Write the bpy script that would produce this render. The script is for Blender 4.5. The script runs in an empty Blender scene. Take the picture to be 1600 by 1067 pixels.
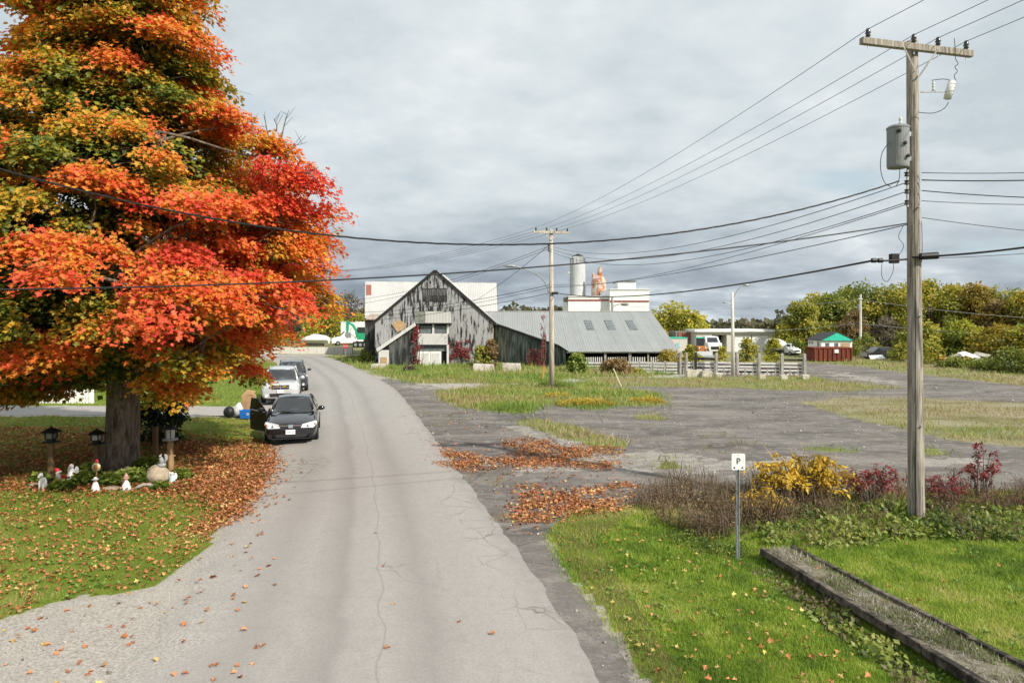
import bpy, math, random
import numpy as np
from mathutils import Vector, Matrix
R = math.radians
scene = bpy.context.scene
COL = scene.collection
random.seed(7); rng = np.random.default_rng(7)

# ------------------------------------------------------------------ camera
CAM_H = 4.2; FPX = 1067.0; HOR = 502.0      # survey of the photograph: eye height, focal length, horizon
cam = bpy.data.cameras.new('camera'); cam_o = bpy.data.objects.new('camera', cam); COL.objects.link(cam_o)
cam_o.location = (0, 0, CAM_H); cam_o.rotation_euler = (R(90), 0, 0)
cam.sensor_width = 36; cam.lens = 36 * FPX / 1600; cam.shift_y = -(533.5 - HOR) / 1600
cam.clip_start = 0.1; cam.clip_end = 9000
scene.camera = cam_o

# ------------------------------------------------------------------ light
SUN_EL, SUN_AZ = 37.0, 48.0                   # azimuth: degrees to the right of straight behind the camera
sdir = Vector((math.sin(R(SUN_AZ)) * math.cos(R(SUN_EL)), -math.cos(R(SUN_AZ)) * math.cos(R(SUN_EL)), math.sin(R(SUN_EL))))
sl = bpy.data.lights.new('sun', 'SUN'); sl.energy = 5.0; sl.angle = R(0.9); sl.color = (1.0, 0.93, 0.82)
so = bpy.data.objects.new('sun', sl); COL.objects.link(so); so.location = (0, 0, 40)
so.rotation_euler = (-sdir).to_track_quat('-Z', 'Y').to_euler()
scene.view_settings.view_transform = 'Standard'; scene.view_settings.look = 'None'
scene.view_settings.exposure = 0.06; scene.view_settings.gamma = 1.0
try: scene.view_settings.use_curve_mapping = False
except Exception: pass

class NT:
    """small node-tree helper"""
    def __init__(s, tree): s.t = tree; s.n = tree.nodes; s.l = tree.links
    def add(s, typ, **kw):
        n = s.n.new(typ)
        for k, v in kw.items():
            if k.startswith('i_'):
                n.inputs[k[2:].replace('_', ' ')].default_value = v
            else: setattr(n, k, v)
        return n
    def link(s, a, b): s.l.new(a, b)
    def val(s, x, sock):
        if hasattr(x, 'is_output') or hasattr(x, 'links'): s.l.new(x, sock)
        else: sock.default_value = x
    def math(s, op, a, b=0.0, clamp=False):
        n = s.n.new('ShaderNodeMath'); n.operation = op; n.use_clamp = clamp
        s.val(a, n.inputs[0]); s.val(b, n.inputs[1]); return n.outputs[0]
    def mix(s, f, a, b, mode='MIX'):
        n = s.n.new('ShaderNodeMix'); n.data_type = 'RGBA'; n.blend_type = mode; n.clamp_factor = True
        s.val(f, n.inputs[0])
        for x, k in ((a, 6), (b, 7)):
            if isinstance(x, tuple): n.inputs[k].default_value = (*x[:3], 1)
            else: s.l.new(x, n.inputs[k])
        return n.outputs[2]
    def ramp(s, f, stops, interp='LINEAR'):
        n = s.n.new('ShaderNodeValToRGB'); n.color_ramp.interpolation = interp
        e = n.color_ramp.elements
        while len(e) < len(stops): e.new(0.5)
        for i, (p, c) in enumerate(stops):
            e[i].position = p; e[i].color = (*c, 1) if isinstance(c, tuple) else (c, c, c, 1)
        s.val(f, n.inputs[0]); return n.outputs[0]
    def noise(s, vec, scale, detail=4, rough=.55, dist=0.0):
        n = s.n.new('ShaderNodeTexNoise'); n.inputs['Scale'].default_value = scale
        n.inputs['Detail'].default_value = detail; n.inputs['Roughness'].default_value = rough
        n.inputs['Distortion'].default_value = dist
        if vec is not None: s.l.new(vec, n.inputs['Vector'])
        return n.outputs[0]
    def mapv(s, vec, scale=(1, 1, 1), loc=(0, 0, 0), rot=(0, 0, 0)):
        n = s.n.new('ShaderNodeMapping'); n.inputs['Scale'].default_value = scale
        n.inputs['Location'].default_value = loc; n.inputs['Rotation'].default_value = rot
        s.l.new(vec, n.inputs['Vector']); return n.outputs[0]

# ------------------------------------------------------------------ sky: blue Nishita seen through a broken cloud deck
world = bpy.data.worlds.new('World'); scene.world = world; world.use_nodes = True
w = NT(world.node_tree); w.n.clear()
sky = w.add('ShaderNodeTexSky', sky_type='NISHITA', sun_disc=False)
sky.sun_elevation = R(SUN_EL); sky.sun_rotation = math.atan2(sdir.x, sdir.y); sky.altitude = 100; sky.air_density = 1.0; sky.dust_density = 1.0
tc = w.add('ShaderNodeTexCoord'); sp = w.add('ShaderNodeSeparateXYZ'); w.link(tc.outputs['Generated'], sp.inputs[0])
zz = w.math('MAXIMUM', sp.outputs[2], 0.0)
den = w.math('ADD', zz, 0.26)
cb = w.add('ShaderNodeCombineXYZ')
w.link(w.math('DIVIDE', sp.outputs[0], den), cb.inputs[0]); w.link(w.math('DIVIDE', sp.outputs[1], den), cb.inputs[1])
big = w.noise(w.mapv(cb.outputs[0], (0.42, 0.55, 1), (3.1, 1.7, 0)), 1.5, 4, .5, .2)
mid = w.noise(w.mapv(cb.outputs[0], (1.1, 1.25, 1), (0.4, 5.2, 0)), 2.1, 6, .55, .15)
fine = w.noise(w.mapv(cb.outputs[0], (2.6, 3.0, 1), (7.4, 2.2, 0)), 2.6, 5, .55, .1)
cl = w.math('ADD', w.math('ADD', w.math('MULTIPLY', big, .38), w.math('MULTIPLY', mid, .40)), w.math('MULTIPLY', fine, .22))
hi = w.ramp(cl, [(0.40, (0.545, 0.62, 0.66)), (0.47, (0.635, 0.70, 0.735)), (0.54, (0.71, 0.765, 0.79)), (0.63, (0.85, 0.88, 0.89))])
lo = w.ramp(cl, [(0.40, (0.25, 0.30, 0.36)), (0.48, (0.34, 0.39, 0.455)), (0.55, (0.44, 0.50, 0.56)), (0.63, (0.72, 0.79, 0.83))])
elev = w.math('ADD', zz, w.math('MULTIPLY', w.math('SUBTRACT', big, .5), .25))
ef = w.add('ShaderNodeMapRange', interpolation_type='SMOOTHSTEP'); w.link(elev, ef.inputs[0]); ef.inputs[1].default_value = 0.02; ef.inputs[2].default_value = 0.17
cloud = w.mix(ef.outputs[0], lo, hi)
blue = w.mix(1.0, sky.outputs[0], (0.13, 0.13, 0.13), 'MULTIPLY')
gap = w.ramp(w.noise(w.mapv(cb.outputs[0], (0.5, 0.9, 1), (1.3, 8.8, 0)), 1.2, 4, .55), [(0.30, 0.75), (0.40, 0.0)])
final = w.mix(gap, cloud, w.mix(.6, blue, (0.50, 0.66, 0.72)))
bg = w.add('ShaderNodeBackground'); bg.inputs[1].default_value = 1.0; w.link(final, bg.inputs[0])
wo = w.add('ShaderNodeOutputWorld'); w.link(bg.outputs[0], wo.inputs[0])

# ------------------------------------------------------------------ survey helpers: photograph point -> place in metres
def G(px, py, z=0.0):
    D = (CAM_H - z) * FPX / (py - HOR); return Vector(((px - 800) * D / FPX, D, z))
def P(px, py, D): return Vector(((px - 800) * D / FPX, D, CAM_H - (py - HOR) * D / FPX))

# ------------------------------------------------------------------ numpy noise
def vnoise(x, y, seed=0):
    x = np.asarray(x, float); y = np.asarray(y, float)
    xi = np.floor(x).astype(np.int64); yi = np.floor(y).astype(np.int64); fx = x - xi; fy = y - yi
    fx = fx * fx * (3 - 2 * fx); fy = fy * fy * (3 - 2 * fy)
    def h(a, b):
        n = (a * 374761393 + b * 668265263 + seed * 974634777) & 0x7fffffff
        n = ((n ^ (n >> 13)) * 1274126177) & 0x7fffffff
        return ((n ^ (n >> 16)) & 0xffff) / 65535.0
    return (h(xi, yi) * (1 - fx) + h(xi + 1, yi) * fx) * (1 - fy) + (h(xi, yi + 1) * (1 - fx) + h(xi + 1, yi + 1) * fx) * fy
def fbm(x, y, seed=0, oct=4):
    s = 0; a = .5; t = 0
    for o in range(oct): s = s + a * vnoise(np.asarray(x) * 2 ** o, np.asarray(y) * 2 ** o, seed + o * 13); t += a; a *= .5
    return s / t

# ------------------------------------------------------------------ materials
MATS = {}
def newmat(name):
    m = bpy.data.materials.new(name); m.use_nodes = True; MATS[name] = m
    t = NT(m.node_tree); b = m.node_tree.nodes['Principled BSDF']; return m, t, b
def mat(name, col, rough=.8, metal=0.0, var=.18, scale=6.0, bump=0.0, bscale=40.0, stretch=(1, 1, 1), spec=.4, coat=0.0, col2=None, lo=.35, hi=.65):
    if name in MATS: return MATS[name]
    m, t, b = newmat(name)
    geo = t.add('ShaderNodeNewGeometry')
    v = t.mapv(geo.outputs['Position'], stretch)
    n = t.noise(v, scale, 5, .6)
    c1 = tuple(max(0, c * (1 - var)) for c in col); c2 = col2 or tuple(min(1, c * (1 + var)) for c in col)
    t.link(t.ramp(n, [(lo, c1), (hi, c2)]), b.inputs['Base Color'])
    b.inputs['Roughness'].default_value = rough; b.inputs['Metallic'].default_value = metal
    b.inputs['Specular IOR Level'].default_value = spec; b.inputs['Coat Weight'].default_value = coat
    if bump:
        bp = t.add('ShaderNodeBump'); bp.inputs['Strength'].default_value = bump; bp.inputs['Distance'].default_value = .02
        t.link(t.noise(v, bscale, 4, .6), bp.inputs['Height']); t.link(bp.outputs[0], b.inputs['Normal'])
    return m
def foliage_mat(name, trans=.35, rough=.6):
    m, t, b = newmat(name); t.n.remove(b)
    a = t.add('ShaderNodeAttribute', attribute_name='Col'); oi = t.add('ShaderNodeObjectInfo')
    c = t.mix(1.0, a.outputs['Color'], oi.outputs['Color'], 'MULTIPLY')
    d = t.add('ShaderNodeBsdfDiffuse'); tr = t.add('ShaderNodeBsdfTranslucent'); gl = t.add('ShaderNodeBsdfGlossy'); gl.inputs['Roughness'].default_value = rough
    t.link(c, d.inputs[0]); t.link(t.mix(.35, c, t.mix(1.0, c, (1.0, .8, .3), 'MULTIPLY')), tr.inputs[0])
    mx = t.add('ShaderNodeMixShader'); mx.inputs[0].default_value = trans; t.link(d.outputs[0], mx.inputs[1]); t.link(tr.outputs[0], mx.inputs[2])
    m2 = t.add('ShaderNodeMixShader'); m2.inputs[0].default_value = .035; t.link(mx.outputs[0], m2.inputs[1]); t.link(gl.outputs[0], m2.inputs[2])
    t.link(m2.outputs[0], t.n['Material Output'].inputs[0]); return m
FOL = foliage_mat('leaves', .42); GRS = foliage_mat('grass_blades', .25); LIT = foliage_mat('dry_leaves', .12)

# ------------------------------------------------------------------ mesh builder
class MB:
    def __init__(s): s.v = []; s.f = []
    def add(s, vs, fs):
        o = len(s.v); s.v += [tuple(p) for p in vs]; s.f += [tuple(i + o for i in f) for f in fs]; return s
    def box(s, c, size, rot=None):
        a, b, d = size[0] / 2, size[1] / 2, size[2] / 2
        vs = [Vector((x, y, z)) for x in (-a, a) for y in (-b, b) for z in (-d, d)]
        if rot is not None: vs = [rot @ q for q in vs]
        c = Vector(c); vs = [q + c for q in vs]
        return s.add(vs, [(0, 1, 3, 2), (4, 6, 7, 5), (0, 4, 5, 1), (2, 3, 7, 6), (0, 2, 6, 4), (1, 5, 7, 3)])
    def beam(s, p, q, wdt, hgt, up=(0, 0, 1)):
        p = Vector(p); q = Vector(q); d = (q - p); L = d.length; d.normalize(); up = Vector(up)
        if abs(d.dot(up)) > .98: up = Vector((0, 1, 0))
        x = d.cross(up).normalized(); z = x.cross(d)
        return s.box((p + q) / 2, (wdt, L, hgt), Matrix((x, d, z)).transposed())
    def prism(s, poly, ext):
        n = len(poly); e = Vector(ext); vs = [Vector(p) for p in poly]; vs += [p + e for p in vs[:n]]
        return s.add(vs, [tuple(range(n - 1, -1, -1)), tuple(range(n, 2 * n))] + [(i, (i + 1) % n, n + (i + 1) % n, n + i) for i in range(n)])
    def tube(s, path, r, n=8, cap=True):
        path = [Vector(p) for p in path]; k = len(path); rs = r if isinstance(r, (list, tuple)) else [r] * k
        vs = []; ref = None
        for i, p in enumerate(path):
            d = (path[min(i + 1, k - 1)] - path[max(i - 1, 0)])
            if d.length < 1e-9: d = Vector((0, 0, 1))
            d.normalize()
            if ref is None: ref = Vector((0, 0, 1)) if abs(d.z) < .9 else Vector((1, 0, 0))
            x = ref - d * ref.dot(d)
            if x.length < 1e-4: x = Vector((0, 1, 0)) - d * d.y
            x.normalize(); y = d.cross(x); ref = x
            for j in range(n):
                a = 2 * math.pi * j / n; vs.append(p + (x * math.cos(a) + y * math.sin(a)) * rs[i])
        fs = [(i * n + j, i * n + (j + 1) % n, (i + 1) * n + (j + 1) % n, (i + 1) * n + j) for i in range(k - 1) for j in range(n)]
        if cap: fs += [tuple(range(n - 1, -1, -1)), tuple((k - 1) * n + j for j in range(n))]
        return s.add(vs, fs)
    def lathe(s, prof, n=16, c=(0, 0, 0), sx=1.0, sy=1.0):
        c = Vector(c); k = len(prof)
        vs = [c + Vector((r * sx * math.cos(2 * math.pi * j / n), r * sy * math.sin(2 * math.pi * j / n), z)) for r, z in prof for j in range(n)]
        fs = [(i * n + j, i * n + (j + 1) % n, (i + 1) * n + (j + 1) % n, (i + 1) * n + j) for i in range(k - 1) for j in range(n)]
        fs += [tuple(range(n - 1, -1, -1)), tuple((k - 1) * n + j for j in range(n))]
        return s.add(vs, fs)
    def ball(s, c, r, n=10, m=7):
        r = r if isinstance(r, (tuple, list)) else (r, r, r)
        pr = [(math.sin(math.pi * (i + .02) / (m + .04)), -math.cos(math.pi * (i + .02) / (m + .04))) for i in range(m + 1)]
        vs = [Vector(c) + Vector((a * r[0] * math.cos(2 * math.pi * j / n), a * r[1] * math.sin(2 * math.pi * j / n), b * r[2])) for a, b in pr for j in range(n)]
        fs = [(i * n + j, i * n + (j + 1) % n, (i + 1) * n + (j + 1) % n, (i + 1) * n + j) for i in range(m) for j in range(n)]
        return s.add(vs, fs + [tuple(range(n - 1, -1, -1)), tuple(m * n + j for j in range(n))])
    def quad(s, a, b, c, d): return s.add([a, b, c, d], [(0, 1, 2, 3)])
    def build(s, name, m, parent=None, world=False, smooth=False, bevel=0.0, subsurf=0):
        off = parent_world(parent) if (world and parent is not None) else Vector((0, 0, 0))
        me = bpy.data.meshes.new(name); me.from_pydata([(a - off.x, b - off.y, c - off.z) for a, b, c in s.v], [], s.f); me.update()
        if isinstance(m, str): m = MATS[m]
        me.materials.append(m)
        if smooth: me.polygons.foreach_set('use_smooth', [True] * len(me.polygons))
        o = bpy.data.objects.new(name, me); COL.objects.link(o); o.parent = parent
        if bevel:
            b = o.modifiers.new('bevel', 'BEVEL'); b.width = bevel; b.segments = 2; b.limit_method = 'ANGLE'
        if subsurf:
            b = o.modifiers.new('sub', 'SUBSURF'); b.levels = subsurf; b.render_levels = subsurf
        return o
def parent_world(p):
    v = Vector((0, 0, 0))
    while p is not None: v += p.location; p = p.parent
    return v
def thing(name, label, cat, loc=(0, 0, 0), rz=0.0, group=None):
    o = bpy.data.objects.new(name, None); COL.objects.link(o); o.location = loc; o.rotation_euler = (0, 0, rz)
    o.empty_display_size = .2; return tag(o, label, cat, group)
def tag(o, label, cat, group=None):
    o['label'] = label; o['category'] = cat
    if group: o['group'] = group
    return o
def kind(o, k): o['kind'] = k; return o
def copy_part(src, parent, loc=(0, 0, 0), rot=(0, 0, 0), scale=(1, 1, 1)):
    c = src.copy(); COL.objects.link(c); c.parent = parent; c.location = loc; c.rotation_euler = rot; c.scale = scale; return c
def rebase(o):
    """move an object's origin to the bottom centre of its mesh (top-level single-mesh things)"""
    n = len(o.data.vertices); a = np.empty(n * 3); o.data.vertices.foreach_get('co', a); a = a.reshape(-1, 3)
    c = np.array([(a[:, 0].min() + a[:, 0].max()) / 2, (a[:, 1].min() + a[:, 1].max()) / 2, a[:, 2].min()])
    a -= c; o.data.vertices.foreach_set('co', a.ravel()); o.location = Vector(o.location) + Vector(c); o.data.update(); return o

def np_mesh(name, V, Fc, m, colr=None, parent=None, smooth=False):
    V = np.asarray(V, np.float32); Fc = np.asarray(Fc, np.int32); k = Fc.shape[1]
    me = bpy.data.meshes.new(name)
    me.vertices.add(len(V)); me.vertices.foreach_set('co', V.ravel())
    me.loops.add(Fc.size); me.loops.foreach_set('vertex_index', Fc.ravel())
    me.polygons.add(len(Fc)); me.polygons.foreach_set('loop_start', np.arange(0, Fc.size, k, dtype=np.int32))
    try: me.polygons.foreach_set('loop_total', np.full(len(Fc), k, np.int32))
    except Exception: pass
    if smooth: me.polygons.foreach_set('use_smooth', np.ones(len(Fc), bool))
    me.update(calc_edges=True)
    if colr is not None:
        at = me.color_attributes.new('Col', 'FLOAT_COLOR', 'POINT')
        c4 = np.ones((len(V), 4), np.float32); c4[:, :3] = colr; at.data.foreach_set('color', c4.ravel())
    me.materials.append(MATS[m] if isinstance(m, str) else m)
    o = bpy.data.objects.new(name, me); COL.objects.link(o); o.parent = parent; return o

# leaf / blade templates: x across, y along, z normal
_h = [(0, 0, 0), (.34, .10, .05), (.23, .36, .03), (.52, .62, .09), (.19, .66, .02), (0, 1.0, -.06)]
MAPLE_V = np.array(_h + [(-x, y, z) for x, y, z in _h[1:5]], float)
MAPLE_F = np.array([(0, 1, 2), (0, 2, 4), (2, 3, 4), (0, 4, 5), (0, 7, 6), (0, 9, 7), (7, 9, 8), (0, 5, 9)])
DIAM_V = np.array([(0, 0, 0), (.34, .45, .07), (0, 1, -.05), (-.34, .45, .07)], float); DIAM_F = np.array([(0, 1, 2), (0, 2, 3)])
LANCE_V = np.array([(0, 0, 0), (.13, .4, .04), (0, 1, -.12), (-.13, .4, .04)], float); LANCE_F = DIAM_F
BLADE_V = np.array([(-.055, 0, 0), (.055, 0, 0), (0, 1, .0)], float); BLADE_F = np.array([(0, 1, 2)])
BENT_V = np.array([(-.035, 0, 0), (.035, 0, 0), (.03, .55, -.02), (-.03, .55, -.02), (0, 1, -.22)], float); BENT_F = np.array([(0, 1, 2), (0, 2, 3), (3, 2, 4)])
def norm(a): return a / np.maximum(np.linalg.norm(a, axis=1, keepdims=True), 1e-9)
def scatter(tv, tf, pos, d, nr, size, col):
    d = norm(d); x = norm(np.cross(d, nr)); z = np.cross(x, d); size = np.asarray(size).reshape(-1, 1, 1)
    V = pos[:, None, :] + size * (tv[None, :, 0:1] * x[:, None, :] + tv[None, :, 1:2] * d[:, None, :] + tv[None, :, 2:3] * z[:, None, :])
    k = len(tv); N = len(pos); Fc = (tf[None] + (np.arange(N) * k)[:, None, None]).reshape(-1, 3)
    return V.reshape(-1, 3), Fc, np.repeat(col, k, axis=0)
def merge(parts):
    o = 0; Vs = []; Fs = []; Cs = []
    for V, Fc, C in parts: Vs.append(V); Fs.append(Fc + o); Cs.append(C); o += len(V)
    return np.concatenate(Vs), np.concatenate(Fs), np.concatenate(Cs)
def palette(t, stops):
    """t in 0..1 -> rgb through colour stops"""
    t = np.clip(t, 0, 1); ps = np.array([p for p, _ in stops]); cs = np.array([c for _, c in stops])
    return np.stack([np.interp(t, ps, cs[:, i]) for i in range(3)], 1)
def rand_dir(n, zmin=-1, zmax=1):
    z = rng.uniform(zmin, zmax, n); a = rng.uniform(0, 2 * np.pi, n); r = np.sqrt(1 - z * z)
    return np.stack([r * np.cos(a), r * np.sin(a), z], 1)
# ================================================================== GROUND
def W(poly): return np.array([[G(x, y).x, G(x, y).y] for x, y in poly])
def inpoly(poly, x, y):
    c = np.zeros(np.shape(x), bool); n = len(poly)
    for i in range(n):
        x1, y1 = poly[i]; x2, y2 = poly[(i + 1) % n]
        if y1 == y2: continue
        c ^= ((y1 > y) != (y2 > y)) & (x < (x2 - x1) * (y - y1) / (y2 - y1) + x1)
    return c
def zone(poly, x, y, amp=.06, seed=3):
    """membership of a ground zone with a ragged natural edge"""
    a = amp * np.maximum(.6, np.asarray(y) / 14.0)
    dx = (fbm(x * 1.3, y * 1.3, seed) - .5) * 6 * a + (fbm(x * .35, y * .35, seed + 5) - .5) * 6 * a
    dy = (fbm(x * 1.3, y * 1.3, seed + 9) - .5) * 6 * a + (fbm(x * .35, y * .35, seed + 15) - .5) * 6 * a
    return inpoly(poly, x + dx, y + dy)

Z_LAWN_L = W([(-1500, 654), (250, 654), (395, 655), (408, 675), (420, 698), (412, 722), (396, 762), (330, 850), (240, 918), (130, 935), (0, 975), (-500, 1090), (-1500, 1090)])
Z_LAWN_L2 = W([(-2500, 548), (455, 548), (462, 560), (448, 590), (425, 620), (400, 636), (-2500, 637)])
Z_LAWN_R = W([(1040, 1095), (965, 985), (898, 900), (862, 838), (895, 802), (1000, 788), (1200, 772), (1600, 765), (2600, 765), (2600, 1400), (1250, 1400)])
Z_LOT = W([(600, 590), (700, 607), (860, 606), (1040, 598), (1270, 567), (1340, 572), (1430, 584), (1600, 603), (2600, 650), (2600, 780), (1600, 775), (1200, 780), (1000, 795), (895, 806), (862, 842), (898, 905), (965, 990), (1040, 1100), (700, 1100), (560, 720), (560, 620)])
Z_BARN = W([(505, 556), (540, 570), (595, 586), (640, 597), (720, 600), (850, 598), (905, 590), (1000, 588), (1060, 585), (1060, 570), (900, 566), (570, 558), (545, 554)])
Z_ISLE = W([(684, 611), (692, 624), (715, 634), (770, 643), (828, 646), (838, 636), (862, 631), (930, 640), (965, 634), (1038, 633), (1030, 618), (985, 608), (930, 598), (860, 597), (760, 604)])
Z_STRIP = W([(812, 656), (850, 653), (895, 664), (985, 690), (985, 700), (940, 699), (880, 684), (820, 664)])
Z_DRYR = W([(1252, 628), (1330, 620), (1430, 622), (1600, 630), (2200, 660), (2200, 760), (1600, 698), (1500, 690), (1440, 676), (1330, 652)])
Z_FENCE = W([(900, 590), (1060, 590), (1260, 586), (1300, 596), (1420, 606), (1300, 611), (1120, 606), (1000, 604), (920, 600)])
Z_FARR = W([(1262, 566), (1340, 572), (1430, 584), (1600, 603), (2600, 660), (2600, 560), (1600, 545), (1262, 552)])
Z_PATCH = [W(p) for p in ([(1135, 578), (1140, 580), (1260, 584), (1250, 588)], [(995, 648), (1035, 647), (1040, 655), (1000, 656)], [(1020, 723), (1050, 722), (1055, 731), (1025, 731)],
                          [(1440, 703), (1480, 701), (1490, 710), (1445, 712)], [(1250, 700), (1290, 699), (1350, 704), (1290, 706)])]
Z_LIGHT = [W(p) for p in ([(905, 905), (935, 930), (1000, 1010), (1045, 1090), (1000, 1090), (955, 1000)], [(880, 714), (1010, 706), (1150, 722), (1290, 716), (1300, 730), (1090, 748), (1000, 741)], [(800, 722), (935, 726), (935, 738), (820, 736)],
                          [(820, 664), (900, 690), (960, 700), (930, 706), (850, 690), (780, 664)], [(1430, 715), (1530, 716), (1540, 728), (1440, 730)], [(1290, 577), (1400, 593), (1400, 600), (1330, 592)],
                          [(620, 598), (700, 604), (850, 606), (850, 609), (700, 612), (640, 606)], [(970, 590), (1060, 588), (1260, 600), (1100, 603), (960, 596)])]
SW_A = G(1165, 860); SW_B = G(1480, 1067)
def terrain(x, y):
    x = np.asarray(x, float); y = np.asarray(y, float)
    ax, ay = SW_A.x, SW_A.y; bx, by = SW_B.x - (SW_A.x - SW_B.x) * 1.2, SW_B.y - (SW_A.y - SW_B.y) * 1.2
    L2 = (bx - ax) ** 2 + (by - ay) ** 2
    t = np.clip(((x - ax) * (bx - ax) + (y - ay) * (by - ay)) / L2, 0, 1)
    d2 = (x - ax - t * (bx - ax)) ** 2 + (y - ay - t * (by - ay)) ** 2
    z = -.16 * np.exp(-d2 / .25)
    z = z + (fbm(x * .9, y * .9, 40) - .5) * .03
    left = np.clip((-4.6 - .25 * (y - 8) - x) / 4, 0, 1) * (y < 60)
    return z + left * .10 * (y < 40) * np.clip((40 - y) / 10, 0, 1)
def tz(x, y): return float(terrain(np.array([x]), np.array([y]))[0])

def ladder(a, b, f):
    out = [a]
    while out[-1] < b: out.append(out[-1] + f(out[-1]))
    return out
ys = [-3000, -600, -120, -40, -15, -5, 0, 3] + ladder(5, 150, lambda d: max(.11, d * d / 6000)) + [180, 240, 350, 600, 1200, 4000]
xr = ladder(0, 22, lambda d: .13) + ladder(22.5, 75, lambda d: .13 + (d - 22) * .03) + [90, 120, 200, 400, 900, 4000]
xs = sorted(set([round(a, 4) for a in xr] + [-round(a, 4) for a in xr]))
gx, gy = np.meshgrid(np.array(xs, float), np.array(ys, float)); nx, ny = len(xs), len(ys)
fx_, fy_ = gx.ravel(), gy.ravel()
near = (np.abs(fx_) < 80) & (fy_ > 4) & (fy_ < 150)
gz = np.where(near, terrain(fx_, fy_), 0.0)
gr = np.zeros(len(fx_)); asph = np.zeros(len(fx_)); dry = np.zeros(len(fx_)); lgt = np.zeros(len(fx_))
X_, Y_ = fx_[near], fy_[near]
def setz(arr, poly, val=1.0, amp=.06, seed=3):
    m = zone(poly, X_, Y_, amp, seed); tmp = arr[near]; tmp[m] = val; arr[near] = tmp; return m
gr[~near] = 1.0
far_grass = np.where(near & (fy_ > 70), 1.0, 0.0); gr = np.maximum(gr, far_grass); dry = np.maximum(dry, far_grass * .6)
setz(asph, Z_LOT)
for p in (Z_LAWN_L, Z_LAWN_L2, Z_LAWN_R): setz(gr, p)
for p in (Z_BARN, Z_ISLE, Z_STRIP, Z_FENCE, *Z_PATCH): setz(gr, p); setz(dry, p, .45)
setz(dry, Z_DRYR, .85); setz(gr, Z_DRYR, .75); setz(gr, Z_FARR); setz(dry, Z_FARR, .7)
for p in Z_LIGHT: setz(lgt, p, 1.0, .16, 11)
idx = np.arange(nx * ny).reshape(ny, nx)
quads = np.stack([idx[:-1, :-1], idx[:-1, 1:], idx[1:, 1:], idx[1:, :-1]], -1).reshape(-1, 4)

m, t, b = newmat('ground')
geo = t.add('ShaderNodeNewGeometry'); pos = geo.outputs['Position']
az = t.add('ShaderNodeAttribute', attribute_name='Col'); s = t.add('ShaderNodeSeparateColor'); t.link(az.outputs['Color'], s.inputs[0])
al = t.add('ShaderNodeAttribute', attribute_name='light_gravel')
n_f = t.noise(pos, 60, 4, .65); n_m = t.noise(pos, 7, 5, .6); n_l = t.noise(pos, .8, 5, .6); n_s = t.noise(t.mapv(pos, (.32, .8, 1), rot=(0, 0, .30)), .8, 8, .62, .6)
edge = t.math('MULTIPLY', t.math('SUBTRACT', t.math('ADD', t.math('MULTIPLY', n_m, .55), t.math('MULTIPLY', n_f, .45)), .5), 1.5)
n_k = t.noise(pos, 26, 5, .75)
gravel = t.mix(t.ramp(n_k, [(.38, 0.0), (.60, 1.0)]), t.mix(n_l, (.21, .188, .16), (.34, .31, .27)), t.mix(n_m, (.38, .35, .315), (.60, .57, .52)))
tar = t.mix(t.ramp(n_s, [(.30, 0.0), (.44, .35), (.54, .60), (.68, 1.0)]), (.092, .085, .081), (.255, .237, .220))
n_g = t.noise(pos, 14, 7, .75); n_h = t.noise(t.mapv(pos, (.8, 1, 1), (4, 9, 0)), 2.6, 6, .7)
tar = t.mix(t.ramp(n_g, [(.40, 0.0), (.60, .75)]), t.mix(1.0, tar, (.88, .87, .86), 'MULTIPLY'), t.mix(1.0, tar, (1.20, 1.18, 1.16), 'MULTIPLY'))
tar = t.mix(t.ramp(n_h, [(.50, 0.0), (.66, .65)]), tar, t.mix(n_g, (.24, .215, .19), (.40, .37, .34)))
tar = t.mix(t.ramp(n_h, [(.28, .35), (.42, 0.0)]), tar, (.085, .075, .072))
vor = t.add('ShaderNodeTexVoronoi', feature='DISTANCE_TO_EDGE'); vor.inputs['Scale'].default_value = .28
t.link(t.mix(.12, pos, t.add('ShaderNodeTexNoise').outputs[1]), vor.inputs['Vector'])
tar = t.mix(t.ramp(vor.outputs[0], [(.002, .45), (.007, 0.0)]), tar, (.05, .045, .04))
g_f = t.noise(pos, 130, 3, .7)
green = t.mix(t.ramp(n_l, [(.35, 0.0), (.65, 1.0)]), t.mix(g_f, (.07, .11, .014), (.17, .24, .03)), t.mix(g_f, (.10, .125, .02), (.24, .28, .05)))
straw = t.mix(t.ramp(n_s, [(.35, 0.0), (.6, 1.0)]), t.mix(n_m, (.20, .17, .09), (.13, .13, .045)), t.mix(n_f, (.27, .24, .17), (.38, .33, .24)))
am = t.ramp(t.math('ADD', s.outputs[1], edge), [(.38, 0.0), (.62, 1.0)])
lm = t.math('MULTIPLY', t.ramp(t.math('ADD', t.math('ADD', t.math('MULTIPLY', al.outputs['Fac'], .75), edge), t.math('MULTIPLY', t.math('SUBTRACT', n_h, .5), 1.6)), [(.35, 0.0), (.95, 1.0)]), .85)
base = t.mix(am, gravel, tar); base = t.mix(lm, base, gravel)
gm = t.ramp(t.math('ADD', s.outputs[0], edge), [(.42, 0.0), (.62, 1.0)])
grc = t.mix(s.outputs[2], green, straw)
base = t.mix(gm, base, grc); t.link(base, b.inputs['Base Color'])
b.inputs['Roughness'].default_value = .95; b.inputs['Specular IOR Level'].default_value = .15
bp = t.add('ShaderNodeBump'); bp.inputs['Strength'].default_value = .5; bp.inputs['Distance'].default_value = .03
t.link(t.math('ADD', n_f, t.math('MULTIPLY', n_m, 1.0)), bp.inputs['Height']); t.link(bp.outputs[0], b.inputs['Normal'])
ground = np_mesh('ground', np.stack([fx_, fy_, gz], 1), quads, m, np.stack([gr, asph, dry], 1), smooth=True)
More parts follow.
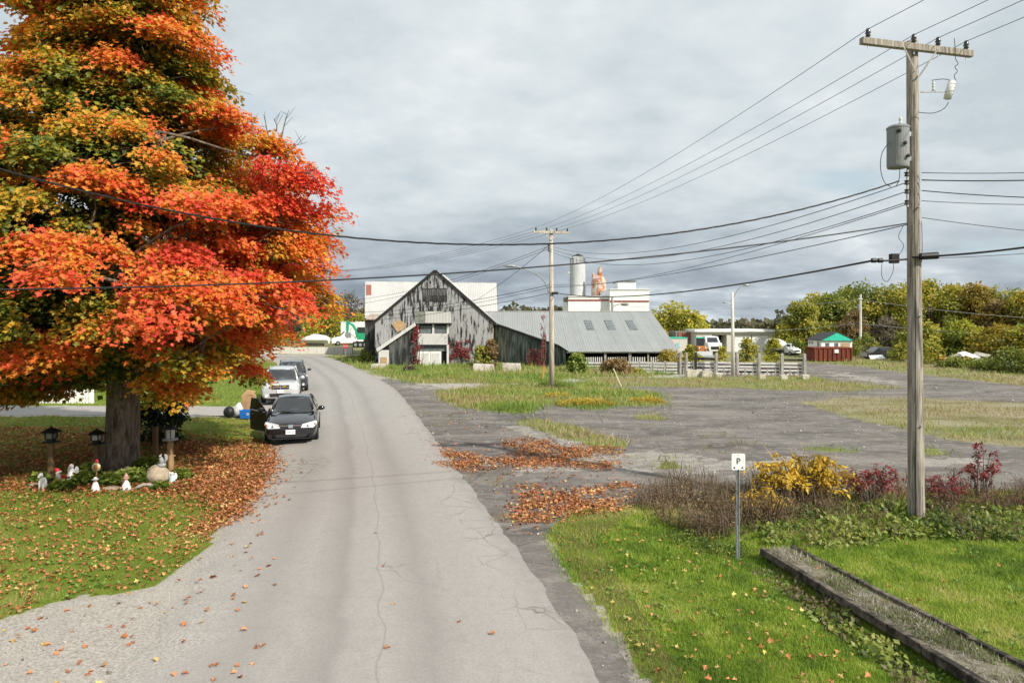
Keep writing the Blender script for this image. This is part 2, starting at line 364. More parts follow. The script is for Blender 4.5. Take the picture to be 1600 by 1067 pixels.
la = ground.data.attributes.new('light_gravel', 'FLOAT', 'POINT'); la.data.foreach_set('value', lgt.astype(np.float32))
kind(ground, 'structure')

# ------------------------------------------------------------------ the road: a strip with real edges, laid 3 cm proud
RE = [(1075, 1300), (945, 1067), (880, 962), (800, 848), (740, 768), (692, 702), (655, 652), (620, 609), (590, 590), (552, 573), (527, 562), (505, 556.5)]
LE = [(-60, 1300), (195, 1067), (268, 945), (342, 850), (392, 780), (427, 712), (440, 668), (452, 615), (452, 593), (440, 574), (425, 562), (395, 556.5)]
def spline(pts, n):
    pts = np.array([[G(x, y).x, G(x, y).y] for x, y in pts]); d = np.r_[0, np.cumsum(np.hypot(*np.diff(pts, axis=0).T))]
    tt = np.linspace(0, d[-1], n); return np.stack([np.interp(tt, d, pts[:, i]) for i in (0, 1)], 1)
NR, NC = 420, 25
re_, le_ = spline(RE, NR), spline(LE, NR)
def smooth(a, k=15):
    p = np.pad(a, ((k, k), (0, 0)), mode='edge'); ker = np.ones(2 * k + 1) / (2 * k + 1)
    return np.stack([np.convolve(p[:, i], ker, 'valid') for i in (0, 1)], 1)
re_, le_ = smooth(re_), smooth(le_)
# carry the road on behind the viewpoint
back = (re_[0] - re_[6]); back /= np.linalg.norm(back)
vs, uv = [], []
for i in range(NR):
    l, r = le_[i].copy(), re_[i].copy()
    wv = (r - l) / np.linalg.norm(r - l); y = i * .21
    r += wv * ((fbm(y * 1.7, 3.3, 21) - .5) * .22); l += wv * ((fbm(y * 1.1, 8.3, 22) - .5) * .5)
    for j in range(NC):
        u = j / (NC - 1); p = l + (r - l) * u
        vs.append((p[0], p[1], .032 + .03 * (1 - (2 * u - 1) ** 2) - (.03 if j in (0, NC - 1) else 0))); uv.append((u, p[1]))
L0, R0 = le_[0] + back * 25, re_[0] + back * 25
n0 = len(vs); 
for j in range(NC):
    u = j / (NC - 1); p = L0 + (R0 - L0) * u; vs.append((p[0], p[1], .032)); uv.append((u, p[1]))
ii = np.arange(NR * NC).reshape(NR, NC)
q = np.stack([ii[:-1, :-1], ii[:-1, 1:], ii[1:, 1:], ii[1:, :-1]], -1).reshape(-1, 4)
qb = np.array([(n0 + j, n0 + j + 1, j + 1, j) for j in range(NC - 1)])
m, t, b = newmat('road_asphalt')
ua = t.add('ShaderNodeAttribute', attribute_name='across'); geo = t.add('ShaderNodeNewGeometry'); pos = geo.outputs['Position']; u = ua.outputs['Fac']
n_f = t.noise(pos, 95, 3, .7); n_m = t.noise(pos, 5, 5, .6); n_l = t.noise(t.mapv(pos, (1, .25, 1), rot=(0, 0, -.23)), .9, 5, .55)
c = t.mix(n_l, (.345, .325, .303), (.43, .408, .384))
c = t.mix(t.ramp(n_f, [(.30, .8), (.55, 0.0)]), c, (.23, .215, .20)); c = t.mix(t.ramp(n_f, [(.60, 0.0), (.75, .7)]), c, (.60, .57, .54))
c = t.mix(t.ramp(n_m, [(.30, .30), (.50, 0.0)]), c, (.26, .245, .23))
n_p = t.noise(pos, 28, 5, .75); c = t.mix(t.ramp(n_p, [(.36, .35), (.50, 0.0)]), c, (.25, .235, .22)); c = t.mix(t.ramp(n_p, [(.54, 0.0), (.68, .35)]), c, (.55, .525, .495))
uw = t.math('ADD', u, t.math('MULTIPLY', t.math('SUBTRACT', n_l, .5), .02))
bands = t.ramp(uw, [(.0, .30), (.14, .05), (.24, .34), (.34, .05), (.44, .55), (.47, .15), (.56, .05), (.66, .50), (.73, .14), (.86, 0.0), (1.0, .1)])
c = t.mix(bands, c, (.22, .205, .195))
seam = t.math('ABSOLUTE', t.math('SUBTRACT', t.math('ADD', u, t.math('MULTIPLY', t.math('SUBTRACT', n_p, .5), .0014)), .545))
c = t.mix(t.ramp(seam, [(.0005, .38), (.0018, 0.0)]), c, (.15, .14, .13))
wp = t.add('ShaderNodeTexNoise'); wp.inputs['Scale'].default_value = 1.6; t.link(pos, wp.inputs['Vector'])
def cracks(scale, wdt, mask, dark, warp=.25):
    global c
    v = t.add('ShaderNodeTexVoronoi', feature='DISTANCE_TO_EDGE'); v.inputs['Scale'].default_value = scale
    t.link(t.mix(warp, pos, wp.outputs[1]), v.inputs['Vector'])
    c = t.mix(t.math('MULTIPLY', t.ramp(v.outputs[0], [(wdt * .4, 1.0), (wdt, 0.0)]), mask), c, (dark, dark * .93, dark * .88))
cracks(.42, .0028, t.ramp(n_l, [(.46, 0.0), (.60, .42)]), .15)
eo = t.ramp(u, [(.74, 0.0), (.90, .75), (1.0, 1.0)]); cracks(1.7, .016, t.math('MULTIPLY', eo, t.ramp(n_l, [(.42, 0.0), (.55, .8)])), .10)
el_ = t.ramp(u, [(.0, .9), (.14, .6), (.26, 0.0)]); cracks(1.5, .014, t.math('MULTIPLY', el_, t.ramp(n_l, [(.46, 0.0), (.60, .45)])), .14)
cc = G(462, 735); dv = t.add('ShaderNodeVectorMath', operation='DISTANCE'); t.link(t.mapv(pos, (1, .45, 1)), dv.inputs[0]); dv.inputs[1].default_value = (cc.x, cc.y * .45, 0)
cracks(3.2, .035, t.ramp(dv.outputs['Value'], [(.5, .85), (1.5, 0.0)]), .085, .15)
sp_l = t.ramp(t.math('ADD', u, t.math('MULTIPLY', t.math('SUBTRACT', t.noise(pos, 1.1, 6, .7), .5), .42)), [(.0, .85), (.07, .45), (.15, 0.0)]); c = t.mix(sp_l, c, t.mix(t.ramp(n_p, [(.38, 0.0), (.60, 1.0)]), (.23, .21, .185), (.54, .51, .47)))
sp_r = t.ramp(t.math('ADD', u, t.math('MULTIPLY', t.math('SUBTRACT', t.noise(pos, 1.7, 6, .7), .5), .16)), [(.945, 0.0), (1.0, .6)]); c = t.mix(sp_r, c, t.mix(n_p, (.16, .147, .137), (.34, .315, .295)))
t.link(c, b.inputs['Base Color']); b.inputs['Roughness'].default_value = .9; b.inputs['Specular IOR Level'].default_value = .2
bp = t.add('ShaderNodeBump'); bp.inputs['Strength'].default_value = .35; bp.inputs['Distance'].default_value = .01; t.link(n_f, bp.inputs['Height']); t.link(bp.outputs[0], b.inputs['Normal'])
road = np_mesh('road', np.array(vs), np.concatenate([q, qb]), m, smooth=True); kind(road, 'structure')
ra = road.data.attributes.new('across', 'FLOAT', 'POINT'); ra.data.foreach_set('value', np.array([a for a, _ in uv], np.float32))

def strip(name, left, right, z, m, skirt=True):
    MBs = MB(); n = len(left)
    vs = [(p.x, p.y, z) for p in left] + [(p.x, p.y, z) for p in right]
    MBs.add(vs, [(i, n + i, n + i + 1, i + 1) for i in range(n - 1)]); return kind(MBs.build(name, m), 'structure')
mat('old_concrete', (.40, .38, .35), .9, var=.2, scale=3, bump=.3)
mat('gravel_drive', (.36, .335, .31), .95, var=.28, scale=25, bump=.6, bscale=60)
strip('cross_road', [G(-900, 554.0), G(200, 554.5), G(560, 555), G(640, 556)], [G(-900, 556.8), G(200, 557.4), G(505, 557.6), G(560, 557.2)], .07, 'road_asphalt')
strip('driveway', [G(-900, 638), G(0, 638.5), G(250, 638.5), G(412, 638)], [G(-900, 652), G(0, 652.5), G(250, 651.5), G(432, 655)], .105, 'gravel_drive')

# ------------------------------------------------------------------ grass, weeds, fallen leaves
def cand(n, d0, d1, spread=.86, pad=2.0):
    D = d0 * (d1 / d0) ** rng.random(n); X = rng.uniform(-1, 1, n) * (spread * D + pad); return X, D
def on_road(x, y):
    i = np.clip(np.searchsorted(re_[:, 1], y), 0, NR - 1); return (x > le_[i, 0]) & (x < re_[i, 0])
def blades(x, y, h, col, tv=BLADE_V, tf=BLADE_F, lean=.55, z0=None):
    n = len(x); z = terrain(x, y) if z0 is None else z0
    d = np.stack([rng.normal(0, lean, n), rng.normal(0, lean, n), np.ones(n)], 1)
    nr = np.stack([rng.normal(0, .7, n), -np.ones(n), rng.normal(0, .3, n)], 1)
    return scatter(tv, tf, np.stack([x, y, z - .01], 1), d, nr, h, col)
def lawn_cols(x, y, n, bright=1.0):
    k = (fbm(x * .6, y * .6, 61) - .5) * .95 + (fbm(x * 3, y * 3, 62) - .5) * .7 + .5 + rng.normal(0, .14, n)
    return palette(k, [(.18, (.07, .135, .009)), (.40, (.155, .25, .016)), (.58, (.24, .33, .028)), (.75, (.36, .38, .08)), (.95, (.46, .39, .18))]) * bright
# right-hand lawn
x, y = cand(900000, 6.5, 17); k = zone(Z_LAWN_R, x + rng.normal(0, .10, len(x)), y + rng.normal(0, .12, len(x))) & (x < 14); x, y = x[k], y[k]
edge_r = inpoly(W([(965, 985), (898, 900), (862, 838), (895, 802), (990, 800), (930, 850), (985, 930), (1090, 1095), (1250, 1400), (1000, 1400)]), x, y)
k = ~(edge_r & (rng.random(len(x)) < .45)) & (rng.random(len(x)) < np.clip(3.2 * fbm(x * 1.3, y * 1.3, 66) - .45, .35, 1)); x, y, edge_r = x[k], y[k], edge_r[k]
c = lawn_cols(x, y, len(x), 1.25); br = edge_r & (rng.random(len(x)) < .55); c[br] = palette(rng.random(br.sum()), [(0, (.16, .13, .05)), (1, (.33, .25, .11))])
gp = [blades(x, y, rng.uniform(.045, .095, len(x)) * (1 + .25 * (y > 11)), c)]
lawn_r = np_mesh('lawn_grass', *merge(gp)[:2], GRS, merge(gp)[2]); kind(lawn_r, 'stuff'); tag(lawn_r, 'bright green mown grass on the right around the timber planter', 'grass')
# left lawn
x, y = cand(560000, 7.5, 31); k = zone(Z_LAWN_L, x + rng.normal(0, .10, len(x)), y + rng.normal(0, .12, len(x))) & (x > -28); x, y = x[k], y[k]
c = lawn_cols(x, y, len(x), 1.05); gp = [blades(x, y, rng.uniform(.04, .085, len(x)) * (y / 14) ** .5, c)]
lawn_l = np_mesh('lawn_grass', *merge(gp)[:2], GRS, merge(gp)[2]); kind(lawn_l, 'stuff'); tag(lawn_l, 'green lawn with scattered leaves under the maple on the left', 'grass')
# far verge beyond the driveway
x, y = cand(60000, 32, 85, 1.0); k = zone(Z_LAWN_L2, x, y) & ~on_road(x, y); x, y = x[k], y[k]
gp = [blades(x, y, rng.uniform(.10, .2, len(x)), lawn_cols(x, y, len(x)), BENT_V * [2, 1, 1], BENT_F)]
o = np_mesh('verge_grass', *merge(gp)[:2], GRS, merge(gp)[2]); kind(o, 'stuff'); tag(o, 'grass verge beyond the driveway on the left of the road', 'grass')
# rough grass by the barn, on the island and round the lot
def rough(polys, n, d0, d1, h0, h1, dryness, label, name='rough_grass', seed=70, wide=1.6):
    x, y = cand(n, d0, d1, .9); kk = np.zeros(len(x), bool)
    jx, jy = rng.normal(0, .018, len(x)) * y * .5, rng.normal(0, .03, len(x)) * y * .6
    for p in polys: kk |= zone(p, x + jx, y + jy)
    kk &= ~on_road(x, y) & (fbm(x * .5, y * .5, seed) + rng.normal(0, .08, len(x)) > .30); x, y = x[kk], y[kk]
    k = fbm(x * .25, y * .5, seed + 2) + rng.normal(0, .12, len(x)) + dryness
    c = palette(k, [(.25, (.11, .20, .02)), (.45, (.20, .28, .035)), (.6, (.30, .31, .075)), (.75, (.35, .29, .13)), (.9, (.30, .20, .11)), (1, (.42, .35, .22))])
    hh = rng.uniform(h0, h1, len(x)) * (.45 + 1.1 * np.clip(fbm(x * .4, y * .4, seed + 4), 0, 1)) * (1 + .8 * (rng.random(len(x)) < .06))
    V, Fc, C = blades(x, y, hh, c, BENT_V * [wide, 1, 1], BENT_F, .4)
    o = np_mesh(name, V, Fc, GRS, C); kind(o, 'stuff'); tag(o, label, 'grass'); return o
rough([Z_BARN], 240000, 42, 82, .12, .38, .0, 'tall rough grass in front of the grey barn', wide=1.5)
rough([Z_ISLE], 300000, 27, 50, .08, .28, -.02, 'weedy green island around the middle utility pole', seed=80)
rough([Z_STRIP, *Z_PATCH], 110000, 19, 60, .06, .22, .06, 'weed tufts growing through the cracked lot', seed=90)
rough([Z_FENCE], 90000, 40, 56, .06, .24, .20, 'dry grass strip in front of the plank fence', seed=100, wide=1.6)
rough([Z_DRYR], 150000, 21, 42, .04, .17, .22, 'sparse dry weeds over broken paving at right', seed=110)
rough([Z_FARR], 110000, 42, 85, .12, .30, .18, 'pale grass strip before the right-hand trees', seed=120, wide=2)

LEAFP = [(0, (.20, .07, .03)), (.25, (.38, .13, .05)), (.5, (.56, .215, .085)), (.7, (.64, .31, .13)), (.85, (.66, .46, .19)), (1, (.68, .55, .14))]
def litter(x, y, size, z=None, lift=.035, tone=0.0):
    n = len(x); z = terrain(x, y) if z is None else z
    pos = np.stack([x, y, z + rng.uniform(.008, lift, n)], 1); a = rng.uniform(0, 2 * np.pi, n)
    d = np.stack([np.cos(a), np.sin(a), rng.normal(0, .25, n)], 1); nr = np.stack([rng.normal(0, .35, n), rng.normal(0, .35, n), np.ones(n)], 1)
    tv = MAPLE_V.copy(); tv[:, 2] *= 3.4
    return scatter(tv, MAPLE_F, pos, d, nr, size, palette(rng.beta(2.0, 2.2, n) + tone + rng.normal(0, .05, n), LEAFP) * rng.uniform(.65, 1.15, (n, 1)))
def in_px(polys, n, d0, d1, amp=.05, spread=.86):
    x, y = cand(n, d0, d1, spread); k = np.zeros(len(x), bool)
    jx, jy = rng.normal(0, .16, len(x)), rng.normal(0, .22, len(x))
    for p in polys: k |= zone(W(p), x + jx, y + jy, amp, 33)
    return x[k], y[k]
lp = []
x, y = in_px([[(250, 690), (428, 700), (436, 726), (404, 792), (386, 812), (310, 838), (330, 790), (290, 740)]], 95000, 13, 24); lp.append(litter(x, y, rng.uniform(.05, .105, len(x)), lift=.07))
x, y = in_px([[(-600, 672), (200, 672), (420, 690), (425, 730), (380, 790), (200, 775), (-600, 775)]], 90000, 15, 27); k = rng.random(len(x)) < np.clip(1.5 * fbm(x * .7, y * .7, 5) - .05, 0.1, 1); x, y = x[k], y[k]; lp.append(litter(x, y, rng.uniform(.05, .105, len(x)), lift=.07, tone=-.14))  # browner tone puts the maple's shade into these leaves
x, y = cand(52000, 8, 30); k = zone(Z_LAWN_L, x, y); x, y = x[k], y[k]; k = rng.random(len(x)) < np.clip((y - 6) / 9, .25, 1) * np.clip(1.6 * fbm(x * .9, y * .9, 8), .2, 1); x, y = x[k], y[k]; lp.append(litter(x, y, rng.uniform(.045, .09, len(x)), lift=.06, tone=.04))
o = np_mesh('fallen_leaves', *merge(lp)[:2], LIT, merge(lp)[2]); kind(o, 'stuff'); tag(o, 'carpet of fallen orange maple leaves under the tree', 'leaves')
lp = []
x, y = in_px([[(200, 1067), (270, 945), (345, 850), (395, 780), (430, 712), (470, 720), (450, 800), (420, 870), (420, 960), (400, 1067)]], 2600, 7.5, 22); k = rng.random(len(x)) < .42; x, y = x[k], y[k]; lp.append(litter(x, y, rng.uniform(.06, .10, len(x)), np.full(len(x), .055), lift=.02))
x, y = in_px([[(0, 985), (200, 925), (260, 945), (195, 1067), (-100, 1067)]], 1500, 7.5, 12); k = rng.random(len(x)) < .5; x, y = x[k], y[k]; lp.append(litter(x, y, rng.uniform(.06, .10, len(x)), lift=.02))
x, y = in_px([[(425, 730), (400, 770), (360, 830), (420, 815), (470, 742), (470, 700)]], 1200, 12, 24); lp.append(litter(x, y, rng.uniform(.06, .10, len(x)), np.full(len(x), .055), lift=.02, tone=-.1))
x, y = in_px([[(430, 800), (700, 800), (900, 1067), (400, 1067)]], 60, 7.5, 16); lp.append(litter(x, y, rng.uniform(.06, .09, len(x)), np.full(len(x), .065), lift=.01, tone=-.15))
o = np_mesh('fallen_leaves', *merge(lp)[:2], LIT, merge(lp)[2]); kind(o, 'stuff'); tag(o, 'single leaves blown over the left edge of the road', 'leaves')
lp = []
x, y = in_px([[(772, 682), (830, 688), (905, 705), (930, 716), (880, 716), (800, 704)], [(693, 697), (722, 712), (790, 709), (870, 716), (965, 716), (960, 726), (870, 722), (800, 724), (740, 736), (708, 734)],
              [(795, 764), (850, 772), (890, 764), (930, 755), (980, 755), (960, 772), (905, 792), (878, 806), (855, 816), (812, 790)], [(900, 696), (960, 698), (950, 708), (915, 704)]], 230000, 13, 27, .22)
k = rng.random(len(x)) < np.clip(3.4 * fbm(x * 1.6, y * 1.6, 6) - .85, .08, 1); x, y = x[k], y[k]; lp.append(litter(x, y, rng.uniform(.05, .095, len(x)), lift=.06))
x, y = in_px([[(670, 640), (760, 652), (850, 660), (900, 690), (800, 690), (700, 680)], [(680, 690), (960, 700), (985, 770), (880, 830), (830, 850), (760, 770)]], 9000, 13, 36, .1); k = rng.random(len(x)) < .55; x, y = x[k], y[k]; lp.append(litter(x, y, rng.uniform(.06, .10, len(x)), lift=.03))
o = np_mesh('fallen_leaves', *merge(lp)[:2], LIT, merge(lp)[2]); kind(o, 'stuff'); tag(o, 'drifts of orange leaves on the cracked lot right of the road', 'leaves')
x, y = cand(3400, 7, 14); k = zone(Z_LAWN_R, x, y) & (rng.random(len(x)) < np.where(x < 4.2, .6, .06)); x, y = x[k], y[k]
V, Fc, C = litter(x, y, rng.uniform(.05, .09, len(x)), lift=.09, tone=.22); o = np_mesh('fallen_leaves', V, Fc, LIT, C); kind(o, 'stuff'); tag(o, 'pale yellow leaves sprinkled over the right-hand lawn', 'leaves')

# loose stones and crumbs of asphalt over the lot, the shoulder and the gravel apron
OCT_V = np.array([(.5, 0, 0), (-.5, 0, 0), (0, .42, 0), (0, -.42, 0), (0, 0, .34), (0, 0, -.34)], float); OCT_F = np.array([(0, 2, 4), (2, 1, 4), (1, 3, 4), (3, 0, 4), (2, 0, 5), (1, 2, 5), (3, 1, 5), (0, 3, 5)])
x, y = cand(12000, 7, 60); k = (zone(Z_LOT, x, y) | zone(W([(-200, 1090), (0, 985), (200, 925), (275, 935), (210, 1090)]), x, y)) & ~on_road(x, y); k &= rng.random(len(x)) < np.clip(2.6 * fbm(x * .8, y * .8, 131) - .75, .08, 1); x, y = x[k], y[k]; n = len(x)
V, Fc, C = scatter(OCT_V, OCT_F, np.stack([x, y, terrain(x, y) + .006], 1), rng.normal(0, 1, (n, 3)) * [1, 1, .3], rng.normal(0, .4, (n, 3)) + [0, 0, 1], rng.lognormal(-3.5, .45, n) * np.clip(y / 16, .8, 2.2), palette(rng.random(n) ** 1.3, [(0, (.12, .11, .10)), (.5, (.32, .30, .27)), (.85, (.52, .49, .45)), (1, (.72, .70, .66))]))
o = np_mesh('loose_stones', V, Fc, LIT, C); kind(o, 'stuff'); tag(o, 'loose stones and asphalt crumbs over the lot and shoulder', 'gravel')
# sparse little weeds in the cracks of the lot
x, y = cand(9000, 14, 60); k = zone(Z_LOT, x, y) & ~on_road(x, y) & (fbm(x * .45, y * .9, 141) > .60); x, y = x[k], y[k]; x = np.repeat(x, 7) + rng.normal(0, .05, len(x) * 7); y = np.repeat(y, 7) + rng.normal(0, .05, len(y) * 7)
V, Fc, C = blades(x, y, rng.uniform(.04, .16, len(x)), palette(rng.random(len(x)), [(0, (.13, .17, .03)), (.5, (.25, .24, .08)), (1, (.36, .28, .15))]), BENT_V * [1.2, 1, 1], BENT_F, .7); o = np_mesh('crack_weeds', V, Fc, GRS, C); kind(o, 'stuff'); tag(o, 'tiny weeds sprouting along cracks in the lot', 'weeds')

# broad-leaved lawn weeds and clover
x, y = cand(4500, 6.5, 26); k = (zone(Z_LAWN_R, x, y) | zone(Z_LAWN_L, x, y)) & (fbm(x * .9, y * .9, 151) > .53); x, y = x[k], y[k]; n = len(x) * 6; x = np.repeat(x, 6) + rng.normal(0, .035, n); y = np.repeat(y, 6) + rng.normal(0, .035, n); a = rng.uniform(0, 6.283, n)
V, Fc, C = scatter(DIAM_V, DIAM_F, np.stack([x, y, terrain(x, y) + .03], 1), np.stack([np.cos(a), np.sin(a), rng.uniform(.2, .9, n)], 1), rng.normal(0, .3, (n, 3)) + [0, 0, 1], rng.uniform(.035, .08, n), palette(rng.random(n), [(0, (.08, .16, .018)), (.6, (.16, .27, .035)), (1, (.28, .35, .09))])); o = np_mesh('lawn_weeds', V, Fc, GRS, C); kind(o, 'stuff'); tag(o, 'small broad-leaved weeds and clover in the lawns', 'weeds')
# ================================================================== TREES AND SHRUBS
m, t, b = newmat('bark')
geo = t.add('ShaderNodeNewGeometry'); v = t.mapv(geo.outputs['Position'], (1, 1, .16))
n1 = t.noise(v, 16, 6, .65, .6); n2 = t.noise(geo.outputs['Position'], 2.2, 4, .6)
t.link(t.mix(t.ramp(n1, [(.36, 0.0), (.62, 1.0)]), (.05, .036, .025), t.mix(n2, (.19, .145, .105), (.31, .25, .20))), b.inputs['Base Color'])
b.inputs['Roughness'].default_value = .95; bp = t.add('ShaderNodeBump'); bp.inputs['Strength'].default_value = 1.0; bp.inputs['Distance'].default_value = .06
t.link(n1, bp.inputs['Height']); t.link(bp.outputs[0], b.inputs['Normal'])
mat('twig_bark', (.14, .115, .095), .9, var=.3, scale=9, bump=.4)
mat('dead_wood', (.36, .34, .30), .9, var=.25, scale=8, bump=.5, stretch=(1, 1, .2))

def curve_pts(p, q, n=7, sagdir=(0, 0, 1), bow=.12, wob=.05):
    p, q = Vector(p), Vector(q); L = (q - p).length; out = []
    o = Vector((random.gauss(0, 1), random.gauss(0, 1), random.gauss(0, .5))) * wob * L
    for i in range(n):
        s = i / (n - 1); w = math.sin(math.pi * s); out.append(p.lerp(q, s) + Vector(sagdir) * bow * L * w + o * math.sin(2 * math.pi * s) * .5 + o * w * .5)
    return out

TR = G(190, 737); TX, TY = TR.x, TR.y; TZ = tz(TX, TY)
maple = thing('maple_tree', 'huge maple in red, orange and green autumn leaf on the left lawn', 'tree', (TX, TY, TZ))
PROF_Z = [2.3, 3.0, 3.8, 5.0, 6.6, 8.0, 9.2, 10.2, 10.9, 11.6, 12.6, 13.6, 15.0, 16.6]
PROF_R = [3.1, 3.9, 4.5, 4.8, 4.7, 4.1, 3.2, 2.3, 1.8, 1.9, 2.0, 1.9, 1.5, 0.3]
def crown_r(z): return float(np.interp(z, PROF_Z, PROF_R))
# trunk: flared, fluted base
mb = MB(); n = 28; rows = [(-.15, .78), (.0, .64), (.18, .52), (.45, .46), (.9, .43), (1.6, .41), (2.4, .41), (3.2, .44), (4.0, .42), (5.4, .36), (7.2, .28), (9.4, .20), (11.6, .12), (13.6, .06), (15.2, .025)]
vs = []
for k, (z, r) in enumerate(rows):
    for j in range(n):
        a = 2 * math.pi * j / n; fl = 1 + (.16 * max(0, 1 - z / 1.0) * math.cos(5 * a + .6) + .05 * math.cos(9 * a + z) + .035 * math.cos(14 * a + 2 * z)) * (1 if z < 4 else .5)
        vs.append((r * fl * math.cos(a) + .03 * z * math.sin(z * .7), r * fl * math.sin(a) + .02 * z * math.cos(z * .9), z))
mb.add(vs, [(k * n + j, k * n + (j + 1) % n, (k + 1) * n + (j + 1) % n, (k + 1) * n + j) for k in range(len(rows) - 1) for j in range(n)])
mb.build('trunk', 'bark', maple, smooth=True)
# foliage pads spread through the crown
pads = []
def pad(x, y, z, r, th, red, green=0.0): pads.append((x, y, z, r, th, red, green))
random.seed(21)
# where the photograph shows red or green masses: (px, py, radius in m, amount)
TONE = [(455, 300, 1.9, .55), (480, 350, 1.3, .45), (100, 405, 1.4, .5), (270, 480, 1.6, .45), (410, 455, 1.0, .55), (60, 575, 1.4, .35), (310, 400, 1.9, .3), (400, 90, 1.2, .5), (310, 45, 1.5, .45), (330, 110, 1.2, .3),
        (350, 600, 1.9, -.6), (290, 640, 1.2, -.4), (30, 500, 1.7, -.75), (120, 130, 2.8, -.14), (440, 520, 1.3, -.22), (500, 440, 1.3, -.08), (230, 320, 1.5, -.18), (60, 300, 1.7, -.15), (380, 240, 1.2, -.15), (100, 640, 1.6, .05), (190, 560, 1.2, .15), (460, 590, 1.0, .05)]
TONE = [(P(px, py, 15.5).x - TX, P(px, py, 15.5).z, r, a) for px, py, r, a in TONE]
def tone_at(x, z):
    s = 0
    for tx_, tz_, r, a in TONE: s += a * math.exp(-((x - tx_) ** 2 + (z - tz_) ** 2) / (r * r))
    return s
# boughs: each carries a mass of leaf pads in one prevailing colour, dark gaps between them
boughs = []; tries = 0
def fill_bough(x, y, z, br, tone):
    boughs.append((x, y, z, br)); rr = math.hypot(x, y)
    for k in range(int(4 + 5 * br)):
        u, v = random.gauss(0, .55), random.gauss(0, .55); w_ = max(-.4, 1 - .8 * (u * u + v * v)); s_ = .50 * (w_ - .5)
        px_, py_, pz_ = x + br * u, y + br * v, z + br * s_ * 1.25 - .12 * max(0, (u * x + v * y) / max(.5, rr)) * br
        if py_ < .3 and abs(px_) < 1.5 and pz_ < 2.9: continue
        if px_ > 3.6 and pz_ < 4.0: continue          # kept clear over the parked cars
        r = random.uniform(.42, .80); pad(px_, py_, max(2.15, pz_), r, r * random.uniform(.55, .78), tone + random.gauss(0, .085), 0)
# boughs that the photograph shows plainly, each with its own prevailing colour
for px, py, D, br, tone in [(452, 450, 18.6, .95, -.05), (462, 400, 18.4, .9, .02), (418, 520, 18.4, .9, .0), (368, 560, 17.6, .9, -.12), (315, 590, 16.8, .9, -.14), (255, 605, 17.4, .8, -.02), (440, 335, 17.8, 1.0, .26), (440, 285, 17.8, 1.0, .30), (405, 235, 17.8, .9, .05),
        (350, 190, 17.8, .7, .04), (50, 570, 15.6, 1.2, .14), (25, 492, 15.2, 1.0, -.26), (120, 645, 18.4, .9, .04), (35, 635, 18.4, 1.0, .05), (275, 62, 18.0, .8, .14), (330, 330, 15.8, 1.0, .12), (270, 470, 14.9, 1.2, .18), (100, 405, 15.0, 1.2, .2), (400, 455, 16.6, 1.0, .22)]:
    q = P(px, py, D); fill_bough(q.x - TX, q.y - TY, q.z - TZ, br, tone)
while len(boughs) < 180 and tries < 60000:
    tries += 1
    z = random.uniform(2.5, 15.8); R0 = crown_r(z)
    if random.random() > R0 / 5.2: continue
    a = random.uniform(0, 2 * math.pi); lump = 1 + .10 * math.sin(3 * a + z * .9) + .08 * math.sin(7 * a - 1.7 * z); rr = R0 * random.uniform(.70, 1.0) * lump * (1.25 if math.cos(a) < -.2 else 1)
    x, y = rr * math.cos(a), rr * math.sin(a) * .88 + .30; br = random.uniform(.85, 1.45) * (1 if z < 10 else .8)
    if any((x - q[0]) ** 2 + (y - q[1]) ** 2 + 2.2 * (z - q[2]) ** 2 < (.57 * (q[3] + br)) ** 2 for q in boughs): continue
    fill_bough(x, y, z, br, .52 * tone_at(x, z) + random.gauss(0, .16))
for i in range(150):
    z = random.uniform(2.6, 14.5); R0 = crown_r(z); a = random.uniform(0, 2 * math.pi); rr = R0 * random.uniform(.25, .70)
    pad(rr * math.cos(a), rr * math.sin(a), z, random.uniform(.9, 1.5), random.uniform(.45, .7), -.35 + random.gauss(0, .1), 1)  # inner pads coloured dark green to put shade into the crown's depths
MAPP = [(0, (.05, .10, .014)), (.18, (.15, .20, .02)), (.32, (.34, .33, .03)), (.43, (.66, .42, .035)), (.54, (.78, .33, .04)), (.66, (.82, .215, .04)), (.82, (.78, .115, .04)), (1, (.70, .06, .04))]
parts = []
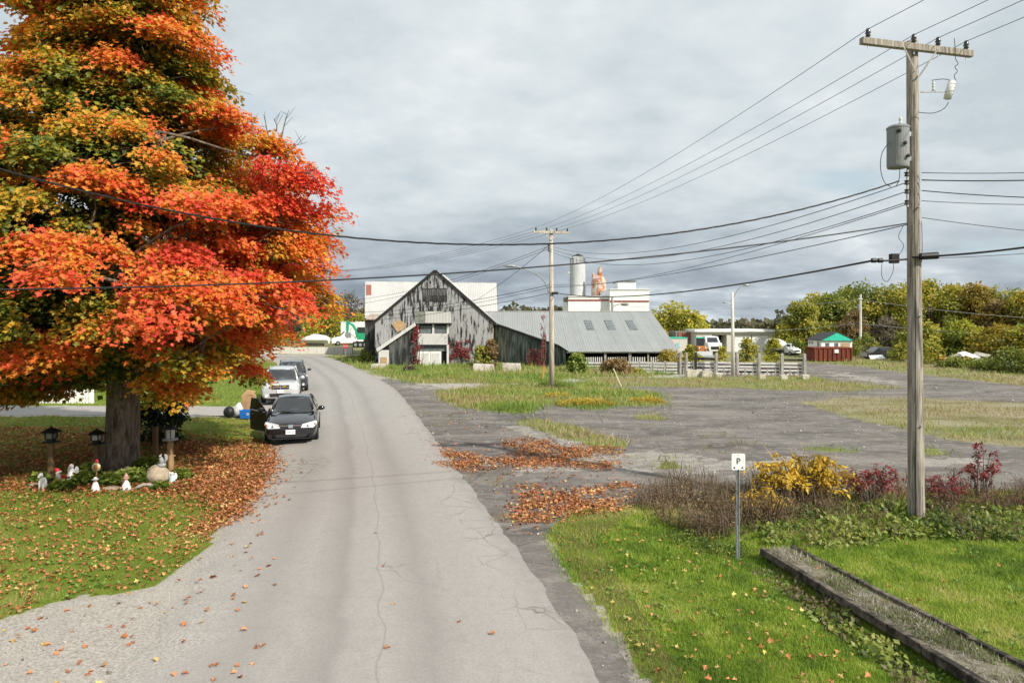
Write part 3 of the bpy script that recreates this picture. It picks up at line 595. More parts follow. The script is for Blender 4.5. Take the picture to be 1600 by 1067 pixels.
for (x, y, z, r, th, red, inner) in pads:
    n = int((240 if inner else 560) * r * r); az = math.atan2(y, x); out = np.array([math.cos(az), math.sin(az), 0])
    g_ = rng.normal(0, 1, (n, 3)); g_ = norm(g_) * (rng.random(n) ** (1 / 2.6))[:, None]
    g_[:, 2] = np.where(g_[:, 2] < -.35, -g_[:, 2] * .6, g_[:, 2])
    lob = 1 + .22 * np.sin(5 * np.arctan2(g_[:, 1], g_[:, 0]) + x * 3 + z * 5)
    L = g_ * [r, r, th] * np.stack([lob, lob, np.ones(n)], 1)
    o_ = (L @ out) / r
    L[:, 2] -= (.24 * np.maximum(o_, -.5) + .26 * (g_[:, 0] ** 2 + g_[:, 1] ** 2)) * r * .8
    pos = L + [x, y, z]
    d = norm(np.stack([g_[:, 0], g_[:, 1], np.zeros(n)], 1)) * .8 + out * .55 + rng.normal(0, .45, (n, 3)) + [0, 0, -.62]
    nr = np.array([0, 0, 1.0]) + out * .55 + rng.normal(0, .38, (n, 3))
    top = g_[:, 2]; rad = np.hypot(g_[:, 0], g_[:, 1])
    tcol = .425 + .016 * x + red + .15 * (rad - .5) + .12 * (top - .2) + .10 * o_ + rng.normal(0, .095, n) + .34 * (fbm(pos[:, 0] * 1.6 + 9, pos[:, 2] * 1.6 + pos[:, 1], 77) - .5)  # leaf colour also carries the lit tips and tops and the shaded olive between
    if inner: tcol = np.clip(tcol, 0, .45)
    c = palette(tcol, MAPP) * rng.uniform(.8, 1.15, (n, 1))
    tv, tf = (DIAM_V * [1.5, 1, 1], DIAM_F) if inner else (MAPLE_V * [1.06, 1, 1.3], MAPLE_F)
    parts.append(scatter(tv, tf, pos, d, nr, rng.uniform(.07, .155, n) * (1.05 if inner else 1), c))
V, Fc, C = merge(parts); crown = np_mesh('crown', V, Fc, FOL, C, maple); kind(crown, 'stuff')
# limbs and branches that carry the pads
limb_pts = []
random.seed(5)
for i in range(15):
    a = i * 2.4 + random.uniform(-.3, .3); z0 = 2.6 + i * .58; z1 = z0 + random.uniform(1.2, 3.0); R1 = crown_r(min(z1, 15)) * .72
    pts = curve_pts((0, 0, z0), (R1 * math.cos(a), R1 * math.sin(a), z1), 9, bow=.10, wob=.10)
    r0 = .24 - i * .011; mb = MB().tube(pts, [r0 * (1 - .85 * k / 8) for k in range(9)], 8)
    mb.build('limb', 'bark', maple, smooth=True); limb_pts += pts[1:]
mb = MB(); bpts = []
for (x, y, z, br) in boughs:
    if z < 2.75 or (x > 3.4 and z < 3.9): continue
    c = Vector((x, y, z - .15)); best = min(limb_pts, key=lambda q: (q - c).length + 1.5 * max(0, q.z - c.z)); pts = curve_pts(best, c, 7, bow=.07, wob=.14)
    mb.tube(pts, [.055, .05, .043, .036, .029, .022, .014], 6, False); bpts += pts[2:]
for (x, y, z, r, th, red, inner) in pads:
    c = Vector((x, y, z - th * .3)); best = min(bpts if not inner else limb_pts, key=lambda q: (q - c).length)
    mb.tube(curve_pts(best, c, 4, bow=.05, wob=.12), [.02, .017, .013, .008], 4, False)
    for k in range(3):
        e = c + Vector((random.gauss(0, .6), random.gauss(0, .6), random.gauss(0, .15))) * r
        mb.tube([c.lerp(best, .25), c.lerp(e, .5) + Vector((0, 0, .05)), e], [.010, .007, .004], 4, False)
mb.build('branch', 'bark', maple, smooth=True)
# bare weathered limb and leafless twigs at the right of the crown
def rel(px, py, D): return P(px, py, D) - Vector((TX, TY, TZ))
for (a, b_) in (((440, 215, 17), (452, 172, 17)), ((420, 215, 17), (412, 180, 17)), ((448, 245, 17.4), (480, 222, 17.4)), ((470, 285, 17.4), (498, 262, 17.4)), ((400, 215, 17), (392, 188, 17)), ((432, 205, 17), (428, 185, 17)), ((475, 270, 17), (494, 280, 17))):
    mb = MB(); p, q = rel(*a), rel(*b_); pts = curve_pts(p, q, 5, wob=.12); mb.tube(pts, [.018, .014, .011, .008, .005], 4, False)
    for k in range(3): mb.tube([pts[1 + k], pts[1 + k] + Vector((random.uniform(-.25, .35), random.uniform(-.2, .2), random.uniform(.1, .35)))], [.008, .004], 4, False)
    kind(mb.build('bare_twig', 'twig_bark', maple), 'stuff')

# ------------------------------------------------------------------ background trees: each crown is its own cloud of leaf clumps
def tree_mesh(seed, h, rx, pal, lean=0.0, trunk_h=.25, leaf=.34, n=2600, bare=0.0, lo=.12):
    """returns (crown arrays, trunk builder) of a tree of height h, crown half-width rx, base at origin"""
    rs = np.random.default_rng(seed); cl = []; rnd = random.Random(seed)
    K = 48
    for i in range(K):
        z = h * (lo + (1 - lo) * rs.random() ** .85); f = (z / h - lo) / (1 - lo); prof = math.sin(math.pi * min(1, (f * .80 + .20))) ** .6
        a = rs.random() * 6.28; rr = rx * prof * rs.uniform(.35, .95); cl.append((rr * math.cos(a) + lean * z, rr * math.sin(a), z - .06 * h, rx * rs.uniform(.24, .42)))
    pp = []; per = max(8, n // K)
    for (x, y, z, r) in cl:
        g_ = norm(rs.normal(0, 1, (per, 3))) * (rs.random(per) ** .4)[:, None]; pos = g_ * [r, r, r * .72] + [x, y, z]
        d = g_ * .6 + rs.normal(0, .5, (per, 3)) + [0, 0, -.25]; nr = g_ + rs.normal(0, .6, (per, 3)) + [0, 0, .7]
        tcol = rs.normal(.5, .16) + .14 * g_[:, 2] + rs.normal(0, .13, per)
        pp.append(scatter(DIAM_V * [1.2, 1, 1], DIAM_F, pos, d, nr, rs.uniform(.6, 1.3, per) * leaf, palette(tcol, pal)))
    mb = MB(); mb.tube([(0, 0, -.15), (lean * h * .2, 0, h * .2), (lean * h * .5, 0, h * .5), (lean * h * .8, 0, h * .88)], [h * .026, h * .02, h * .013, h * .004], 7)
    for (x, y, z, r) in cl[:20]:
        z0 = rnd.uniform(.15, .6) * z; mb.tube(curve_pts((lean * z0, 0, z0), (x, y, z + r * .3 * bare), 5, wob=.08), [h * .010, h * .008, h * .006, h * .004, h * .0015], 5, False)
        if bare:
            for k in range(5):
                e = Vector((x, y, z)) + Vector((rnd.gauss(0, .7), rnd.gauss(0, .7), rnd.uniform(0, 1.2))) * r
                mb.tube([(x, y, z - r * .5), e], [h * .004, h * .001], 4, False)
    return merge(pp), mb
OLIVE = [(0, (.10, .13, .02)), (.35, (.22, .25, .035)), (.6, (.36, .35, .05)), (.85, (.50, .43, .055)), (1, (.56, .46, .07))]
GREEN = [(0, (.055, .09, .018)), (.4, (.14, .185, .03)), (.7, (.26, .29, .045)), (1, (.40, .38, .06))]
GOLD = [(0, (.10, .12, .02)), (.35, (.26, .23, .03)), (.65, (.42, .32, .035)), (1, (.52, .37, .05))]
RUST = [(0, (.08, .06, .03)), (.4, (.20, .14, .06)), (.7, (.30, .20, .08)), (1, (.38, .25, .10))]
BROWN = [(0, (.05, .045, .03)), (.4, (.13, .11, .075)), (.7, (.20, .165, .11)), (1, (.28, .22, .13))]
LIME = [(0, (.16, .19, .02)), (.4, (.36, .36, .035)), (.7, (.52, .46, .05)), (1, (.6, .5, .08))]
PROTO = {}
def plant(name, label, cat, loc, h, rx, pal, seed, group=None, leaf=.34, n=2600, bare=0.0, lo=.12, lean=0.0, tint=(1, 1, 1), rz=0.0, stem='trunk', top='crown'):
    (V, Fc, C), mb = tree_mesh(seed, h, rx, pal, lean, leaf=leaf, n=n, bare=bare, lo=lo)
    tint = tuple(1.12 * c_ for c_ in tint)
    T = thing(name, label, cat, (loc[0], loc[1], tz(loc[0], loc[1]) if abs(loc[0]) < 60 and loc[1] < 140 else 0), rz, group)
    o = np_mesh(top, V, Fc, FOL, C, T); kind(o, 'stuff'); o.color = (*tint, 1); mb.build(stem, 'twig_bark', T, smooth=True); return T
def at(px, D): return ((px - 800) * D / FPX, D, 0)
def hgt(py, D): return CAM_H - (py - HOR) * D / FPX
grp = 'trees of the right-hand wood'
def wood(px, D, topy, wpx, pal, seed, label, **k):
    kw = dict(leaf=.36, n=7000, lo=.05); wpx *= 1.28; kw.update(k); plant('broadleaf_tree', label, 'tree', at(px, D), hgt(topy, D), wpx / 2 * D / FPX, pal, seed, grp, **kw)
wood(1252, 92, 474, 66, OLIVE, 101, 'small olive tree at the left tip of the wood behind the booth')
wood(1300, 95, 462, 84, GREEN, 102, 'dark green tree right behind the green-gabled booth')
wood(1345, 97, 447, 96, GREEN, 103, 'tall dark green tree behind the far thin utility pole')
wood(1392, 95, 449, 90, OLIVE, 104, 'olive tree just left of the near utility pole')
wood(1335, 88, 486, 44, RUST, 105, 'rusty brown half-bare tree beside the far thin pole', bare=.8, n=1700)
wood(1385, 84, 500, 58, BROWN, 106, 'grey-brown nearly bare tree behind the dumped dark car', bare=1.0, n=900)
wood(1452, 90, 441, 74, OLIVE, 107, 'yellow-green tree just right of the near utility pole')
wood(1490, 92, 441, 66, OLIVE, 108, 'rounded olive tree behind the junk heap, second right of the pole', tint=(1.1, 1.05, 1))
wood(1524, 88, 441, 74, GOLD, 109, 'tallest orange-gold tree above the junk heap', tint=(.92, .82, .9))
wood(1566, 84, 468, 66, RUST, 110, 'brown thinning tree near the right edge of the wood', bare=.6, n=2200)
wood(1600, 82, 457, 70, OLIVE, 111, 'olive tree cut by the right edge of the photo', tint=(1.15, 1.0, .9))
wood(1650, 84, 452, 90, GREEN, 112, 'green tree just beyond the right edge of the wood')
wood(1440, 80, 505, 60, OLIVE, 113, 'low yellow-green tree at the foot of the wood beside the pole', n=2400)
wood(1560, 72, 512, 76, GOLD, 114, 'golden low tree right of the junk heap', n=2400, tint=(.85, .85, .8))
wood(1500, 80, 506, 60, OLIVE, 115, 'leafy tree directly behind the junk heap', tint=(.9, 1, .9))
wood(1620, 70, 510, 84, OLIVE, 116, 'bushy low tree at the right edge below the wood', tint=(.9, .95, .9))
wood(1275, 108, 462, 70, OLIVE, 117, 'pale olive tree top seen behind the booth roof', tint=(1.15, 1.1, 1))
wood(1322, 112, 451, 80, GREEN, 118, 'green tree top behind the rusty half-bare tree')
wood(1420, 112, 447, 90, OLIVE, 119, 'olive tree top directly behind the near pole', tint=(1.1, 1.05, 1))
wood(1475, 110, 447, 80, GREEN, 120, 'green tree top in the gap right of the near pole')
wood(1548, 108, 452, 80, OLIVE, 121, 'olive tree top behind the orange-gold tree')
wood(1590, 106, 455, 80, GREEN, 122, 'green tree top behind the brown thinning tree')
def bush(px, D, topy, wpx, pal, seed, label, group=None, name='shrub', leaf=.22, n=1500, **k):
    plant(name, label, 'bush', at(px, D), hgt(topy, D), wpx / 2 * D / FPX, pal, seed, group, leaf=leaf, n=n, lo=.02, stem='stem', top='foliage', **k)
g2 = 'shrubs along the foot of the right-hand wood'
bush(1410, 72, 537, 40, OLIVE, 130, 'green shrub just left of the near pole at the wood edge', g2)
bush(1450, 68, 532, 50, OLIVE, 131, 'dense green shrub just right of the near pole at the wood edge', g2)
bush(1498, 62, 561, 60, GREEN, 132, 'dark shrub in front of the left end of the junk heap', g2)
bush(1540, 59, 565, 56, GREEN, 133, 'dark shrub in front of the right end of the junk heap', g2)
bush(1580, 56, 545, 60, GREEN, 134, 'big dark shrub right of the junk heap', g2)
bush(1625, 54, 545, 60, OLIVE, 135, 'shrub beyond the right edge at the wood foot', g2)
bush(1352, 80, 524, 50, GREEN, 136, 'green shrub at the foot of the far thin pole', g2)
bush(1240, 88, 530, 40, GREEN, 137, 'dark shrub behind the mixer truck left of the booth', g2)
# trees elsewhere
plant('broadleaf_tree', 'wide yellow-green tree behind the right end of the long shed', 'tree', at(1050, 104), hgt(481, 104), 5.6, OLIVE, 140, leaf=.42, n=3600, lo=.05, tint=(1.2, 1.15, 1))
plant('broadleaf_tree', 'lower yellow-green tree right of the long shed roof', 'tree', at(1082, 101), hgt(486, 101), 3.4, OLIVE, 141, leaf=.42, n=2200, lo=.05, tint=(1.15, 1.1, 1))
plant('yellow_shrub_tree', 'bright lime-yellow bushy tree at the end of the road', 'tree', at(512, 138), hgt(490, 138), 6.2, LIME, 142, leaf=.5, n=2600, lo=.02)
g3 = 'bare brown trees behind the road end'
for i, (px, D, ty, wp, pal, br, lab) in enumerate([(545, 150, 455, 60, BROWN, .7, 'grey-brown tall tree just left of the white metal roof'), (575, 152, 462, 60, RUST, .6, 'brown tree half hidden by the white metal roof'),
        (505, 154, 470, 60, BROWN, .9, 'bare grey tree behind the lime-yellow bushy tree'), (470, 150, 468, 70, BROWN, .6, 'brown tree at the left of the road end'), (560, 140, 492, 50, OLIVE, .0, 'low olive tree behind the green excavator')]):
    plant('broadleaf_tree', lab, 'tree', at(px, D), hgt(ty, D), wp / 2 * D / FPX, pal, 150 + i, g3, leaf=.42, n=2200, bare=br, lo=.04)
g4 = 'trees behind the maple'
for i, (px, D, ty, wp, pal) in enumerate([(380, 90, 470, 110, OLIVE), (250, 80, 460, 130, GREEN), (110, 75, 455, 150, GREEN), (-40, 70, 450, 150, OLIVE), (-190, 66, 440, 150, GREEN)]):
    plant('broadleaf_tree', ['olive tree far behind the parked cars', 'green tree far behind the maple trunk', 'dark tree behind the picket fence', 'olive tree at the left edge behind the maple', 'green tree outside the left edge behind the maple'][i], 'tree', at(px, D), hgt(ty, D), wp / 2 * D / FPX, pal, 160 + i, g4, leaf=.5, n=2200, lo=.02)
plant('evergreen_shrub', 'dark evergreen shrub behind the maple trunk', 'bush', (G(240, 700).x, 23.0, 0), 1.75, .95, [(0, (.006, .012, .006)), (.5, (.015, .03, .012)), (1, (.03, .05, .02))], 170, leaf=.12, n=3000, lo=.02, stem='stem', top='foliage')
for i, (px, D, ty, wp) in enumerate([(20, 40, 585, 60), (62, 41, 590, 50), (105, 40, 586, 60), (150, 41, 588, 60), (300, 46, 590, 70), (-40, 39, 580, 70)]):
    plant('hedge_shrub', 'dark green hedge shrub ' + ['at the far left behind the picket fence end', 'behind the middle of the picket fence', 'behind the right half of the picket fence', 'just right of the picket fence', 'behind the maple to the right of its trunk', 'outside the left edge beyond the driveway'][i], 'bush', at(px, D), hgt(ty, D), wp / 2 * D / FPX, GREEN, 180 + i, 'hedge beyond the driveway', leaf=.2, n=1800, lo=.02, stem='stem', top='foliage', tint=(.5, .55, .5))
# distant woods round the horizon
def treeline(name, label, x0, x1, y0, y1, h, n, seed):
    rs = np.random.default_rng(seed); x = rs.uniform(x0, x1, n); y = rs.uniform(y0, y1, n); top = h * (.55 + .6 * fbm(x * .06, y * .06, seed)); z = top * rs.random(n) ** .7
    pos = np.stack([x, y, z], 1); c = palette(fbm(x * .08, z * .2, seed + 3) + rs.normal(0, .12, n), [(0, (.035, .045, .03)), (.5, (.09, .095, .05)), (1, (.20, .17, .08))])
    V, Fc, C = scatter(DIAM_V * [1.6, 1, 1], DIAM_F, pos, rs.normal(0, 1, (n, 3)) + [0, 0, .3], rs.normal(0, 1, (n, 3)) + [0, -1, .6], rs.uniform(.7, 1.8, n), C_(c))
    o = np_mesh(name, V, Fc, FOL, C); kind(o, 'stuff'); tag(o, label, 'trees'); return o
def C_(c): return c
treeline('distant_wood', 'low dark wood on the horizon behind the workshop', 20, 160, 165, 200, 4.3, 9000, 301)
treeline('distant_wood', 'distant brown wood behind the barns and road end', -160, 20, 170, 210, 9.0, 12000, 302)
treeline('distant_wood', 'distant wood beyond the right-hand trees', 60, 260, 120, 160, 8.0, 9000, 303)
treeline('distant_wood', 'distant wood beyond the left-hand gardens', -220, -50, 95, 140, 9.0, 9000, 304)

# ------------------------------------------------------------------ weeds and bushes round the near pole
def weed_clump(name, label, cat, centre, rx, ry, h, n, pal, size, tv=LANCE_V, tf=LANCE_F, stems=60, stem_col=(.12, .085, .05), tint_seed=1, up=.2, stuff=True, dome=True, group=None):
    cx, cy = centre; z0 = tz(cx, cy); rs = np.random.default_rng(tint_seed)
    a = rs.uniform(0, 6.283, n); q = np.sqrt(rs.random(n)); lx, ly = rx * q * np.cos(a), ry * q * np.sin(a)
    top = h * (np.sqrt(np.maximum(.03, 1 - q ** 2)) if dome else 1) * (.55 + .75 * fbm(lx * 2.2 + cx, ly * 2.2 + cy, tint_seed))
    lz = top * rs.random(n) ** .6
    d = np.stack([rs.normal(0, .8, n) + .5 * np.cos(a), rs.normal(0, .8, n) + .5 * np.sin(a), rs.normal(up, .5, n)], 1); nr = rs.normal(0, .5, (n, 3)) + [0, -.3, 1]
    tcol = .5 * lz / h + .35 * fbm(lx * 2, ly * 2 + lz * 2, tint_seed + 3) + rs.normal(.08, .15, n)
    gz_ = terrain(lx + cx, ly + cy) - z0
    pp = [scatter(tv, tf, np.stack([lx, ly, lz + gz_], 1), d, nr, rs.uniform(.6, 1.3, n) * size, palette(tcol, pal))]
    a = rs.uniform(0, 6.283, stems); q = np.sqrt(rs.random(stems)); sx, sy = rx * q * np.cos(a), ry * q * np.sin(a)
    hh = h * (.5 + .8 * rs.random(stems)) * (np.sqrt(np.maximum(.05, 1 - q ** 2)) if dome else 1)
    sd = np.stack([rs.normal(0, .22, stems), rs.normal(0, .22, stems), np.ones(stems)], 1)
    pp.append(scatter(BENT_V * [.5, 1, 1], BENT_F, np.stack([sx, sy, terrain(sx + cx, sy + cy) - z0 - .02], 1), sd, rs.normal(0, 1, (stems, 3)) + [0, -1, 0], hh, np.array(stem_col) * rs.uniform(.6, 1.5, (stems, 1))))
    V, Fc, C = merge(pp); o = np_mesh(name, V, Fc, FOL, C); o.location = (cx, cy, z0)
    if stuff: kind(o, 'stuff')
    return tag(o, label, cat, group)
DEAD = [(0, (.05, .06, .018)), (.3, (.11, .08, .045)), (.6, (.21, .125, .075)), (.85, (.30, .19, .12)), (1, (.36, .28, .17))]
YEL = [(0, (.16, .13, .02)), (.3, (.40, .28, .02)), (.65, (.70, .46, .03)), (1, (.80, .58, .09))]
REDL = [(0, (.05, .03, .015)), (.35, (.16, .035, .025)), (.7, (.32, .035, .04)), (1, (.42, .07, .06))]
LEAFG = [(0, (.05, .085, .015)), (.4, (.12, .19, .02)), (.7, (.24, .31, .04)), (1, (.36, .38, .10))]
def c2(px, py): g = G(px, py); return (g.x, g.y)
def weeds(label, px, py, rx, ry, h, n, pal, size, seed, stems=120, **k): return weed_clump('weeds', label, 'weeds', c2(px, py), rx, ry, h, n, pal, size, stems=stems, tint_seed=seed, **k)
def weed_field(label, polys, n, d0, d1, hs, pal, seed, per=9, size=.09, leaf=(LANCE_V, LANCE_F), stem=(.14, .095, .06), xr=(-99, 99), dens=.42, amp=.07):
    """a patch of mixed weeds: many separate little plants of uneven height, thinning out at the edges"""
    rs = np.random.default_rng(seed); x, y = cand(n, d0, d1); k = np.zeros(len(x), bool)
    for p in polys: k |= zone(W(p), x, y, amp, seed)
    k &= (fbm(x * 1.1, y * 1.1, seed + 1) + rs.normal(0, .10, len(x)) > dens) & (x > xr[0]) & (x < xr[1]); x, y = x[k], y[k]; n = len(x); z = terrain(x, y)
    h = (hs[0] + (hs[1] - hs[0]) * np.clip(fbm(x * 1.5, y * 1.5, seed + 2) * 2.2 - .65 + rs.normal(0, .22, n), 0, 1.35))
    tone = fbm(x * .8, y * .8, seed + 3) + rs.normal(0, .14, n)
    sd = np.stack([rs.normal(0, .25, n), rs.normal(0, .25, n), np.ones(n)], 1); pp = [scatter(BENT_V * [.35, 1, 1], BENT_F, np.stack([x, y, z - .02], 1), sd, rs.normal(0, 1, (n, 3)) + [0, -1, 0], h * 1.15, np.array(stem) * rs.uniform(.5, 1.6, (n, 1)))]
    X = np.repeat(x, per); Y = np.repeat(y, per); Z = np.repeat(z, per); Hh = np.repeat(h, per); N = n * per; f = rs.random(N) ** .8
    sp = np.repeat(np.maximum(.05, h * .22), per); SD = np.repeat(sd, per, axis=0)
    pos = np.stack([X + SD[:, 0] * f * Hh + rs.normal(0, 1, N) * sp * .6, Y + SD[:, 1] * f * Hh + rs.normal(0, 1, N) * sp * .6, Z + f * Hh], 1)
    pp.append(scatter(leaf[0], leaf[1], pos, rs.normal(0, .8, (N, 3)) + [0, 0, .15], rs.normal(0, .5, (N, 3)) + [0, -.3, 1], rs.uniform(.5, 1.3, N) * size, palette((np.repeat(tone, per) - .5) * 1.5 + .36 + .28 * f + rs.normal(0, .12, N), pal)))
    V, Fc, C = merge(pp); o = np_mesh('weeds', V, Fc, FOL, C); kind(o, 'stuff'); return tag(o, label, 'weeds')
W_BAND = [(985, 790), (1040, 758), (1160, 757), (1300, 772), (1400, 766), (1425, 772), (1425, 800), (1380, 826), (1250, 815), (1165, 838), (1095, 848), (1035, 822)]
W_RIGHT = [(1430, 770), (1600, 765), (1800, 765), (1800, 800), (1600, 803), (1450, 800)]
DEAD2 = [(0, (.09, .10, .025)), (.3, (.17, .14, .06)), (.5, (.24, .15, .085)), (.75, (.34, .21, .13)), (1, (.42, .33, .20))]
weed_field('brown dried weeds along the verge left of the near pole', [W_BAND], 42000, 12.5, 18.5, (.10, .64), DEAD2, 401, 6, .07, dens=.45)
weed_field('red-brown weeds with shade put into their colour along the verge right of the near pole', [W_RIGHT], 36000, 13, 18.5, (.15, .55), [(p, (c[0] * .62, c[1] * .45, c[2] * .5)) for p, c in DEAD2], 405, 6, .07, dens=.45)  # red-brown palette darkened further to paint in the shaded band
W_LOW = [(1170, 815), (1260, 800), (1420, 795), (1600, 795), (1800, 795), (1800, 838), (1560, 850), (1440, 845), (1300, 862), (1200, 850)]
weed_field('low broad-leaved green weeds round the near pole foot', [W_LOW], 30000, 11.5, 16.5, (.05, .20), LEAFG, 407, 5, .10, (DIAM_V, DIAM_F), (.12, .15, .04), dens=.44, amp=.1)
weed_field('straggling brown stems over the low green weeds', [W_LOW], 9000, 11.5, 16.5, (.10, .32), DEAD2, 408, 5, .07, dens=.50, amp=.1)
weed_field('green tufts at the left foot of the brown weeds', [[(1000, 815), (1100, 842), (1180, 855), (1150, 872), (1080, 868), (1010, 838)]], 16000, 11.5, 15, (.08, .24), LEAFG, 409, 6, .085, stem=(.12, .16, .04), dens=.40)
W_SW = [(1170, 872), (1215, 880), (1290, 925), (1370, 985), (1450, 1045), (1540, 1100), (1440, 1100), (1380, 1040), (1300, 985), (1230, 925), (1175, 890)]
weed_field('dark weedy hollow beside the timbers', [W_SW], 26000, 7, 13, (.03, .11), [(0, (.06, .08, .02)), (.4, (.12, .12, .045)), (.6, (.19, .14, .08)), (1, (.24, .22, .07))], 420, 5, .075, (DIAM_V, DIAM_F), dens=.44, amp=.08)
weed_field('fresh green weeds in the lower end of the hollow', [W_SW], 12000, 7, 10, (.03, .13), LEAFG, 421, 5, .09, (DIAM_V, DIAM_F), (.12, .16, .04), dens=.50, amp=.08)
# bushes are things of their own: stems + foliage
def bush2(name, label, px, py, rx, ry, h, n, pal, size, seed, tv=LANCE_V, tf=LANCE_F):
    cx, cy = c2(px, py); T = thing(name, label, 'bush', (cx, cy, tz(cx, cy)))
    o = weed_clump('foliage', label, 'bush', (cx, cy), rx, ry, h, n, pal, size, tv, tf, stems=20, tint_seed=seed)
    for k in ('label', 'category'): del o[k]
    o.parent = T; o.location = (0, 0, 0); mb = MB(); rnd = random.Random(seed)
    for k in range(22):
        a = rnd.uniform(0, 6.28); e = Vector((rx * .75 * math.cos(a) * rnd.random(), ry * .75 * math.sin(a), h * rnd.uniform(.5, 1.0)))
        mb.tube(curve_pts((e.x * .25, e.y * .25, -.03), e, 4, wob=.08), [.012, .01, .007, .003], 4, False)
    mb.build('stem', 'twig_bark', T); return T
def spray_bush(name, label, px, py, spread, h, stems, per, pal, size, seed, wd=.62, droop=.45):
    """arching stems that fan out from a stool, leaves set along both sides of each"""
    cx, cy = c2(px, py); T = thing(name, label, 'bush', (cx, cy, tz(cx, cy))); rs = np.random.default_rng(seed); mb = MB(); P_, D_, C_3 = [], [], []
    for k in range(stems):
        a = rs.uniform(0, 6.283); L = rs.uniform(.35, 1.0); ex, ey = spread[0] * L * math.cos(a), spread[1] * L * math.sin(a); top = h * rs.uniform(.55, 1.15) * (1 - .35 * L * L)
        b0 = Vector((ex * .22 + rs.normal(0, .08), ey * .22 + rs.normal(0, .08), -.03)); pts = []
        for i in range(7):
            u = i / 6; pts.append(Vector((b0.x + (ex - b0.x) * u ** 1.3, b0.y + (ey - b0.y) * u ** 1.3, top * (math.sin(u * math.pi * (.5 + droop * .45 * L)) / 1.0) + rs.normal(0, .015))))
        mb.tube(pts, [.011, .010, .008, .007, .005, .004, .002], 4, False); tone = rs.normal(0, .14)
        for j in range(per):
            u = .30 + .70 * rs.random(); i = min(5, int(u * 6)); q = pts[i].lerp(pts[i + 1], u * 6 - i); dd = (pts[i + 1] - pts[i]).normalized(); sd = Vector((-dd.y, dd.x, 0)) * rs.choice((-1, 1))
            P_.append(q + Vector(rs.normal(0, .02, 3))); D_.append(np.array(dd) * .5 + np.array(sd) * .8 + rs.normal(0, .35, 3) + [0, 0, -.25]); C_3.append(.25 + .5 * u + tone + rs.normal(0, .12))
    n = len(P_); V, Fc, C = scatter(LANCE_V * [wd / .26, 1, 1], LANCE_F, np.array([tuple(q) for q in P_]), np.array(D_), rs.normal(0, .45, (n, 3)) + [0, -.3, 1], rs.uniform(.6, 1.3, n) * size, palette(np.array(C_3), pal))
    o = np_mesh('foliage', V, Fc, FOL, C, T); kind(o, 'stuff'); mb.build('stem', 'twig_bark', T); return T
spray_bush('yellow_bush', 'golden-yellow leafy bush left of the near pole', 1252, 788, (1.5, .8), 1.08, 95, 24, YEL, .13, 431, .42)
spray_bush('yellow_bush', 'low yellow trailing bush beside the parking sign', 1190, 806, (.75, .5), .55, 34, 18, YEL, .12, 433, .42)
spray_bush('red_bush', 'dark red leafy bush between the yellow bush and the near pole', 1358, 784, (.95, .55), .85, 55, 20, REDL, .10, 434, .36)
spray_bush('red_bush', 'red leafy bush just right of the near pole', 1478, 782, (.65, .5), .55, 34, 16, REDL, .09, 435, .36)
spray_bush('red_sumac', 'tall thin red-leaved sapling at the right of the verge', 1535, 778, (.6, .4), 1.25, 20, 18, REDL, .12, 436, .36)
weeds('straw-coloured wispy stems rising through the yellow bush', 1262, 782, .9, .5, 1.30, 260, YEL, .12, 432, 90, stem_col=(.42, .30, .10), dome=True)
weeds('yellow wildflowers on the near rim of the grass island', 915, 634, 1.5, .5, .42, 700, YEL, .16, 440, 60)
weeds('yellow-leaved weeds at the right end of the island', 1010, 630, 1.0, .3, .34, 500, YEL, .16, 441, 40)
weeds('yellow weeds in the middle of the island rim', 870, 622, .8, .4, .35, 350, YEL, .15, 442, 40)
weeds('yellow-green weeds around the foot of the middle pole', 866, 606, 1.2, .7, .5, 900, LEAFG, .16, 443, 60)
# shrubs by the barn and shed
bush(752, 60, 541, 36, OLIVE, 451, 'green creeper-like shrub against the barn, right of the porch', leaf=.2)
bush(768, 60, 530, 26, RUST, 452, 'brownish shrub by the barn corner', leaf=.2)
bush(902, 55, 551, 32, LEAFG, 453, 'bright green shrub at the left end of the shed slats', leaf=.2)
bush(962, 54, 563, 58, RUST, 454, 'rusty brown rounded shrub in front of the shed', leaf=.18, n=2200)
bush(992, 55, 578, 36, OLIVE, 455, 'low green shrub right of the rusty shrub', leaf=.18)
bush(1046, 57, 549, 62, GOLD, 456, 'golden vine-like shrub at the right end of the shed', leaf=.2)
bush(1078, 60, 540, 30, OLIVE, 457, 'small shrub on the fence left of the black gate', leaf=.18)
bush(1168, 62, 529, 34, OLIVE, 458, 'grey-green tall shrub behind the fence right of the lamp post', leaf=.2, n=1800)
bush(1208, 62, 528, 30, OLIVE, 459, 'yellow-green shrub in front of the mixer truck', leaf=.2, tint=(1.2, 1.2, 1))
bush(1128, 62, 540, 16, LIME, 460, 'small bright shrub beside the white truck', leaf=.2, n=600)
bush(577, 70, 545, 30, GREEN, 461, 'dark green shrub at the left foot of the barn', leaf=.25)
bush(640, 57, 573, 24, BROWN, 462, 'dark dead weed clump in front of the barn porch', leaf=.16, n=800)
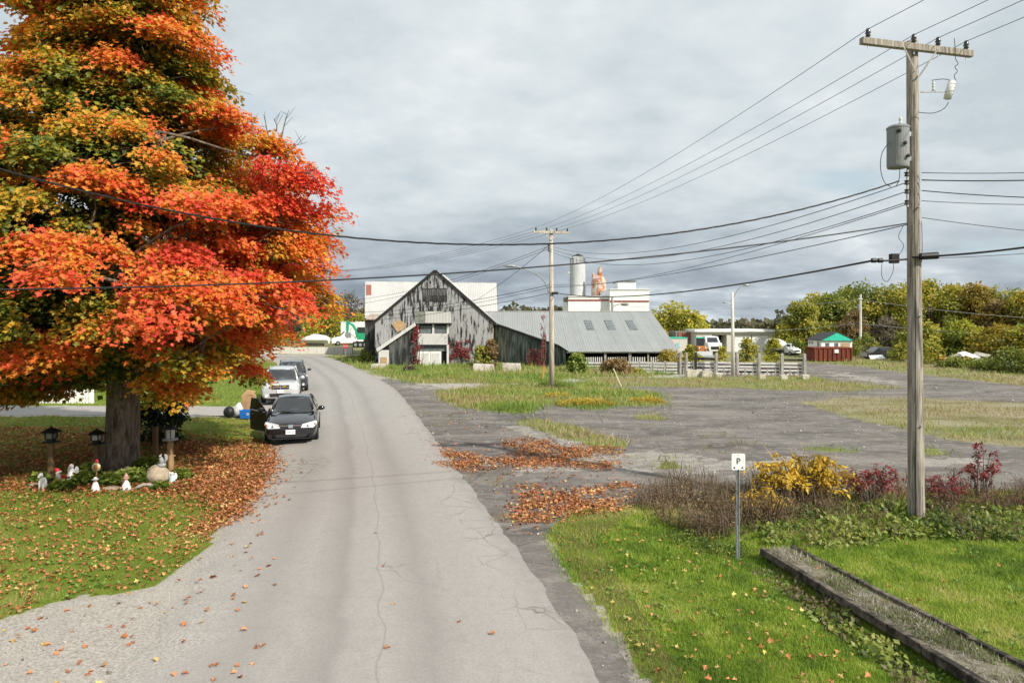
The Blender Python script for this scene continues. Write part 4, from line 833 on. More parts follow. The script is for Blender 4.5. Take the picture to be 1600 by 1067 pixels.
# ================================================================== BUILDINGS
def weathered(name, paint, wood, thr=.56, soft=.05, sc=2.2, vstretch=.16, fine=.5):
    m, t, b = newmat(name); geo = t.add('ShaderNodeNewGeometry'); pos = geo.outputs['Position']
    n1 = t.noise(t.mapv(pos, (1, 1, vstretch)), sc * 1.9, 6, .66, .3); n2 = t.noise(t.mapv(pos, (1, 1, .5)), .55, 4, .6); n3 = t.noise(t.mapv(pos, (6, 6, .35)), 4, 4, .6)
    f = t.math('ADD', t.math('MULTIPLY', n1, .62), t.math('ADD', t.math('MULTIPLY', n2, .28), t.math('MULTIPLY', n3, .10)))
    pc = t.mix(n3, tuple(c * .82 for c in paint), tuple(min(1, c * 1.12) for c in paint)); wc = t.mix(n3, tuple(c * .5 for c in wood), tuple(c * 1.7 for c in wood))
    t.link(t.mix(t.ramp(f, [(thr - soft, 0.0), (thr + soft, 1.0)]), pc, wc), b.inputs['Base Color']); b.inputs['Roughness'].default_value = .9
    b.inputs['Specular IOR Level'].default_value = .2
    bp = t.add('ShaderNodeBump'); bp.inputs['Strength'].default_value = .5; bp.inputs['Distance'].default_value = .02; t.link(n3, bp.inputs['Height']); t.link(bp.outputs[0], b.inputs['Normal']); return m
weathered('barn_paint', (.39, .39, .39), (.03, .029, .029), .520, .028)
weathered('barn_dark', (.16, .175, .165), (.028, .028, .028), .47, .07)
weathered('shed_green', (.22, .27, .245), (.04, .047, .045), .47, .08)
weathered('white_board', (.66, .65, .63), (.24, .22, .20), .60, .05, 3.0, .5)
weathered('fence_board', (.70, .67, .65), (.16, .14, .13), .60, .06, 3.0, 2.0)
weathered('rust_sheet', (.60, .55, .50), (.36, .13, .05), .515, .05, .9, .5)
weathered('dumpster_red', (.20, .055, .035), (.09, .03, .022), .56, .06, 1.5, .4)
weathered('tub_concrete', (.58, .55, .49), (.26, .20, .15), .53, .06, 3, .8)
weathered('block_wall', (.66, .63, .58), (.50, .47, .42), .52, .1, 3, 1)
mat('white_wall', (.85, .84, .82), .7, var=.05, scale=1.2); mat('white_metal', (.72, .72, .71), .5, var=.1, scale=3)
mat('stripe_red', (.30, .09, .08), .7); mat('dark_hole', (.012, .012, .013), .9); mat('tar_black', (.02, .02, .02), .8, var=.3); mat('dark_wood', (.06, .052, .045), .9, var=.4, scale=8)  # dark_hole: near-black colour standing in for the shade inside openings
mat('grey_post', (.33, .31, .29), .9, var=.3, scale=6, bump=.3, stretch=(1, 1, .25)); mat('plywood', (.46, .31, .17), .8, var=.2); mat('concrete_block', (.50, .46, .38), .95, var=.22, scale=3, bump=.5)
mat('silo_grey', (.50, .51, .51), .7, var=.12, scale=2, stretch=(1, 1, .25)); mat('brick_red', (.30, .11, .08), .9, var=.25, scale=9); mat('shingle', (.055, .055, .06), .9, var=.3, scale=6)
mat('teal_gable', (.03, .52, .36), .6, var=.15, scale=4); mat('grey_roofing', (.20, .205, .18), .9, var=.3, scale=4); mat('glass_dark', (.03, .037, .045), .08, var=.2, spec=.7)
mat('window_grey', (.15, .17, .18), .25, var=.3, scale=3)
def metal_roof(name, col, lines, sc=1.0):
    m, t, b = newmat(name); geo = t.add('ShaderNodeNewGeometry'); pos = geo.outputs['Position']; oi = t.add('ShaderNodeObjectInfo')
    n1 = t.noise(t.mapv(pos, (2.5, .25, .6)), 1.6 * sc, 5, .6); n2 = t.noise(pos, .5, 4, .6)
    c = t.mix(n1, tuple(x * .80 for x in col), tuple(min(1, x * 1.14) for x in col)); c = t.mix(t.ramp(n2, [(.40, 0.0), (.62, .5)]), c, tuple(x * .82 for x in col))
    c = t.mix(t.math('MULTIPLY', oi.outputs['Random'], .22), c, tuple(min(1, x * 1.35) for x in col)); t.link(c, b.inputs['Base Color'])
    wv = t.add('ShaderNodeTexWave', wave_type='BANDS', bands_direction='X'); wv.inputs['Scale'].default_value = lines; t.link(pos, wv.inputs['Vector'])
    bp = t.add('ShaderNodeBump'); bp.inputs['Strength'].default_value = .5; bp.inputs['Distance'].default_value = .03; t.link(wv.outputs[0], bp.inputs['Height']); t.link(bp.outputs[0], b.inputs['Normal'])
    b.inputs['Roughness'].default_value = .6; b.inputs['Metallic'].default_value = .0; b.inputs['Specular IOR Level'].default_value = .3; return m
metal_roof('roof_white', (.52, .51, .49), 1.1); metal_roof('roof_grey', (.30, .315, .31), 1.4)

def slab(mb, poly, D, depth): return mb.prism([P(x, y, D) for x, y in poly], (0, depth, 0))
def rectslab(mb, x0, y0, x1, y1, D, depth): return slab(mb, [(x0, y0), (x1, y0), (x1, y1), (x0, y1)], D, depth)
def base(px, D): return ((px - 800) * D / FPX, D, 0)
def part_rect(T, name, mm, x0, y0, x1, y1, D, depth, bevel=0): return rectslab(MB(), x0, y0, x1, y1, D, depth).build(name, mm, T, world=True, bevel=bevel)

# ---------------------------------------------------------------- grey gabled barn
D0 = 66.0
barn = thing('grey_barn', 'old grey barn with peeling paint, steep black-edged gable and porch', 'barn', base(680, D0))
xl, xr_, xp = (586 - 800) * D0 / FPX, (770 - 800) * D0 / FPX, (680 - 800) * D0 / FPX
ze, zp = 4.15, 8.95
def gtop(x): return ze + (zp - ze) * (1 - abs(x - xp) / ((xp - xl) if x < xp else (xr_ - xp)))
nb = 40; bw = (xr_ - xl) / nb
for i in range(nb):
    a, b_ = xl + i * bw + .006, xl + (i + 1) * bw - .006; off = random.uniform(-.012, .012)
    top = [(a, gtop(a)), (b_, gtop(b_))]
    if a < xp < b_: top = [(a, gtop(a)), (xp, zp), (b_, gtop(b_))]
    pts = [Vector((a, D0 + off, -.1 + random.uniform(0, .12)))] + [Vector((x, D0 + off, z)) for x, z in top] + [Vector((b_, D0 + off, -.1 + random.uniform(0, .12)))]
    MB().prism(pts, (0, .04, 0)).build('board', 'barn_paint', barn, world=True)
mb = MB().prism([Vector((xl, D0 + .08, -.1)), Vector((xl, D0 + .08, ze)), Vector((xp, D0 + .08, zp)), Vector((xr_, D0 + .08, ze)), Vector((xr_, D0 + .08, -.1))], (0, 11.5, 0)); mb.build('wall', 'tar_black', barn, world=True)
for s_, xa in ((-1, xl), (1, xr_)):
    e = Vector((xa + s_ * .35, D0 - .07, ze - .28)); r_ = Vector((xp, D0 - .07, zp + .12))
    MB().prism([e, r_, r_ + Vector((0, 0, .16)), e + Vector((0, 0, .16))], (0, 12.5, 0)).build('roof', 'roof_white', barn, world=True)
    MB().beam(e + Vector((0, -.03, .02)), r_ + Vector((0, -.03, .02)), .07, .26).build('bargeboard', 'tar_black', barn, world=True)
# gable details: louvre hole, slot, faded sign field with worn letter shapes
part_rect(barn, 'owl_hole', 'dark_hole', 671.3, 439.2, 673.6, 443.2, D0 - .03, .05); part_rect(barn, 'slot', 'dark_hole', 681.8, 434.5, 683.4, 442.5, D0 - .03, .05)
weathered('sign_dark', (.11, .11, .11), (.022, .022, .022), .5, .1, 2.5, .4); weathered('sign_letter', (.30, .30, .30), (.10, .10, .10), .52, .08, 3, .5)
sign = part_rect(barn, 'faded_sign', 'sign_dark', 660.2, 450.2, 698.8, 471.2, D0 - .035, .03)
def strokes(word_px, y0, y1, mm):
    for seg in word_px:
        (xa, ya), (xb, yb), wd = seg; o = MB(); p, q = P(xa, ya, D0 - .05), P(xb, yb, D0 - .05); o.beam(p, q, wd, .02, (0, 1, 0)); oo = o.build('letter_stroke', mm, sign, world=True)
seg = []
for x in (662.5, 669.5, 676.3, 683.0, 689.0, 694.8):
    seg.append(((x, 452.5), (x, 462), .07)); seg.append(((x, 452.7), (x + 3.2, 453.4), .06)); seg.append(((x, 457.2), (x + 2.8, 457.0), .06))
    seg.append(((x + 3.6, 453.6), (x + 3.4, 461), .06))
strokes(seg, 0, 0, 'sign_letter')
seg = []
for x in (662, 667, 672, 677, 682, 687, 692): seg += [((x, 465), (x, 470), .05), ((x + 2, 465), (x + 2.6, 470), .05)]
strokes(seg, 0, 0, 'sign_dark')
# left annex, dark and ragged
mb = MB(); nbx = 7
for i in range(nbx):
    x0 = 570 + i * 2.4; part_rect(barn, 'annex_board', 'barn_dark', x0 + .06, 499, x0 + 2.34, 571 + random.uniform(-4, 2), 69.5 + random.uniform(-.02, .02), .06)
part_rect(barn, 'annex_wall', 'tar_black', 570, 499, 587, 566, 69.6, 9)
slab(MB(), [(571, 499.5), (590, 499.5), (600, 490), (578, 490)], 69.3, .3).build('annex_roof', 'rust_sheet', barn, world=True)
# stair shelter on the left of the porch
DS = 64.4
slab(MB(), [(588, 545), (590, 549.5), (650, 508.5), (648, 504)], DS - .25, 1.8).build('shelter_roof', 'white_board', barn, world=True)
ns = 14
for i in range(ns):
    x0 = 607 + i * 43 / ns; x1 = 607 + (i + 1) * 43 / ns; yt = lambda x: 549.5 - (x - 590) * 41 / 60
    slab(MB(), [(x0 + .05, yt(x0) + .6), (x1 - .05, yt(x1) + .6), (x1 - .05, 572), (x0 + .05, 572)], DS + .1 + random.uniform(-.015, .015), .05).build('shelter_board', 'barn_dark', barn, world=True)
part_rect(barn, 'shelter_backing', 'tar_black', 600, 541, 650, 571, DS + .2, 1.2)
part_rect(barn, 'door_frame', 'white_board', 591.5, 547, 607.5, 573, DS - .02, .12)
part_rect(barn, 'plywood_patch', 'plywood', 594.5, 558, 604.5, 573.2, DS - .06, .05)
slab(MB(), [(612, 506), (624, 499), (636, 508), (622, 521)], D0 - .10, .05).build('plywood_patch', 'plywood', barn, world=True)
MATS['plywood_pale'] = mat('plywood_pale', (.62, .53, .42), .8, var=.12); barn.children[-1].data.materials[0] = MATS['plywood_pale']
# two-storey porch bay
DP = 64.5
slab(MB(), [(648, 487), (664.5, 487), (664.5, 504.5), (648, 503)], DP - .35, .12).build('porch_roof_patch', 'grey_roofing', barn, world=True)
slab(MB(), [(664.7, 486.5), (704, 487), (705, 504.5), (664.7, 504.5)], DP - .36, .13).build('porch_roof', 'roof_white', barn, world=True)
part_rect(barn, 'porch_soffit', 'tar_black', 650, 504.8, 704, 506.5, DP - .3, 1.7)  # black colour stands in for the shade under the porch roof
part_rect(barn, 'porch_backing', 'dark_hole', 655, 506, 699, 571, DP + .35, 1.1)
for x0, x1 in ((656.5, 674.5), (679.5, 697)):
    f_ = part_rect(barn, 'window', 'window_grey', x0, 506.5, x1, 521, DP + .12, .05)
    part_rect(f_, 'sash', 'tar_black', x0, 506.2, x1, 509, DP + .08, .03)
for x0 in (651.5, 675.3, 698): part_rect(barn, 'porch_post', 'white_board', x0, 505, x0 + 3.2, 521.5, DP, .16)
for x0 in (651.5, 698): part_rect(barn, 'porch_post', 'white_board', x0, 538.5, x0 + 3.2, 571.5, DP, .16)
for i in range(6): part_rect(barn, 'clapboard', 'white_board', 652.5, 521.2 + i * 2.9, 699.5, 523.9 + i * 2.9, DP - .04 - .012 * (i % 2), .06)
part_rect(barn, 'recess_shade', 'tar_black', 655, 538.8, 698, 541, DP + .02, .2)  # black strip stands in for the shade in the recess above the doors
for x0 in (656, 673): part_rect(barn, 'garage_door', 'white_wall', x0, 549, x0 + 16.4, 571, DP + .2, .06); part_rect(barn.children[-1], 'panel', 'white_board', x0 + 2, 552, x0 + 14, 569, DP + .17, .02)
part_rect(barn, 'transom', 'window_grey', 656, 541, 697, 548.8, DP + .25, .04)
# side shed wall running towards the viewer (it is the end wall of the long shed)
shed = thing('long_shed', 'long low shed with grey metal roof, skylights and slatted front', 'shed', base(960, 61))
E = Vector((4.80, 61.3, 0)); K = Vector((-1.86, 68.6, 0)); nw = 26
zroof = lambda D: 1.5 + .2984 * (D - 60)
for i in range(nw):
    a = E.lerp(K, i / nw); b_ = E.lerp(K, (i + 1) / nw - .0015); o_ = random.uniform(-.01, .01); nrm = Vector((.75, .66, 0)) * .04
    pts = [a + Vector((o_, o_, -.1)), b_ + Vector((o_, o_, -.1)), b_ + Vector((o_, o_, zroof(b_.y) - .12)), a + Vector((o_, o_, zroof(a.y) - .12))]
    MB().prism(pts, nrm).build('end_board', 'shed_green', shed, world=True)
MB().beam(E + Vector((-.1, -.1, zroof(E.y) - .10)), K + Vector((-.1, -.1, zroof(K.y) - .10)), .08, .16).build('bargeboard', 'tar_black', shed, world=True)
MB().prism([E + Vector((.15, .15, -.1)), K + Vector((.15, .15, -.1)), K + Vector((.15, .15, zroof(K.y) - .2)), E + Vector((.15, .15, zroof(E.y) - .2))], (.1, .1, 0)).build('end_backing', 'tar_black', shed, world=True)
# roof panels
DR = 72.4; xs_ = np.linspace(-3.2, 14.72, 25)
for i in range(24):
    xa, xb = xs_[i], xs_[i + 1]; lift = .012 * (i % 2)
    def low(x):
        if x >= 4.9: return 60.0
        s_ = (4.9 - x) / (4.9 - K.x); return 61.0 + s_ * (K.y - 61.0)
    pts = [Vector((xa, low(xa), zroof(low(xa)) + lift)), Vector((xb + .02, low(xb), zroof(low(xb)) + lift)), Vector((xb + .02, DR, zroof(DR) + lift)), Vector((xa, DR, zroof(DR) + lift))]
    MB().prism(pts, (0, 0, .04)).build('roof_panel', 'roof_grey', shed, world=True)
MB().prism([Vector((-3.2, DR, zroof(DR))), Vector((14.7, DR, zroof(DR))), Vector((14.7, DR + 9, 2.6)), Vector((-3.2, DR + 9, 2.6))], (0, 0, .04)).build('rear_roof', 'roof_grey', shed, world=True)
MB().box((5.7, DR + .02, zroof(DR) + .065), (18, .3, .04)).build('ridge_cap', 'roof_white', shed, world=True)
for px in (920, 952.5, 986):                # translucent skylight sheets, a fan of glazing bars in each
    cD = 67.6; cx = (px - 800) * cD / FPX
    v0 = [Vector((cx - .34, 66.1, zroof(66.1) + .072)), Vector((cx + .40, 66.1, zroof(66.1) + .072)), Vector((cx + .40, 69.2, zroof(69.2) + .072)), Vector((cx - .34, 69.2, zroof(69.2) + .072))]
    k = MB().prism(v0, (0, 0, .02)).build('skylight', 'window_grey', shed, world=True)
    for j in range(4): MB().beam(v0[0].lerp(v0[3], (j + .5) / 4) + Vector((0, 0, .03)), v0[1].lerp(v0[2], (j + .5) / 4) + Vector((0, 0, .03)), .10, .02).build('glazing_bar', 'roof_grey', k, world=True)
# slatted front
DF = 60.4
MB().box((9.85, DF, zroof(DF) - .16), (10.0, .14, .12)).build('eave_beam', 'white_board', shed, world=True)
MB().box((9.7, DF + 2.6, .8), (9.9, .06, 1.7)).build('inner_wall', 'dark_hole', shed, world=True)  # near-black sheet stands in for the shade behind the slats
ppx = [905, 945.5, 984, 1012.5, 1040, 1060]; pw = [.14, .2, .24, .14, .14, .16]; pk = None
zb0 = zroof(DF) - .22
for px, w_ in zip(ppx, pw):
    x = (px - 800) * DF / FPX; MB().box((x, DF - .06, zb0 / 2 - .05), (w_, .14, zb0 + .1)).build('post', 'grey_post', shed, world=True)
for i in range(len(ppx) - 1):
    x0, x1 = [(q - 800) * DF / FPX for q in ppx[i:i + 2]]; n_ = max(3, int((x1 - x0 - .3) / .19))
    for j in range(n_):
        x = x0 + .2 + (x1 - x0 - .4) * (j + .5) / n_
        if pk is None: pk = MB().box((0, 0, 0), (.095, .03, .42)).build('picket', 'white_board', shed)
        c_ = pk if (i == 0 and j == 0) else copy_part(pk, shed)
        c_.location = Vector((x, DF + .03, .83 + random.uniform(-.02, .02))) - shed.location
    for z_, h_ in ((.52, .16), (.26, .13), (.04, .12)):
        MB().box(((x0 + x1) / 2, DF - .0 + random.uniform(-.01, .01), z_), (x1 - x0 - .1, .04, h_)).build('rail', 'white_board' if z_ > .3 else 'fence_board', shed, world=True)
# ---------------------------------------------------------------- big barn behind, white metal roof
rb = thing('rear_barn', 'large barn behind the grey gable with broad white metal roof', 'barn', base(672, 80))
def rp(px, py): return P(px, py, np.interp(py, [440, 497], [87.0, 78.5]))
pe = np.linspace(570, 776, 25)
for i in range(24):
    a, b_ = pe[i], pe[i + 1]; l = .012 * (i % 2); f = lambda x: 440.5 + (x - 571) * .012
    pts = [rp(a + (.5 if i == 0 else 0), f(a)), rp(b_, f(b_)), rp(b_ + (i == 23) * 2, 497), rp(a - .02, 497)]
    MB().prism([q + Vector((0, 0, l)) for q in pts], (0, .02, .05)).build('roof_panel', 'roof_white', rb, world=True)
a, b_ = rp(570, 440), rp(776, 442)
MB().prism([a, b_, b_ + Vector((0, 8.5, -4.5)), a + Vector((0, 8.5, -4.5))], (0, 0, .05)).build('rear_roof', 'roof_white', rb, world=True)
sl_ = (rp(575, 440) - rp(575, 497)).normalized(); q0 = rp(572, 463) + Vector((0, -.05, .1)); q1 = rp(580.5, 463) + Vector((0, -.05, .1))
L_ = (rp(575, 446) - rp(575, 463)).length; MB().prism([q0, q1, q1 + sl_ * L_, q0 + sl_ * L_], (0, -.01, .03)).build('rusty_patch', 'brick_red', rb, world=True)
part_rect(rb, 'wall', 'barn_dark', 571, 498, 774, 556, 79.0, .2)
for px in (571.5, 773): x = (px - 800) * 79 / FPX; MB().prism([Vector((x, 79, 0)), Vector((x, 79, 4.6)), Vector((x, 87, 9.2)), Vector((x, 95, 4.6)), Vector((x, 95, 0))], (.1, 0, 0)).build('gable_wall', 'barn_dark', rb, world=True)

# vines on the barn: climbers with leaves, each its own plant
def vine(label, poly, D, n, pal, seed, size=.16):
    rs = np.random.default_rng(seed); w_ = np.array([[P(x, y, D).x, P(x, y, D).z] for x, y in poly]); lo_, hi_ = w_.min(0), w_.max(0)
    x = rs.uniform(lo_[0], hi_[0], n * 3); z = rs.uniform(lo_[1], hi_[1], n * 3); k = inpoly(w_, x + (fbm(x * 3, z * 3, seed) - .5) * .8, z + (fbm(x * 3, z * 3, seed + 4) - .5) * .8) & (fbm(x * 2.5, z * 1.5, seed + 9) > .40); x, z = x[k][:n], z[k][:n]; n = len(x)
    pos = np.stack([x - x.mean(), rs.uniform(-.16, .0, n), z], 1); V, Fc, C = scatter(DIAM_V, DIAM_F, pos, rs.normal(0, .6, (n, 3)) + [0, -.3, -.7], rs.normal(0, .4, (n, 3)) + [0, -1, .5], rs.uniform(.6, 1.3, n) * size, palette(rs.normal(.6, .22, n), pal))
    T = thing('climbing_vine', label, 'vine', (x.mean(), D, 0)); o = np_mesh('foliage', V, Fc, FOL, C, T); kind(o, 'stuff')
    mb = MB()
    for j in range(7):
        xx = rs.uniform(x.min(), x.max()) - x.mean(); mb.tube(curve_pts((xx, -.03, -.05), (xx + rs.normal(0, .3), -.03, z.max() * rs.uniform(.6, .95)), 5, wob=.05), [.03, .025, .02, .015, .006], 4)
    mb.build('stem', 'twig_bark', T)
vine('red vine climbing the left post of the barn porch', [(648, 508), (656, 508), (658, 568), (650, 570), (645, 540)], DP - .1, 420, REDL, 501)
vine('red vine spread over the barn wall right of the porch', [(699, 536), (735, 531), (736, 560), (718, 556), (702, 563)], D0 - .15, 650, REDL, 502)
vine('crimson vine on the side-shed wall behind the middle pole', [(822, 548), (848, 540), (848, 577), (830, 578), (821, 566)], 63.0, 420, REDL, 503)
vine('tall thin red vine above the middle pole foot', [(845, 494), (850, 490), (853, 570), (846, 572)], 62.2, 260, REDL, 504)

# ---------------------------------------------------------------- white works building with silos
works = thing('works_building', 'tall white flat-roofed works building with thin red stripe', 'building', base(950, 110))
part_rect(works, 'low_wing', 'white_wall', 888, 463.5, 953, 545, 110, 12); part_rect(works, 'tower_block', 'white_wall', 953, 452.5, 1014.5, 545, 108.8, 12)
part_rect(works, 'parapet', 'white_metal', 887.6, 462.3, 953, 463.8, 109.85, 12.2); part_rect(works, 'parapet', 'white_metal', 952.6, 451.2, 1015, 452.8, 108.65, 12.2)
part_rect(works, 'penthouse', 'white_wall', 965.5, 440, 993.5, 452.5, 111, 5); part_rect(works, 'penthouse_roof', 'shingle', 964.8, 439, 994.2, 440.2, 110.8, 5.3)
part_rect(works, 'stripe', 'stripe_red', 888.2, 467.8, 953, 470.2, 109.9, .12); part_rect(works, 'stripe', 'stripe_red', 953.2, 469.4, 1014.2, 471.8, 108.7, .12)
part_rect(works, 'downpipe', 'silo_grey', 957, 463, 958.6, 490, 108.6, .15); part_rect(works, 'side_shade_block', 'grey_roofing', 882.5, 464, 888, 471, 110.5, 3)  # grey block at the left stands in for the building's shaded side
silo = thing('concrete_silo', 'tall pale grey round silo with small cabin on top', 'silo', (base(902.5, 124)))
r_ = 12.3 * 124 / FPX; MB().lathe([(r_, 0), (r_, hgt(414, 124)), (r_ * .9, hgt(412, 124))], 28).build('body', 'silo_grey', silo, smooth=False)
MB().box((0, 0, hgt(406, 124)), (1.7, 1.7, hgt(400, 124) - hgt(412, 124))).build('cabin', 'silo_grey', silo)
MB().prism([Vector((-.95, -.95, hgt(400.3, 124))), Vector((.95, -.95, hgt(400.3, 124))), Vector((0, -.95, hgt(397, 124)))], (0, 1.9, 0)).build('cabin_roof', 'shingle', silo)
mb = MB(); hz_ = hgt(413, 124)
for j in range(14): a = 2 * math.pi * j / 14; mb.tube([(r_ * .95 * math.cos(a), r_ * .95 * math.sin(a), hz_), (r_ * .95 * math.cos(a), r_ * .95 * math.sin(a), hz_ + 1.0)], .03, 5)
mb.tube([(r_ * .95 * math.cos(2 * math.pi * j / 24), r_ * .95 * math.sin(2 * math.pi * j / 24), hz_ + 1.0) for j in range(25)], .03, 5); mb.build('railing', 'shingle', silo)
MB().ball((-r_ - .1, -.3, hgt(427, 124)), .3).build('lamp', 'white_metal', silo)
rs_ = thing('rusty_silo', 'white silo streaked with orange rust beside the grey silo', 'silo', base(935.5, 122)); rr = 11.5 * 122 / FPX; f = lambda y: hgt(y, 122)
MB().lathe([(rr, 0), (rr, f(440)), (rr * .92, f(436)), (rr * .55, f(431.5)), (rr * .3, f(430))], 24).build('body', 'rust_sheet', rs_)
MB().lathe([(.42, f(432)), (.42, f(421)), (.2, f(417.5))], 14, (.2, 0, 0)).build('filter_head', 'rust_sheet', rs_)
MB().lathe([(.3, f(440)), (.3, f(428)), (.12, f(427))], 10, (-rr * .75, -.3, 0)).build('pipe', 'rust_sheet', rs_)
# ---------------------------------------------------------------- workshop
ws = thing('workshop', 'long low white workshop with dark open bay and garage doors', 'building', base(1150, 94))
part_rect(ws, 'wall', 'block_wall', 1088, 518.5, 1112.5, 551, 94, 9); part_rect(ws, 'wall', 'block_wall', 1135.5, 518.5, 1147, 551, 94, 9); part_rect(ws, 'wall', 'block_wall', 1147, 518.5, 1209, 523, 94, 9); part_rect(ws, 'wall', 'block_wall', 1201, 523, 1209, 551, 94, 9)
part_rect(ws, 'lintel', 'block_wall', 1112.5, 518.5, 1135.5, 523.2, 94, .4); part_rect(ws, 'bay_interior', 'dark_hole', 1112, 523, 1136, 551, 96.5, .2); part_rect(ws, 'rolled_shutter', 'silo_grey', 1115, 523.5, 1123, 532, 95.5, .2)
for x0 in (1148, 1175): dd = part_rect(ws, 'garage_door', 'white_wall', x0, 523.5, x0 + 25.5, 551, 94.3, .1); [part_rect(dd, 'panel', 'white_wall', x0 + .5, 524 + k * 6.8, x0 + 25, 530.3 + k * 6.8, 94.25, .06) for k in range(4)]
part_rect(ws, 'fascia', 'white_wall', 1086, 514.8, 1210.5, 518.6, 93.6, 10); part_rect(ws, 'side_wing', 'grey_roofing', 1056, 517.5, 1087.5, 552, 97, 7)
for x0 in (1060, 1067, 1074): part_rect(ws, 'wing_panel', 'brick_red', x0, 519, x0 + 5.5, 530, 96.9, .12)
mc = thing('painted_container', 'cream container with faded pink and blue stains behind the golden shrub', 'container', base(1061, 78))
part_rect(mc, 'body', 'block_wall', 1044, 528.5, 1074, 550, 78, 2.4, .03); part_rect(mc, 'top_rail', 'teal_gable', 1044, 527.4, 1075, 528.9, 77.95, 2.5)
mat('stain_blue', (.30, .55, .62), .8, var=.2); mat('stain_pink', (.60, .42, .38), .8, var=.2)
slab(MB(), [(1056, 537), (1062, 534), (1063, 543), (1055, 545)], 77.96, .03).build('blue_stain', 'stain_blue', mc, world=True); slab(MB(), [(1047, 531), (1054, 533), (1050, 540), (1046, 537)], 77.96, .03).build('pink_stain', 'stain_pink', mc, world=True)
# ---------------------------------------------------------------- booth with green gable
bo = thing('green_gabled_booth', 'small white booth with dark hip roof and bright teal gable', 'hut', base(1297, 78)); DB = 78
part_rect(bo, 'wall', 'white_wall', 1283.5, 531, 1331.5, 560.5, DB, 3.5)
slab(MB(), [(1284, 532), (1308, 520), (1334, 532)], DB - .25, .2).build('gable', 'teal_gable', bo, world=True)
A_, B_, C_2, D_ = P(1260, 530.6, DB + 3.8), P(1282, 532, DB - .3), P(1308, 519.3, DB - .2), P(1283, 519.8, DB + 3.8)
MB().prism([A_, B_, C_2, D_], (0, .1, .08)).build('roof', 'shingle', bo, world=True); MB().prism([P(1308, 519.3, DB - .2), P(1335, 532, DB - .3), P(1313, 531, DB + 3.8), P(1283, 519.8, DB + 3.8)], (0, 0, .08)).build('roof', 'shingle', bo, world=True)
for dd_, h0_, h1_ in ((3.1, 1.55, 1.85), (2.4, 1.55, 1.85), (.8, 1.0, 1.85)): MB().box((P(1283.5, 531, DB).x - .02, DB + dd_, (h0_ + h1_) / 2), (.04, .4, h1_ - h0_)).build('side_window', 'window_grey', bo, world=True)
for x0, y0, x1, y1 in ((1304, 536, 1310, 545), (1290, 536, 1296, 545)): part_rect(bo, 'window', 'window_grey', x0, y0, x1, y1, DB - .04, .06)
part_rect(bo, 'boarded_window', 'plywood', 1314, 536, 1328, 545, DB - .04, .06)
ds = thing('dumpster', 'rust-red steel dumpster with white notice in front of the booth', 'dumpster', base(1302, 71)); DD = 71
part_rect(ds, 'box', 'dumpster_red', 1272.5, 544.5, 1331.5, 564, DD, 2.3); part_rect(ds, 'top_rail', 'dumpster_red', 1271.5, 542.8, 1332.5, 544.8, DD - .08, 2.46)
for k in range(9): part_rect(ds, 'rib', 'dumpster_red', 1273 + k * 7.15, 545, 1274.6 + k * 7.15, 563.6, DD - .09, .09)
part_rect(ds, 'notice', 'white_wall', 1304, 546, 1310.5, 551.5, DD - .13, .03); part_rect(ds, 'skid', 'tar_black', 1275, 563.8, 1329, 565.8, DD + .1, 2)

# ---------------------------------------------------------------- plank fence
FA, FB = G(1063, 584.8), G(1258, 588.2)
fence = thing('plank_fence', 'weathered plank fence with tall grey posts across the lot', 'fence', FA)
def fp(px): s_ = (px - 1063) / (1258 - 1063); return FA.lerp(FB, s_ * FB.y ** 0)
posts = [1063, 1073, 1088, 1121, 1154, 1188, 1223, 1257]
for px in posts:
    p = fp(px); o = MB().box((p.x, p.y, .86), (.2 if px > 1100 else .16, .2, 1.75)).build('post', 'tar_black' if px in (1088,) else 'grey_post', fence, world=True, bevel=.01)
rot_f = math.atan2(FB.y - FA.y, FB.x - FA.x)
for i in range(len(posts) - 1):
    a, b_ = fp(posts[i]), fp(posts[i + 1]); d = (b_ - a).normalized()
    for z_ in (.28, .55, .82): MB().beam(a + d * .1 + Vector((0, .26, z_)), b_ - d * .1 + Vector((0, .26, z_)), .03, .2).build('back_board', 'dark_wood', fence, world=True)
    for z_ in (.14, .41, .68, .95) + ((1.22,) if i in (2, 6) else ()):
        h_ = random.uniform(.155, .185); j0, j1 = random.uniform(-.03, .03), random.uniform(-.03, .03)
        MB().beam(a + d * .08 + Vector((0, .12, z_ + j0)), b_ - d * .08 + Vector((0, .12, z_ + j1)), .04, h_).build('rail', 'dark_wood' if z_ > 1.1 else 'fence_board', fence, world=True)
    L_ = (b_ - a).length
    for s_ in ((.35, .7) if L_ > 1.2 else (.5,)):
        q = a.lerp(b_, s_); MB().box((q.x, q.y - .06, .27), (.09, .04, .58)).build('stub', 'grey_post', fence, world=True)
F2 = G(978, 583)
fence2 = thing('plank_fence', 'low white plank fence under the golden shrub by the shed', 'fence', F2); FC = FA + Vector((-.15, .15, 0))
for k in range(5): p = F2.lerp(FC, k / 4); MB().box((p.x, p.y, .5), (.14, .14, 1.1)).build('post', 'grey_post', fence2, world=True)
for k in range(4):
    a, b_ = F2.lerp(FC, k / 4), F2.lerp(FC, (k + 1) / 4)
    for z_ in (.14, .38, .62, .86): MB().beam(a + Vector((.08, -.1, z_ + random.uniform(-.02, .02))), b_ + Vector((-.08, -.1, z_ + random.uniform(-.02, .02))), .04, .17).build('rail', 'white_board', fence2, world=True)
